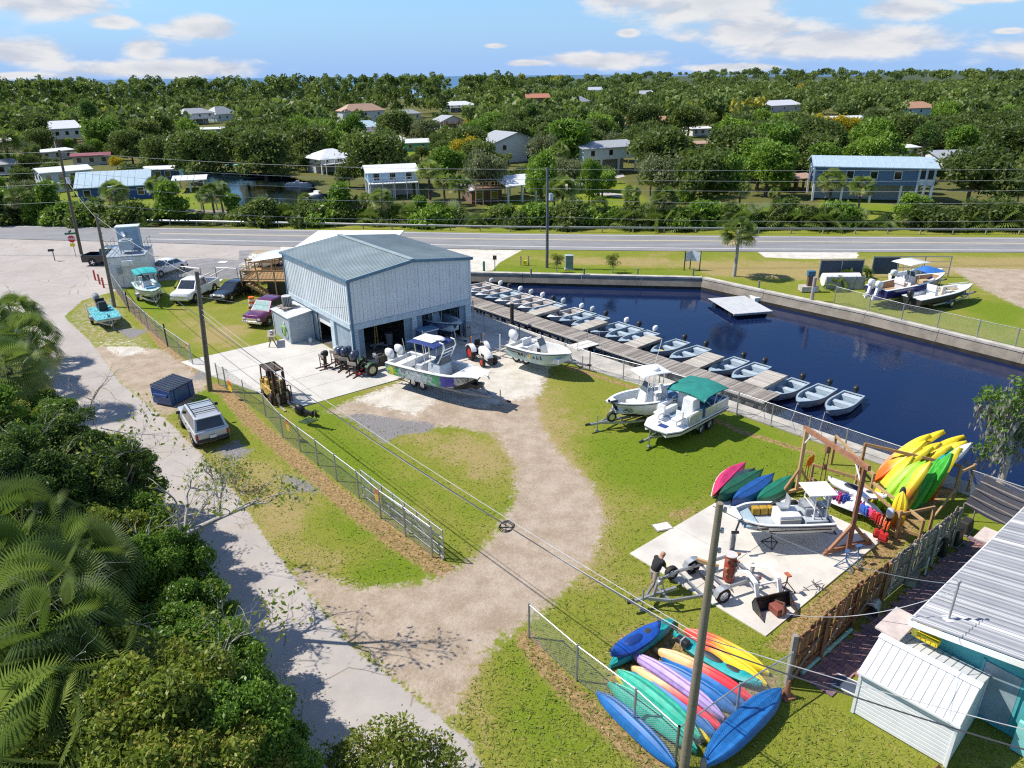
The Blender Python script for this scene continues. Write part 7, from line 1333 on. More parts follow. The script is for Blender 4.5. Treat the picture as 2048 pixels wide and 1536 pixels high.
gpi = thing('drain_pipe','pale green plastic pipe lying along the foot of the timber fence','pipe',G(1602,1350)); e_ = G(1702,1262) - G(1602,1350); obj('pipe',Tube([(0,0,.08),e_ * .5 + Vector((0,0,.08)),e_ + Vector((0,0,.08))],.075,10),mat('pipe_green',(.30,.55,.47),rough=.4),gpi,smooth=50); obj('socket',Tube([e_ * .48 + Vector((0,0,.08)),e_ * .54 + Vector((0,0,.08))],.09,10),MC['pipe_green'],gpi)
con = thing('traffic_cone','rusty brown cone on a square base at the end of the timber fence','cone',G(1573,1392),.3); obj('cone',Cyl((0,0,.35),.14,.6,14,r2=.04),mat('rust_cone',(.30,.13,.07),rough=.9),con,smooth=40); obj('base',Box((0,0,.03),(.42,.42,.06)),MC['rust_cone'],con)
# pavers
pv = thing('paved_yard','mauve brick paved strip between the timber fence and the house','pavement',(0,0,0)); pv['kind'] = 'structure'; P0 = G(1660,1385); PM = [mat('paver_%s' % c,k,rough=.9,var=.2,sc=8) for c,k in (('mauve',(.25,.14,.16)),('rose',(.33,.18,.17)),('plum',(.19,.12,.145)))]
pmesh = Box((0,0,.02),(.285,.285,.06)); pcache = {}; cnt = 0; poly = np.array([(p.x,p.y) for p in GP([(1590,1345),(1690,1275),(1790,1200),(1890,1110),(1945,1065),(2000,1075),(1860,1235),(1790,1290),(1735,1350),(1660,1400)])])
cands = []
for i in range(-4,45):
    for j in range(-12,14):
        p = P0 + dn * (i * .3) + dp_ * ((j + (i % 2) * .5) * .3); cands.append((p.length,i,p))
sdv = sdp(np.array([(c[2].x,c[2].y) for c in cands]),[Vector((*q,0)) for q in poly]); rest = MB()
for (dist,i,p),s in sorted(zip(cands,sdv),key=lambda c: c[0][0]):
    if s > -.1: continue
    z = random.uniform(-.012,.006); a = face((0,0),dn) + random.uniform(-.03,.03)
    if cnt < 300:
        k = random.randrange(3); o = obj('paver',pmesh,PM[k],pv) if k not in pcache else link('paver',pcache[k].data,pv); pcache[k] = o; o.location = (p.x,p.y,z); o.rotation_euler.z = a
    else: rest.box((p.x,p.y,.02 + z),(.285,.285,.06),a)
    cnt += 1
if rest.v: obj('paver_field',rest,PM[0],pv,kind='stuff')
# house with corrugated roof
H0_ = G(1820,1242,2.75); H1_ = G(2031,1034,2.75); he = (H1_ - H0_); HLn = he.length + 3; he.normalize(); hp = Vector((he.y,-he.x,0)); hs_ = thing('house','turquoise block house with pale corrugated metal roof','building',(H0_.x,H0_.y,0),face((0,0),he)); HD = 6.5; TQ = mat('turquoise_wall',(.08,.40,.42),rough=.8,var=.06); CRF = mat('corrugated_roof',(.24,.25,.275),rough=.5,metal=.2,var=.1,sc=.8)
npan = 14
for k in range(npan):                                                               # sheets run back from the eave
    x0,x1 = -.0 + k * HLn / npan,(k + 1) * HLn / npan - .006; xs_ = np.linspace(x0,x1,15); prof = [(x,.035 * (1 + math.cos(2 * math.pi * (x / .2)))) for x in xs_]
    obj('roof_sheet',MB().put([(x,0,2.75 + z) for x,z in prof] + [(x,-HD,2.75 + 1.15 + z) for x,z in prof],[(i,15 + i,16 + i,i + 1) for i in range(14)]),CRF,hs_,smooth=60)
obj('fascia',Box((-.04,-HD / 2,3.2),(.06,.01,.01)).put([(-.02,0,2.6),(-.02,-HD,3.75),(-.02,-HD,3.95),(-.02,0,2.8),(-.07,0,2.6),(-.07,-HD,3.75),(-.07,-HD,3.95),(-.07,0,2.8)],[(0,1,2,3),(7,6,5,4),(3,2,6,7),(0,4,5,1),(0,3,7,4)]),WHITE,hs_); obj('eave_board',Box((HLn / 2,.03,2.68),(HLn,.04,.18)),WHITE,hs_)
m = MB(); m.put([(.75,-.75,0),(.75,-HD,0),(.75,-HD,3.8),(.75,-.75,2.85),(.95,-.75,0),(.95,-HD,0),(.95,-HD,3.8),(.95,-.75,2.85)],[(0,3,2,1),(4,5,6,7),(0,4,7,3),(1,2,6,5)]); m.box((HLn / 2 + .9,-.85,1.4),(HLn - .3,.2,2.8)); obj('wall',m,TQ,hs_)
dr = obj('door',Box((.73,-2.6,1.2),(.06,1.0,2.0)),mat('door_grey',(.28,.36,.40)),hs_); obj('door_frame',Box((.72,-3.15,1.2),(.05,.08,2.1)).box((.72,-2.05,1.2),(.05,.08,2.1)),TQ,dr); obj('low_wall',Box((.3,-4.7,.55),(.15,2.6,1.1)),mat('pale_turquoise',(.25,.62,.58),rough=.8),hs_)
ms = thing('service_mast','thin service mast with cable standing on the corrugated roof','mast',G(1897,1240,2.9)); obj('mast',Tube([(0,0,0),(0,0,1.5)],.035,8),GREYP,ms); obj('head',Ell((0,0,1.5),(.06,.06,.08),8,5),GREYP,ms); obj('flashing',Box((0,0,.03),(.3,.3,.06)),WHITE,ms)
wire(RT(TP['R'][1].z - .15),G(1897,1240,2.9) + Vector((0,0,1.4)),.45,'pale service cable from the top of the front pole to the house mast',.011); wire(G(1897,1240,2.9) + Vector((0,0,1.2)),Vector((9.3,19.6,2.0)),.5,'drooping cable from the house mast to the timber fence',.012)
for i,(x,y,z,s3) in enumerate(((-.1,.35,2.35,(1.5,.8,.08)),(HLn * .62,.35,2.3,(1.1,.7,.08)))): aw = thing('window_awning',('beige awning under the near corner of the corrugated roof','beige awning half way along the corrugated roof')[i],'awning',H0_ + he * x + hp * (-y) + Vector((0,0,z - 2.75)),face((0,0),he)); obj('sheet',Box((.2,0,0),s3),mat('awning_beige',(.56,.47,.42),rough=.7),aw,bevel=.01); obj('bracket',Beam((.2,-.3,-.5),(.2,.3,0),.04),STEEL,aw)
ys_ = thing('yellow_rack','bright yellow plastic rack under the front eave','rack',H0_ + hp * .55 + he * .3 + Vector((0,0,-.5)),face((0,0),hp)); obj('tray',Box((0,0,0),(.65,.3,.22)),SG2,ys_,bevel=.02)
for i in range(4): obj('slot',Box((-.22 + i * .15,-.16,-.02),(.08,.03,.12)),KYEL,ys_)
hz = thing('yellow_hose','yellow garden hose coiled on a wall hanger','hose',H0_ + hp * 4.6 + he * .18 + Vector((0,0,0)),face((0,0),hp)); hz.location.z = .75
for i in range(5): obj('coil',Tube([(.34 * math.cos(a) * (1 - .05 * i),-.03 * i,.36 * math.sin(a) * (1 - .04 * i)) for a in np.linspace(0,6.28,19)],.024,5),mat('hose_yellow',(.62,.40,.02),rough=.5),hz)
obj('hanger',Box((0,.05,.42),(.5,.15,.04)).box((0,.12,.25),(.04,.04,.4)),STEEL,hz)
# white metal shed
SA,SB,SCn = G(1705,1424),G(1890,1533),G(1959,1439); sx_ = (SB - SA); SLn = sx_.length; sx_.normalize(); sy_ = Vector((-sx_.y,sx_.x,0)); SDp = abs((SCn - SB).dot(sy_)); msd = thing('metal_shed','small white metal garden shed with low ribbed gable roof','shed',SA,face((0,0),sx_)); SW_ = mat('shed_white',(.74,.75,.76),rough=.4,var=.05); SWH = 1.72
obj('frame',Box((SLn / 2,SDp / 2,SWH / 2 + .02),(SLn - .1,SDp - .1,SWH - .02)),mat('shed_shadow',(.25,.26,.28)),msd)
for i in range(11): obj('siding',Box((SLn / 2,.0,.1 + i * .155),(SLn - .06,.05,.142)),SW_,msd,bevel=.012); obj('siding',Box((SLn,SDp / 2,.1 + i * .155),(.05,SDp - .06,.142)),SW_,msd,bevel=.012)
for x,y in ((0,0),(SLn,0),(SLn,SDp),(0,SDp)): obj('corner_trim',Box((x,y,SWH / 2),(.1,.1,SWH)),SW_,msd,bevel=.01)
obj('gable',MB().extr([(SLn + .0,.05,SWH),(SLn,SDp - .05,SWH),(SLn,SDp / 2,SWH + .5)],(.03,0,0)),SW_,msd)
nrf = 13
for s,y0,y1 in ((0,-.14,SDp / 2),(1,SDp / 2,SDp + .14)):
    za,zb = (SWH + .02,SWH + .56) if s == 0 else (SWH + .56,SWH + .02)
    for i in range(nrf):
        x0,x1 = -.08 + i * (SLn + .16) / nrf,-.08 + (i + 1) * (SLn + .16) / nrf - .022; obj('roof_panel',MB().put([(x0,y0,za),(x1,y0,za),(x1,y1,zb),(x0,y1,zb),(x0,y0,za - .03),(x1,y0,za - .03),(x1,y1,zb - .03),(x0,y1,zb - .03)],[(0,1,2,3),(7,6,5,4),(0,4,5,1),(3,2,6,7),(0,3,7,4),(1,5,6,2)]),SW_,msd); obj('roof_rib',Beam((x1 + .011,y0,za - .005),(x1 + .011,y1,zb - .005),.02,.03),mat('seam_grey',(.3,.31,.33)),msd)
obj('ridge_cap',Box((SLn / 2,SDp / 2,SWH + .575),(SLn + .2,.26,.03)),WHITE,msd); obj('eave_trim',Box((SLn / 2,-.15,SWH + .0),(SLn + .18,.04,.07)),SW_,msd)
stp = thing('plank_stub','broken brown plank propped at the foot of the white shed','plank',G(1868,1560),-.4); obj('plank',MB().extr([(-.16,0,-.3),(.16,0,-.3),(.14,0,.45),(.0,0,.62),(-.14,0,.2)],(0,.05,0)),WOODB,stp); obj('batten',Box((0,.08,.1),(.25,.04,.06)),WOODG,stp)
grt = thing('screen_panel','dark mesh screen panel in a pale frame lying by the white shed','panel',G(1698,1374),face((0,0),sx_) + .15); obj('mesh',Box((0,0,.06),(.95,.6,.015)),SCM,grt);
for y in (-.31,.31): obj('frame_bar',Box((0,y,.06),(1.0,.04,.04)),UPH,grt)
# ================================================================ HOUSES BEYOND THE ROAD
def proj(p):
    v = Vector(p) - Vector((0,0,CAMH)); z = -v.dot(Z); return (CX + F * v.dot(X) / z,CY - F * v.dot(Y) / z,z)
HM = {k: mat('siding_' + k,c,rough=.7,var=.06) for k,c in dict(white=(.70,.70,.68),blue=(.045,.10,.27),pale=(.50,.60,.65),pink=(.62,.42,.45),sage=(.48,.56,.52),green=(.10,.38,.28),teal=(.10,.42,.42),grey=(.52,.53,.54),navy=(.11,.18,.29),red=(.42,.10,.10),brown=(.20,.11,.07),sky=(.36,.55,.68),cream=(.6,.53,.42)).items()}
RM = {k: mat('roofing_' + k,c,rough=.6,var=.08) for k,c in dict(white=(.66,.68,.70),grey=(.34,.36,.38),tan=(.42,.27,.19),blue=(.38,.50,.57),red=(.22,.05,.06),terra=(.48,.20,.12),orange=(.47,.26,.15),steel=(.36,.47,.55)).items()}
FOOT = []; PROT = []
def dwelling(label,a,b,ey,ry,wall,roof,kind='gable',depth=7.0,stilts=0.0,wins=3,deck=0,name='house',slats=0):
    p,q = G(*a),G(*b); d = (q - p); L = d.length; rz = face(p,q); ez = max(2.2,ZT(p,a[0],ey)); n = Vector((-d.y,d.x,0)).normalized(); mid = (p + q) / 2 + n * depth / 2; rid = max(ez + .4,min(ez + 3.4,ZT(mid,(a[0] + b[0]) / 2,ry)))
    t = thing(name,label,'building',p,rz,'buildings beyond the road'); W_ = HM[wall]; R_ = RM[roof]; z0 = stilts; o = .45
    FOOT.append((mid.x,mid.y,max(L,depth) * .55)); PROT.append((min(a[0],b[0]) - 4,ry - 2,max(a[0],b[0]) + 4,max(a[1],b[1]) - (0 if stilts else 3),p.y + depth * .5))
    if kind != 'open': obj('wall',Box((L / 2,depth / 2,(z0 + ez) / 2),(L,depth,ez - z0)),W_,t)
    if stilts or kind == 'open':
        for x in np.linspace(.15,L - .15,max(3,int(L / 3.2))):
            for y in (.15,depth - .15): obj('post',Box((x,y,(z0 or ez) / 2),(.3,.3,z0 or ez)),HM['white'] if wall != 'brown' else HM['brown'],t)
        if stilts: obj('ground_wall',Box((L / 2,depth * .7,z0 / 2),(L * .9,depth * .5,z0)),HM['grey'],t)
    if kind == 'hip':
        i = min(L,depth) * .42; m = MB(); m.put([(-o,-o,ez),(L + o,-o,ez),(L + o,depth + o,ez),(-o,depth + o,ez),(i,depth / 2,rid),(L - i,depth / 2,rid),(-o,-o,ez - .12),(L + o,-o,ez - .12),(L + o,depth + o,ez - .12),(-o,depth + o,ez - .12)],[(0,1,5,4),(1,2,5),(2,3,4,5),(3,0,4),(6,7,1,0),(7,8,2,1),(9,6,0,3),(9,8,7,6)]); obj('roof',m,R_,t)
    elif kind == 'side':                                                             # gable end towards the road
        m = MB(); m.put([(-o,-o,ez),(L / 2,-o,rid),(L + o,-o,ez),(-o,depth + o,ez),(L / 2,depth + o,rid),(L + o,depth + o,ez),(-o,-o,ez - .15),(L / 2,-o,rid - .18),(L + o,-o,ez - .15),(-o,depth + o,ez - .15),(L / 2,depth + o,rid - .18),(L + o,depth + o,ez - .15)],[(0,1,4,3),(1,2,5,4),(6,9,10,7),(7,10,11,8),(0,6,7,1),(1,7,8,2),(3,9,6,0),(2,8,11,5)]); obj('roof',m,R_,t); obj('gable',MB().extr([(0,.02,ez),(L,.02,ez),(L / 2,.02,rid - .2)],(0,.1,0)),W_ if kind != 'open' else R_,t)
    else:
        m = MB(); m.put([(-o,-o,ez),(L + o,-o,ez),(L + o,depth / 2,rid),(-o,depth / 2,rid),(L + o,depth + o,ez),(-o,depth + o,ez),(-o,-o,ez - .14),(L + o,-o,ez - .14),(L + o,depth / 2,rid - .16),(-o,depth / 2,rid - .16),(L + o,depth + o,ez - .14),(-o,depth + o,ez - .14)],[(0,1,2,3),(3,2,4,5),(7,6,9,8),(8,9,11,10),(0,6,7,1),(1,7,8,2),(2,8,10,4),(6,0,3,9),(9,3,5,11)]); obj('roof',m,R_,t)
        for x in ((0,L - .1) if kind != 'open' else ()): obj('gable',MB().extr([(x,.05,ez - .02),(x,depth - .05,ez - .02),(x,depth / 2,rid - .18)],(.1,0,0)),W_,t)
        for i in range(int(L / 1.1) if slats else 0): obj('roof_seam',Beam((i * 1.1,-o,ez + .02),(i * 1.1,depth / 2,rid + .02),.05),mat('seam_pale',(.5,.55,.58)),t)
    if kind != 'open':
        st_ = 2 if ez - z0 > 4.4 else 1
        for s_ in range(st_):
            for i in range(wins):
                x = (i + .5) * L / wins; zc = z0 + (ez - z0) * ((s_ + .56) / st_); w = obj('window',Box((x,-.02,zc),(1.15,.06,1.25)),HM['white'],t); obj('pane',Box((x,-.05,zc),(.95,.04,1.05)),GL,w)
        for y in (depth * .3,depth * .7):
            for x in (-.02,L + .02): w = obj('window',Box((x,y,z0 + (ez - z0) * .55),(.06,1.0,1.1)),HM['white'],t); obj('pane',Box((x + (-.03 if x < 0 else .03),y,z0 + (ez - z0) * .55),(.04,.85,.95)),GL,w)
    if deck:
        zd = z0 or 2.6; obj('balcony',Box((L / 2,-1.0,zd),(L,2.0,.14)),HM['white'] if deck == 1 else HM['brown'],t)
        for x in np.linspace(.1,L - .1,5): obj('balcony_post',Box((x,-1.9,(zd + 1) / 2),(.12,.12,zd + 1)),HM['white'] if deck == 1 else WOODT,t)
        for z in (.5,1.0): obj('balcony_rail',Beam((0,-1.95,zd + z),(L,-1.95,zd + z),.06),HM['white'] if deck == 1 else WOODT,t)
        for i in range(int(L / .5)): obj('baluster',Box((.25 + i * .5,-1.95,zd + .5),(.05,.04,1.0)),HM['white'] if deck == 1 else WOODT,t)
    return t,L,depth,ez,rid
for a in (('blue house with pale metal roof beside the canal on the left',(160,404),(302,396),376,341,'blue','blue','gable',9,0,4,0,'house',1),('low shed with white roof right of the blue canal house',(290,362),(347,360),351,337,'blue','white','gable',6),('open boat house with white ribbed roof at the canal edge',(352,386),(412,383),364,350,'white','white','open',7,0,0,0,'boat_house',1),
          ('pale blue mobile home with white roof behind the long white wall',(88,371),(186,362),346,332,'pale','white','gable',6,0,4),('tall white house with two rows of windows among oaks on the left',(112,298),(170,294),258,241,'white','white','gable',10,2.6,3),('low house with dark red roof behind the mobile home',(148,332),(222,328),325,316,'cream','red'),('grey roofed house cut by the left edge',(-30,354),(42,347),340,319,'white','grey'),('pale roofed bungalow beside the tall white house',(85,323),(150,316),311,298,'grey','white'),
          ('grey hip roofed house with porch behind the yellow tree on the left',(372,251),(432,247),228,216,'white','grey','hip',9,2.5,3,1),('white house with steep pale roof right of the grey hip roofed one',(434,243),(476,240),229,211,'pale','grey','hip',9),('low teal building with white roof below the hip roofed house',(403,272),(456,270),262,254,'teal','white'),('tiny white garden house by the canal bend',(322,291),(352,289),280,273,'white','white','gable',4,0,1),
          ('two storey house with tan hip roof behind the pink house',(694,252),(772,248),223,207,'grey','tan','hip',9),('pink house on the far canal side with pale blue roof',(684,281),(772,277),256,241,'pink','blue','hip',9,0,4,1),('white porch house with bright white roof at the canal head',(645,350),(716,343),319,297,'white','white','hip',8,2.2,3,1),('pale blue house with white balcony and outside stairs across the road',(740,398),(836,393),346,328,'sky','white','gable',7,2.6,3,1),('small sea green house with white roof',(808,303),(859,301),288,277,'green','white','gable',5,0,2),('long white carport roof left of the sea green house',(762,296),(806,293),281,272,'white','white','open',6),
          ('cream cottage with brown raised deck near the yellow trees',(882,262),(930,259),244,230,'grey','grey','side',7,2.4,2,2),('white octagonal style house with cupola among dark trees',(898,225),(952,223),211,202,'white','white','hip',10,2.4,4,1),('house with terracotta roof in the distance',(1052,212),(1100,211),196,187,'brown','terra','gable',9),('white house with slate hip roof behind the middle yellow tree',(1147,224),(1180,222),204,192,'white','grey','hip',9),('distant white roofed house right of centre',(1275,199),(1309,197),189,181,'white','white'),('distant pale flat house near the horizon',(1170,188),(1206,187),180,174,'white','white'),
          ('white gabled house with tan orange roof',(1238,263),(1340,259),249,233,'white','orange','gable',9),('sage green house on white stilts by the bend of the lane',(1166,352),(1272,343),298,281,'sage','grey','gable',8,2.9,3),('grey roofed house with red ground floor',(985,328),(1080,320),288,262,'white','grey','side',9,0,2),('open carport with white ribbed roof on the near bank',(1016,408),(1074,401),372,350,'white','white','open',8,0,0,0,'carport',1),('brown timber cabin with roof deck beside the open carport',(944,408),(1004,404),388,368,'brown','white','gable',6,0,2,2),
          ('long white roofed building behind the blue house',(1604,262),(1732,258),245,232,'white','white','gable',8,0,4),('white hip roofed house left of the long white building',(1532,226),(1602,222),212,200,'grey','white','hip',9),('pale blue house with orange hip roof on the right',(1806,243),(1870,240),217,203,'sky','orange','hip',9,0,3),('low grey roofed bungalow on the right behind the flag',(1884,346),(2046,341),322,298,'white','grey','gable',10,0,4),('white roofed cottage at the far left among the oaks',(-5,300),(45,297),287,276,'white','white'),('pale bungalow right of the sage house behind the oaks',(1395,305),(1440,303),293,283,'cream','tan'),('long white roof behind the right hand bungalow',(1790,315),(1835,313),303,294,'white','white'),('grey roofed house between the tan roof and the octagonal house',(800,240),(842,238),228,219,'cream','grey','hip'),('white trailer home behind the terracotta house',(1385,272),(1425,270),262,256,'white','white'),('small brown open pavilion left of the blue house',(1592,383),(1620,381),359,346,'brown','tan','open',4,0,0,0,'pavilion')): dwelling(*a)
bl,L,dpt,ez,rid = dwelling('long blue grey raised house with pale metal roof on the right',(1622,402),(1858,409),332,312,'navy','steel','gable',8,2.7,5,0,'house',1)
for i in range(9): obj('lap_board',Box((L / 2,-.03,2.85 + i * (ez - 2.9) / 9),(L * .99,.03,(ez - 2.9) / 9 - .04)),HM['navy'],bl)
pr = obj('porch',Box((L * .93,-.06,(ez + 2.7) / 2 + .3),(L * .13,.1,(ez - 2.9) * .75)),BLKP,bl)
for x in (.87,.93,.995): obj('porch_post',Box((L * x,-.12,ez / 2),(.3,.3,ez)),HM['pale'],bl)
obj('porch_rail',Box((L * .93,-.14,3.3),(L * .13,.06,.9)),HM['white'],bl)
wall_ = thing('garden_wall','long white wall curving behind the blue canal house','wall',G(-60,392)); LWm = Matrix.Translation(-G(-60,392)); wp = GP([(-60,392),(60,390),(120,384),(185,374)])
for a,b in zip(wp[:-1],wp[1:]): obj('wall_section',MB(LWm).beam(a + Vector((0,0,.8)),b + Vector((0,0,.8)),.2,1.6),HM['white'],wall_); obj('wall_cap',MB(LWm).beam(a + Vector((0,0,1.63)),b + Vector((0,0,1.63)),.28,.06),HM['white'],wall_)
cw = thing('canal_dock','grey timber boardwalk with posts along the canal in front of the blue house','dock',G(80,409)); LCm = Matrix.Translation(-G(80,409)); ca,cb2 = G(80,409),G(462,424); n = 40
for i in range(n): obj('plank',MB(LCm).beam(ca.lerp(cb2,i / n),ca.lerp(cb2,(i + .93) / n),1.6,.08),WOODG,cw)
for i in range(14): obj('post',MB(LCm).cyl(ca.lerp(cb2,i / 13) + Vector((0,.9,.2)),.1,1.6,8),WOODG,cw)
obj('bulkhead',MB(LCm).beam(ca + Vector((0,-.8,-.5)),cb2 + Vector((0,-.8,-.5)),.15,.9),mat('bulkhead_wood',(.12,.1,.08),rough=.9),cw)
for i,(px,py,lab,m_) in enumerate(((600,372,'white floating dock in the canal','white'),(470,347,'small boat with teal cover moored at the canal bank','teal'),(365,305,'white pontoon moored near the canal bend','white'),(640,392,'white skiff on the near canal bank','white'),(320,345,'pale boat at the boat house','pale'))):
    t = thing('moored_boat' if i else 'floating_dock',lab,'boat' if i else 'dock',G(px,py,CANAL_Z),.3 * i,'boats on the canal'); obj('hull',Box((0,0,.25),(5.5,2.2,.6),0,1.0),HM['white'],t,bevel=.1); obj('deck',Box((.2,0,.58),(4.6,1.9,.08)),HM[m_],t); obj('canopy' if i in (1,2) else 'seat',Box((-.5,0,1.9 if i in (1,2) else .8),(2.6,1.9,.08) if i in (1,2) else (.6,1.4,.4)),HM[m_],t)
for px,py,c,lab in ((1125,345,'red','dark red pickup truck parked by the sage green house'),(795,332,'white','white van by the white carport'),(905,285,'grey','grey car on the lane near the yellow trees')):
    p = G(px,py); car('parked_car',lab,'car',p,rad(-15),'suv',paint('far_paint_' + c,{'red': (.12,.03,.03),'white': (.7,.7,.7),'grey': (.2,.22,.25)}[c]),group='cars beyond the road',L=4.8,H=1.75)
for nm_,q in (('lane',[(1075,372),(1150,356),(1245,347),(1250,353),(1150,376),(1250,389),(1240,395),(1110,377)]),('lane',[(700,285),(860,270),(1000,300),(1180,322),(1180,326),(1000,305),(860,274),(700,289)])): sheet(nm_,GP(q,.03),.03,mat('pale_lane',(.46,.43,.40),rough=.9))
fg = thing('flag_pole','flag pole with stars and stripes right of the blue house','flag',G(1938,392)); hF = ZT(G(1938,392),1950,328); obj('pole',Tube([(0,0,0),(.2,0,hF)],.06),STEEL,fg)
for i in range(13): obj('stripe',Box((.95,.03 * math.sin(i),hF - .3 - i * .17),(1.5,.03,.165)),(mat('flag_red',(.45,.02,.04)),HM['white'])[i % 2],fg)
obj('canton',Box((.55,-.03,hF - .8),(.75,.03,1.15)),mat('flag_blue',(.02,.03,.16)),fg)
for i in range(12): obj('star',Box((.28 + (i % 4) * .18,-.05,hF - .4 - (i // 4) * .35),(.07,.01,.07),0),HM['white'],fg)
for i,(bx,by,tx,ty) in enumerate(((1344,348,1349,288),(1540,205,1541,150),(806,305,803,255),(747,245,745,208),(1000,300,1003,262),(1240,262,1238,225))):
    pole_at('f%d' % i,(bx,by),(tx,ty),'far utility pole %s' % ('right of the sage green house','standing above the trees on the right','beside the sea green house','in front of the tan roofed house','by the grey roofed house','behind the white gabled house')[i],grp='far utility poles',transformer=i == 0)
# ================================================================ PLANTS
def quads(c,d,e):
    """leaf rhombi: centres, half length vectors, half width vectors"""
    n = len(c); V = np.empty((n,4,3)); V[:,0] = c - d; V[:,1] = c + e; V[:,2] = c + d; V[:,3] = c - e
    return V.reshape(-1,3),np.arange(4 * n).reshape(n,4)
def unit(v): return v / (np.linalg.norm(v,axis=1,keepdims=True) + 1e-9)
def cloud(r,blobs,n,size,asp=.55,up=.35):
    B = np.array(blobs); w = B[:,3] ** 2; k = r.choice(len(B),n,p=w / w.sum()); dr = unit(r.normal(size=(n,3)) + [0,0,up]); rr = B[k,3] * (.5 + .55 * r.random(n) ** .5)
    c = B[k,:3] + dr * (rr * (1 + .6 * (r.random(n) < .14) * r.random(n)))[:,None] * [1,1,.8]; s = size * (.6 + .8 * r.random(n))[:,None]
    d = unit(r.normal(size=(n,3)) + dr * .6) * s; e = unit(np.cross(d,r.normal(size=(n,3)) + dr)) * s * asp
    V,Fc = quads(c,d,e); return V,Fc,np.clip(.5 + .3 * r.normal(size=n) * .7 + .22 * (r.random(len(B)) - .5)[k] * 2,0,1)
def dome(r,n,R,zc,H,rb):
    o = []
    for i in range(n):
        a = r.random() * 6.283; q = r.random() ** .6; z = r.random() ** .7; o.append((R * q * math.cos(a) * math.sqrt(1 - z * z * .7),R * q * math.sin(a) * math.sqrt(1 - z * z * .7),zc + H * z,rb * (.65 + .7 * r.random())))
    return o
BARK = mat('bark',(.13,.10,.075),rough=.95,var=.35,sc=4,bump=.4); BARKG = mat('grey_bark',(.40,.37,.33),rough=.95,var=.25,sc=5,bump=.3)
LM = dict(oak=leafmat('oak_leaf',(.05,.08,.018),(.185,.235,.055)),bright=leafmat('bright_leaf',(.09,.18,.02),(.28,.40,.05)),pine=leafmat('pine_needle',(.045,.095,.02),(.165,.25,.05)),yellow=leafmat('yellow_leaf',(.28,.26,.02),(.64,.45,.02)),
          palm=leafmat('palm_leaf',(.08,.125,.026),(.31,.38,.09),(.46,.38,.18)),grey=leafmat('grey_leaf',(.09,.11,.05),(.25,.26,.13)),gloss=leafmat('glossy_leaf',(.06,.13,.018),(.22,.36,.05),rough=.4),olive=leafmat('olive_leaf',(.11,.145,.02),(.34,.39,.06),(.38,.30,.08)),moss=leafmat('spanish_moss',(.20,.19,.16),(.38,.36,.31),trans=.1),cedar=leafmat('cedar_leaf',(.03,.068,.014),(.14,.22,.04)))
def limbs(mb,r,p,d,L,rd,lev,spread=.7,tips=None,n=3,droop=0.0):
    q = p; pts = [p]; rs = [rd]; dd = Vector(d)
    for i in range(4): dd = (dd + Vector(r.normal(size=3)) * .2 - Vector((0,0,droop * .1))).normalized(); q = q + dd * (L / 4); pts.append(q); rs.append(rd * (1 - .13 * (i + 1)))
    mb.tube(pts,rs,6 if rd > .05 else 4,False)
    if tips is not None: tips += pts[2:]
    if lev:
        for k in range(n): limbs(mb,r,pts[2 + k % 3],(dd + Vector(r.normal(size=3)) * spread).normalized(),L * .68,rd * .5,lev - 1,spread,tips,n,droop)
PR = {}
def proto(key,mats,builder): PR[key] = (mats,builder)
def frond_mesh(r,nf,Rf,z,leaflets=13,lw=.055,droop=.55,dead=.12):
    c,d,e,ti = [],[],[],[]
    for i in range(nf):
        a = i * 2.4 + r.normal() * .2; el = math.asin(min(1,max(-1,1 - 1.75 * (i + .5) / nf))) + r.normal() * .1; dv = np.array([math.cos(a) * math.cos(el),math.sin(a) * math.cos(el),math.sin(el)]); base = np.array([0,0,z]) + dv * Rf * .5 - [0,0,.06 * Rf]; sd_ = np.array([-math.sin(a),math.cos(a),0]); upv = np.cross(dv,sd_); ph = r.normal() * .75; sd_,upv = sd_ * math.cos(ph) + upv * math.sin(ph),upv * math.cos(ph) - sd_ * math.sin(ph)
        tt = .95 if i > nf * (1 - dead) else r.random() * .75
        c.append(dv * Rf * .25 + [0,0,z]); d.append(dv * Rf * .26); e.append(sd_ * .022); ti.append(tt)
        for k in range(leaflets):
            f = (k / (leaflets - 1) - .5) * 2.5; l = dv * math.cos(f) + sd_ * math.sin(f); L = Rf * .55 * (1 - .12 * abs(f)); m1 = base + l * L * .5 + upv * .03; m2 = base + l * L * .95 - np.array([0,0,droop * L * .3])
            w = np.cross(l,upv) * lw * Rf * .62; c += [m1,m2]; d += [l * L * .5,(l * .28 - np.array([0,0,droop * .33])) * L]; e += [w,w * .8]; ti += [tt,tt + .04]
    V,Fc = quads(np.array(c),np.array(d),np.array(e)); return V,Fc,np.clip(np.array(ti),0,1)
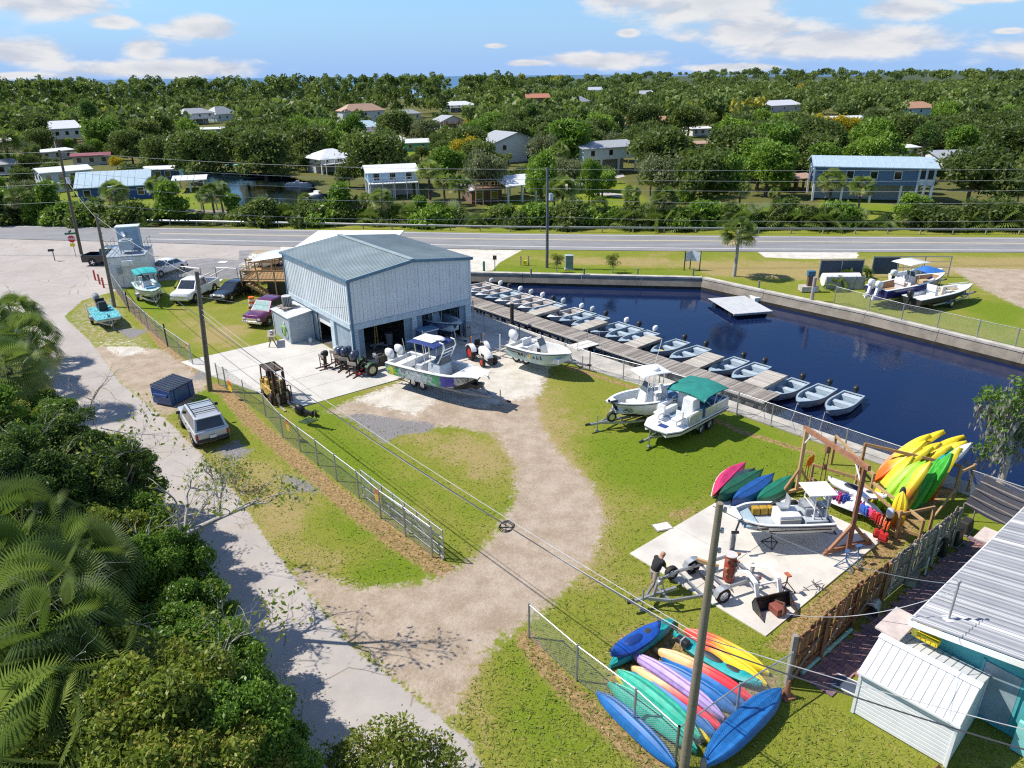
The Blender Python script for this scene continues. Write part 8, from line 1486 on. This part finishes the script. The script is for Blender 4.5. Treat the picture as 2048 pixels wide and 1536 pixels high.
def make(key,label,cat,loc,rz,sc,group,name):
    if key in PRO: return dup(PRO[key],loc,rz,label,group,sc)
    t = thing(name,label,cat,loc,rz,group,sc); r = np.random.default_rng(abs(hash_(key))); k = key[:-1] if key[-1].isdigit() else key; tr = MB(); P = None
    if k in ('palm','palmetto','tallpalm'):
        h = {'palm': 4.6,'palmetto': .5,'tallpalm': 4.9}[k]; V,Fc,ti = frond_mesh(r,34 if k != 'palmetto' else 26,1.75 if k != 'palmetto' else 1.9,h,17,droop=.6); lm = LM['palm']; tr.tube([(0,0,0),(.05,0,h * .5),(0,0,h)],[.19,.15,.17],9)
    elif k == 'nearpalm': V,Fc,ti = frond_mesh(r,34,1.45,3.6,24,lw=.032,droop=1.25); lm = LM['palm']; tr.tube([(0,0,0),(0,0,3.6)],[.2,.17],9)
    else:
        n,R,zc,H,rb,nb,size,lm,trh = {'oak': (8000,4.3,2.8,3.8,1.75,24,.30,'oak',3.2),'bright': (8000,3.9,2.8,5.2,1.6,24,.30,'bright',3.2),'pine': (5200,2.6,10.5,7.0,1.35,20,.27,'pine',15),'yellow': (6000,3.9,2.4,2.6,1.4,24,.26,'yellow',3),'bush': (3600,1.4,.2,1.3,.75,14,.17,'bright',.6),'shrub': (3600,1.4,.2,1.5,.75,14,.17,'oak',.6),'grey': (6000,4.0,2.6,3.4,1.5,20,.24,'grey',3.2),
                 'cone': (3600,.75,.3,3.0,.6,16,.15,'bright',.8),'gloss': (40000,2.0,2.4,2.5,.46,40,.062,'gloss',3),'olive': (40000,2.0,2.2,2.5,.46,40,.068,'olive',3),'cedar': (44000,2.1,1.7,4.6,.42,62,.055,'cedar',3.5),'sprig': (1600,.85,.5,1.2,.34,15,.06,'olive',.9),'dry': (700,1.6,.3,.9,.5,20,.06,'olive',.5)}[k]
        bl = dome(r,nb,R,zc,H,rb); V,Fc,ti = cloud(r,bl,n,size,.5); lm = LM[lm]; top = max(b[2] for b in bl); tr.tube([(0,0,0),(.1,.05,trh * .5),(0,0,trh),(0,0,zc + H * .7)],[.045 * top,.036 * top,.03 * top,.01 * top],8)
        for b in bl[::2]: tr.tube([(0,0,trh * .8),Vector((b[0] * .5,b[1] * .5,(trh * .8 + b[2]) / 2 + .2)),b[:3]],[.018 * top,.012 * top,.004 * top],5,False)
    obj('trunk',tr,BARKG if k in ('dry','sprig','tallpalm') else BARK,t,smooth=50); link('crown',npmesh('crown',V,Fc,lm,ti),t); PRO[key] = t; KIDS[t.name] = list(t.children); return t
def hash_(s): return sum(ord(c) * 31 ** i for i,c in enumerate(s)) % 99991
PRO = {}; NTREE = []; DESC = dict(oak='dark oak',bright='fresh green tree',pine='tall pine',yellow='yellow flowering tree',palm='cabbage palm',palmetto='low fan palm',bush='light green bush',shrub='dark green shrub',grey='grey green oak',cone='upright green shrub')
def plant(k,p,s,var=3):
    NTREE.append((k,Vector(p),s)); return NTREE[-1]
def px_tree(k,bx,by,ty,w=1.0,h0=None):
    b = G(bx,by); H_ = {'oak': 9,'bright': 10.5,'yellow': 7,'grey': 8,'pine': 11}.get(k)
    if H_:
        b = G(bx,ty,H_ if H_ < 18 else 17.5); b = Vector((b.x * max(1,112 / b.y),max(112,b.y),0))
    hh = ZT(b,bx,ty); h0 = {'oak': 7.6,'bright': 9,'pine': 18.3,'yellow': 6,'palm': 6.0,'palmetto': 2.2,'grey': 7,'bush': 2,'cone': 3.8}[k]; s = hh / h0; plant(k,b,(s * w,s * w,s))
rt = np.random.default_rng(11)
for k,l in (('bright','640,345,168,1.0 600,360,235,.7 1440,405,300,.8 1375,400,365,.7 1480,400,232,.9 1545,330,240 700,300,230,.7 1085,345,305,.6 1180,352,320,.5 1900,250,205 1760,300,240 1130,260,240'),('oak','540,350,235,1.1 590,352,248 480,330,260 745,345,272,1.1 230,300,200 180,310,225 790,270,225 860,215,180 1320,350,262,1.2 1480,420,260,1.2 1560,400,250,1.2 1420,390,310 1640,330,250 1290,300,215 390,320,270 1960,360,300 2040,400,260 60,300,230 30,420,380 1500,300,205 1600,300,230 520,340,270 1380,262,215,1.1 1450,255,205,1.2'),
             ('yellow','325,255,212,1.2 960,300,225,1.2 985,300,232,.8 1030,225,170,1.1 1145,275,238,1.3 1195,262,208,1.1 935,345,275,.8 30,330,235 1640,300,232 1655,262,180 1690,280,232'),('grey','970,385,300,.7 1090,330,270,.7 1810,290,180,1.1 1760,300,215 2010,300,190,1.2 1095,400,350,.5'),('pine','1060,300,210,1.3 1860,330,245'),
             ('palm','325,422,352,1.3 410,432,380 447,428,362,1.1 198,436,392,1.3 614,436,385 735,442,385 720,440,390 890,410,345,1.3 860,400,320,1.2 920,420,350,1.2 1125,440,352,1.2 1108,440,358 1260,430,370,1.1 1655,420,338,1.2 1715,425,352,1.3 1300,400,345,1.2 1340,395,330 1375,400,335 720,262,218 738,262,232 25,345,255,1.4 245,310,260,1.5 350,260,222,1.6 425,300,265 1030,300,262 1880,300,245 1995,300,250 2030,420,370 1545,420,375 1935,440,395 1260,450,390 1140,300,265'),('cone','845,448,390,1 1130,448,420 1015,448,412 1805,450,385,1.2'),('bright','1375,452,368,.8')):
    for q in l.split(): v = [float(c) for c in q.split(',')]; px_tree(k,v[0],v[1],v[2],v[3] if len(v) > 3 else 1.0)
MASK = [(330,300,560,345,150),(560,345,735,395,130),(480,390,720,425,118),(1145,350,1260,425,118),(760,295,870,318,165),(1700,440,1800,452,100),(80,385,460,412,118),(0,392,330,412,118),(920,400,1010,445,106),(1150,375,1245,420,110),(350,428,470,447,104)]
def clash(p,w,h):
    x0,y1,_ = proj(p); xt,yt,_ = proj(p + Vector((0,0,h))); ww = w * F / p.y
    for a,b,c,d,yy in PROT + MASK:
        m_ = (c - a) * .12
        if p.y < yy + 2 and x0 + ww > a + m_ and x0 - ww < c - m_ and yt < d - (d - b) * .32 and y1 > b: return True
    return any((p.x - fx) ** 2 + (p.y - fy) ** 2 < (fr + w * .6) ** 2 for fx,fy,fr in FOOT)
CP = [Vector(q) for q in CANAL]
for yy in np.arange(109,236,7.4):
    for xx in np.arange(-.78 * yy - 8,.78 * yy + 12,8.0):
        if rt.random() < .2: continue
        p = Vector((xx + rt.normal() * 2.2,yy + rt.normal() * 2.2,0)); sd1 = float(sdp(np.array([[p.x,p.y]]),CP)[0]); u = rt.random() * (1 if yy > 140 else .6) + (0 if yy > 140 else .35); k = 'oak' if u < .5 else 'bright' if u < .68 else 'palm' if u < .80 else 'grey' if u < .88 else 'pine' if u < .93 else 'yellow' if u < .955 else 'bush'
        if k == 'pine' and (p.x > -15 or yy < 165): k = 'oak'
        s = (.78 + .42 * rt.random()) * (.95 if k != 'pine' else .9); w,h = {'oak': (5,7.5),'bright': (4.6,8.8),'palm': (2,6),'grey': (4.6,7),'pine': (3,18),'yellow': (4,6),'bush': (1.9,2)}[k]
        if sd1 < w * s * .5 or (p.y < 118 and k != 'palm'): continue
        if clash(p,w * s * .85,h * s):
            s *= .5; k = 'bush' if k == 'pine' else k; w,h = (2,2) if k == 'bush' else (w,h)
            if clash(p,w * s * .7,h * s * .9): continue
        plant(k,p,(s,s,s * (.9 + .25 * rt.random())))
for i in range(250):                                                                # mangrove and palm band between the road and the canal
    x = -112 + i * .9 + rt.normal() * .5; p = Vector((x,97.2 - .075 * x + abs(rt.normal()) * 2.6 + (2.5 if x < 0 else 1.2),-.5)); u = rt.random(); k = 'palmetto' if u < .48 else 'shrub' if u < .74 else 'bush' if u < .88 else 'palm' if u < .94 else 'cone'; s = (1.0 + .75 * rt.random()) * (.6 if k == 'palm' else 1)
    if clash(p,1.5 * s,1.6 * s) and rt.random() < .8: s *= .55
    plant(k,p,(s * 1.1,s * 1.1,s))
# every plant gets a label from the landmark it stands nearest to
LMK = [(Vector(o.location),o['label']) for o in COL.objects if o.get('category') in ('building','utility pole','flag','street sign','wall') and o.location.y > 60 and o.get('label')]
SH = {l: ' '.join(l.replace('with ','with ').split()[:7]) for _,l in LMK}; GRP = {}
for k,p,s in NTREE:
    if p.y > 300: continue
    l = min(LMK,key=lambda q: (q[0].x - p.x) ** 2 + (q[0].y - p.y) ** 2); side_ = 'behind' if p.y > l[0].y + 7 else 'left of' if p.x < l[0].x else 'right of'; GRP.setdefault((k,side_,l[1]),[]).append(((l[0] - p).length,p,s))
ORDW = ['nearest','second','third','fourth','fifth','sixth','seventh','eighth','ninth','tenth'] + ['%dth' % i for i in range(11,60)]; cnt_k = {}
BAD = {'with','and','the','of','on','in','by','behind','beside','left','right','a','to','near','among','above','below'}
for (k,side_,l),L_ in GRP.items():
    w_ = SH[l].split()[:6]
    while w_[-1] in BAD: w_.pop()
    for i,(dd_,p,s) in enumerate(sorted(L_,key=lambda q: q[0])):
        cnt_k[k] = cnt_k.get(k,0) + 1; lab = ('%s %s %s the %s' % (ORDW[i] if len(L_) > 1 else 'lone',DESC[k],side_,' '.join(w_))); v = cnt_k[k] % (3 if k in ('oak','bright','palm','palmetto') else 2)
        make(k + str(v),lab,'palm' if 'palm' in k else 'bush' if k in ('bush','shrub','cone') else 'tree',p,rt.random() * 6.28,s,DESC[k] + 's beyond the road',{'palm': 'palm_tree','palmetto': 'fan_palm','bush': 'bush','shrub': 'shrub','cone': 'shrub','pine': 'pine_tree','oak': 'oak_tree'}.get(k,'tree'))
make('tallpalm','single cabbage palm on the grass strip beside the basin','palm',G(1468,553),.4,(1.05,1.05,ZT(G(1468,553),1476,448) / 5.6),None,'palm_tree')
for px,py,lab in ((1690,560,'young palm by the white tank, left one'),(1722,556,'young palm by the white tank, right one'),(1672,578,'spiky young palm in front of the white tank')): make('palmetto0',lab,'palm',G(px,py),px,.62,'young palms on the far lot','palm_tree')
for px,lab in ((1114,'leafless twiggy shrub beside the green cabinet'),(1224,'leafless twiggy shrub alone on the grass strip')): make('sprig0',lab,'bush',G(px,545),px,(.95,.95,1.0),'twiggy shrubs on the grass strip','shrub')
# the woods that run to the horizon
def hill(x,y): return (9 + 4 * math.sin(x * .004)) * min(1,max(0,(y - 1100) / 600)) * min(1,max(0,(x - 60) / 500)) - 1.5
def forest():
    r = np.random.default_rng(5); VV,FF,TT = [],[],[]; off = 0; protos_ = []
    for kk in range(4): V,Fc,t = cloud(r,dome(r,9,3.9,2.2,3.6,1.7) if kk < 2 else dome(r,8,2.8,11,7.5,1.5),240,.66,.6); protos_.append((V,Fc,t))
    for i in range(3900):
        u = r.random(); y = 236 + 690 * u ** 1.3 if i < 3100 else 930 + 1500 * u; x = (r.random() * 2 - 1) * (.8 * y + 20); far = i >= 3100
        if far and x < -.06 * y: continue
        if not far and y > 740 and x < 60: continue
        if not far and clash(Vector((x,y,0)),4,9): continue
        q = r.random(); k = (2 + (q < .5)) if (x < .02 * y and 310 < y < 640 and r.random() < .6) else int(q * 2); s = (.85 + .75 * r.random() ** 1.5) * (1.0 if not far else 1.7); s = .78 + .3 * r.random() if k > 1 else s; V,Fc,t = protos_[k]; a = r.random() * 6.283; c_,s_ = math.cos(a),math.sin(a)
        zs = s * (1.02 if k >= 2 else 1.1); z0 = hill(x,y) if far else 0
        W_ = np.stack([(V[:,0] * c_ - V[:,1] * s_) * s + x,(V[:,0] * s_ + V[:,1] * c_) * s + y,V[:,2] * zs + z0],1); VV.append(W_); FF.append(Fc + off); off += len(V); TT.append(np.clip(np.minimum(t * .5 + r.random() * .75 - .12,.8) + (.35 if r.random() < .012 else 0),0,1))
    link('forest',npmesh('forest',np.concatenate(VV),np.concatenate(FF),leafmat('forest_leaf',(.05,.085,.024),(.205,.26,.06),(.38,.34,.05),rnd=0),np.concatenate(TT)),kind='stuff')
forest()
m = MB(); xs_ = np.linspace(-100,3000,40); m.loft([[(x,y,hill(x,y)) for x in xs_] for y in (900,1100,1400,1700,2900)],False,False); obj('hills',m,mat('wooded_slope',(.05,.075,.02),rough=.95,var=.4,sc=.01),kind='structure')
# the thicket beside the lane
NEAR = [(k,px,py,z,s_) for k,l in (('nearpalm','30,625,2.2,1.2 60,700,2.4,1.25 20,760,2.4,1.4 45,1060,3.2,1.3 15,1160,3.2,1.4 95,1215,3.2,1.35 170,1170,2.6,1.2 40,1300,3,1.4 130,1330,3,1.35 60,1440,3,1.45 190,1400,2.6,1.2 110,1500,3,1.4 -20,680,2,1.4'),('gloss','30,660,2,.7 60,790,1.8,.75 100,830,1.6,.7 180,905,1.6,.7 245,930,1.4,.75 330,1110,1.6,.8 300,1060,1.6,.8 365,1150,1.6,.8 400,1215,2,.8 420,1285,2,.85 350,1265,2.2,.9 455,1330,1.6,.75 300,1190,1.8,.8 500,1450,1.8,.8 545,1505,1.4,.7 440,1480,2.4,.95 -40,860,2,1 575,1550,1,.6 250,1150,2,.85'),
    ('olive','75,850,1.6,.75 20,830,2,.9 110,1110,2.2,.9 200,1080,2.2,.9 230,1140,2,.8 260,1400,2.8,1 330,1440,2.6,1 240,1490,2.8,1.05 330,1530,2.6,1 400,1420,2.2,.9 430,1550,2.2,.95 180,1545,2.8,1 -20,960,2.2,1.1 20,1540,3,1.1 -40,1250,2.4,1.1 310,1350,2.4,.95 510,1540,1.6,.75'),('cedar','130,905,3.4,1.0 200,945,2.6,.85 60,930,3,1.0 110,1010,3.2,1.05 235,1010,2.0,.8 170,1040,2.6,.9 20,1010,3,1.1 265,965,1.6,.65'),('sprig','725,1530,1.3,1.1 800,1512,1.4,1.25 870,1530,1.2,1.1 690,1545,1.0,1.0'),('dry','470,960,.6,.9 420,935,.6,.8')) for px,py,z,s_ in (map(float,q.split(',')) for q in l.split())]
ND = dict(nearpalm='fan palm',gloss='glossy green bush',olive='yellow green bush',cedar='dark feathery cedar',sprig='thin leafy sprig',dry='sparse dry shrub'); seen = {}
for k,px,py,z,s in NEAR:
    p = G(px - (32 if px > 250 and k in ('gloss','olive') else 0),py,z + {'gloss': 1.6,'olive': 1.6,'cedar': 1.2,'nearpalm': 1.6}.get(k,0)); seen[k] = seen.get(k,0) + 1; n_ = seen[k]; pos = 'far end' if py < 850 else 'middle' if py < 1150 else 'near end'; edge = 'by the lane' if px > 260 + (py - 900) * .4 else 'deep inside' if px > 60 else 'at the left edge'
    make(k + str(n_ % 2),'%s %s, %s of the thicket, %s' % (ORDW[n_ - 1].replace('nearest','first'),ND[k],pos,edge) if k not in ('sprig','dry') else '%s %s from the left, %s' % (ORDW[n_ - 1].replace('nearest','first'),ND[k],'bottom edge by the lane' if k == 'sprig' else 'on the verge behind the SUV'),'palm' if 'palm' in k else 'bush',(p.x,p.y,-.05),px * .7,(s,s,s * (.85 + .3 * rt.random())),'plants of the thicket by the lane',{'nearpalm': 'fan_palm','cedar': 'cedar_tree'}.get(k,'bush'))
def bare(label,pts,rads,seed,lev=3,moss=0,grp='bare trees by the lane',leaf=0,base=None):
    b = Vector((pts[0].x,pts[0].y,0)) if base is None else base; t = thing('bare_tree',label,'tree',b,0,grp); mb = MB(); r = np.random.default_rng(seed); P = [p - b for p in pts]; tips = []; mb.tube(P,rads,8)
    for i in range(1,len(P)):
        for k in range(3): limbs(mb,r,P[i],((P[i] - P[i - 1]).normalized() + Vector(r.normal(size=3)) * .65 + Vector((0,0,.3))).normalized(),1.35,rads[i] * .55,lev - 1,.6,tips)
    obj('trunk',mb,BARKG,t,smooth=60)
    if leaf: sel = tips[::2]; V,Fc,ti = cloud(r,[(*p,.3) for p in sel],leaf,.09 if moss == 0 else .11,.5); link('crown',npmesh('crown',V,Fc,LM['olive'] if not moss else LM['gloss'],ti),t)
    if moss:
        n = 2600; idx = r.integers(0,len(tips),n); c = np.array([tuple(tips[i]) for i in idx]) + r.normal(size=(n,3)) * [.1,.1,.05]; ln = r.random(n) ** 1.5 * moss; c[:,2] -= ln; d = np.stack([r.normal(size=n) * .03,r.normal(size=n) * .03,-np.full(n,.16)],1); e = r.normal(size=(n,3)) * [.03,.03,0]; V,Fc = quads(c,d,e); link('hanging_moss',npmesh('hanging_moss',V,Fc,LM['moss'],r.random(n)),t)
    return t
bare('leaning grey bare tree reaching over the lane from the thicket',[G(255,1230,.5),G(300,1150,2.6),G(365,1070,4.2),G(440,1035,5.0),G(500,1010,5.4)],[.17,.14,.11,.08,.05],3,3,leaf=500)
bare('grey bare tree with twisted limbs left of the leaning one',[G(215,1200,.8),G(165,1100,3.4),G(110,1050,4.5),G(95,985,5.0)],[.14,.11,.08,.05],8,3)
bare('dead grey snag rising from the bushes near the bottom left',[G(240,1440,2.2),G(210,1370,3.2),G(140,1290,4.2),G(85,1250,4.6)],[.12,.1,.07,.04],15,2)
bare('pale dead twigs at the middle of the thicket edge',[G(175,830,.8),G(185,800,2.0),G(200,775,2.8)],[.05,.04,.025],23,3); bare('pale dead twig standing at the lane edge beside the cedar',[G(62 + 125,850,.8),G(190,815,2.0)],[.04,.02],29,2)
for i,(px,py,z,dx,dy,h,lab) in enumerate(((330,1150,2.5,1.0,.6,2.2,'bare grey branch poking out above the bushes by the lane'),(60,1010,3.5,.6,-.3,2.4,'bare branch in front of the cedars at the left edge'),(290,1390,3.0,-.8,.5,2.0,'grey branch forking over the lower bushes'),(430,1420,2.6,.3,.9,1.6,'slim grey branch above the glossy bushes near the lane'),(150,1480,3.4,-.5,.6,1.9,'grey branch over the palms at the bottom left'),(240,1010,3.0,.9,.2,2.3,'bare branch leaning right from the cedars'))):
    p = G(px,py,z); bare(lab,[p,p + Vector((dx * .5,dy * .4,h * .5)),p + Vector((dx * 1.3,dy,h))],[.06,.045,.025],40 + i,3,leaf=250 if i % 2 else 0)
MB_ = G(1995,985); bare('tree hung with grey Spanish moss at the right edge of the basin',[MB_,MB_ + Vector((.15,.2,1.6)),MB_ + Vector((.1,.4,3.0)),MB_ + Vector((.6,.5,4.0))],[.2,.16,.12,.07],31,3,moss=1.3,grp='trees by the basin',leaf=2600)
# grass blades, dead straw and weeds near the camera
def tufts():
    r = np.random.default_rng(9); P = np.stack([r.uniform(-28,20,420000),r.uniform(13.5,52,420000)],1); P = P[r.random(len(P)) < np.clip(26 / P[:,1] - .5,.04,1) ** 1.3 * .7]; ok = np.ones(len(P),bool)
    for poly in ([(1010,1700),(943,1484),(893,1445),(813,1380),(700,1290),(560,1130),(470,985),(345,850),(240,765),(128,632),(-300,620),(-60,830),(560,1700)],[(690,805),(1008,695),(1095,740),(1090,850),(1190,965),(1215,1040),(1185,1130),(1090,1225),(955,1335),(900,1450),(560,1130),(720,1175),(925,1135),(1030,1000),(1030,925),(900,850),(740,850)],[(380,760),(560,660),(1040,660),(1040,700),(850,745),(700,800),(600,815)],[(170,690),(330,700),(420,760),(330,835),(240,765)],[(1570,1380),(1900,1080),(2100,1000),(2100,1320),(1990,1420),(1890,1540),(1700,1425)]): ok &= sdp(P,GP(poly)) > .05 + .06 * r.normal(size=len(P))
    q = P - [9.2,20.7]; e1,e2 = q @ [.77,.64],q @ [-.64,.77]; ok &= ~((e1 > -.05) & (e1 < 9.35) & (e2 > -.05) & (e2 < 6.65)); ok &= (P - [-3.47,60.5]) @ [.744,.668] < -2.6; P = P[ok]; n = len(P)
    h = .02 + .035 * r.random(n) ** 2; h *= np.where(r.random(n) < .02,2.4,1); c = np.column_stack([P,h * .6 - .02]); d = np.column_stack([r.normal(size=(n,2)) * .05,h * .8]); e = np.column_stack([r.normal(size=(n,2)) * .014,np.zeros(n)]); V,Fc = quads(c,d,e)
    link('grass',npmesh('grass',V,Fc,leafmat('grass_blade',(.13,.175,.018),(.33,.35,.07),(.48,.38,.18),rnd=0),np.clip(r.random(n) * .8 + .25 * (r.random(n) < .2),0,1)),kind='stuff')
tufts()
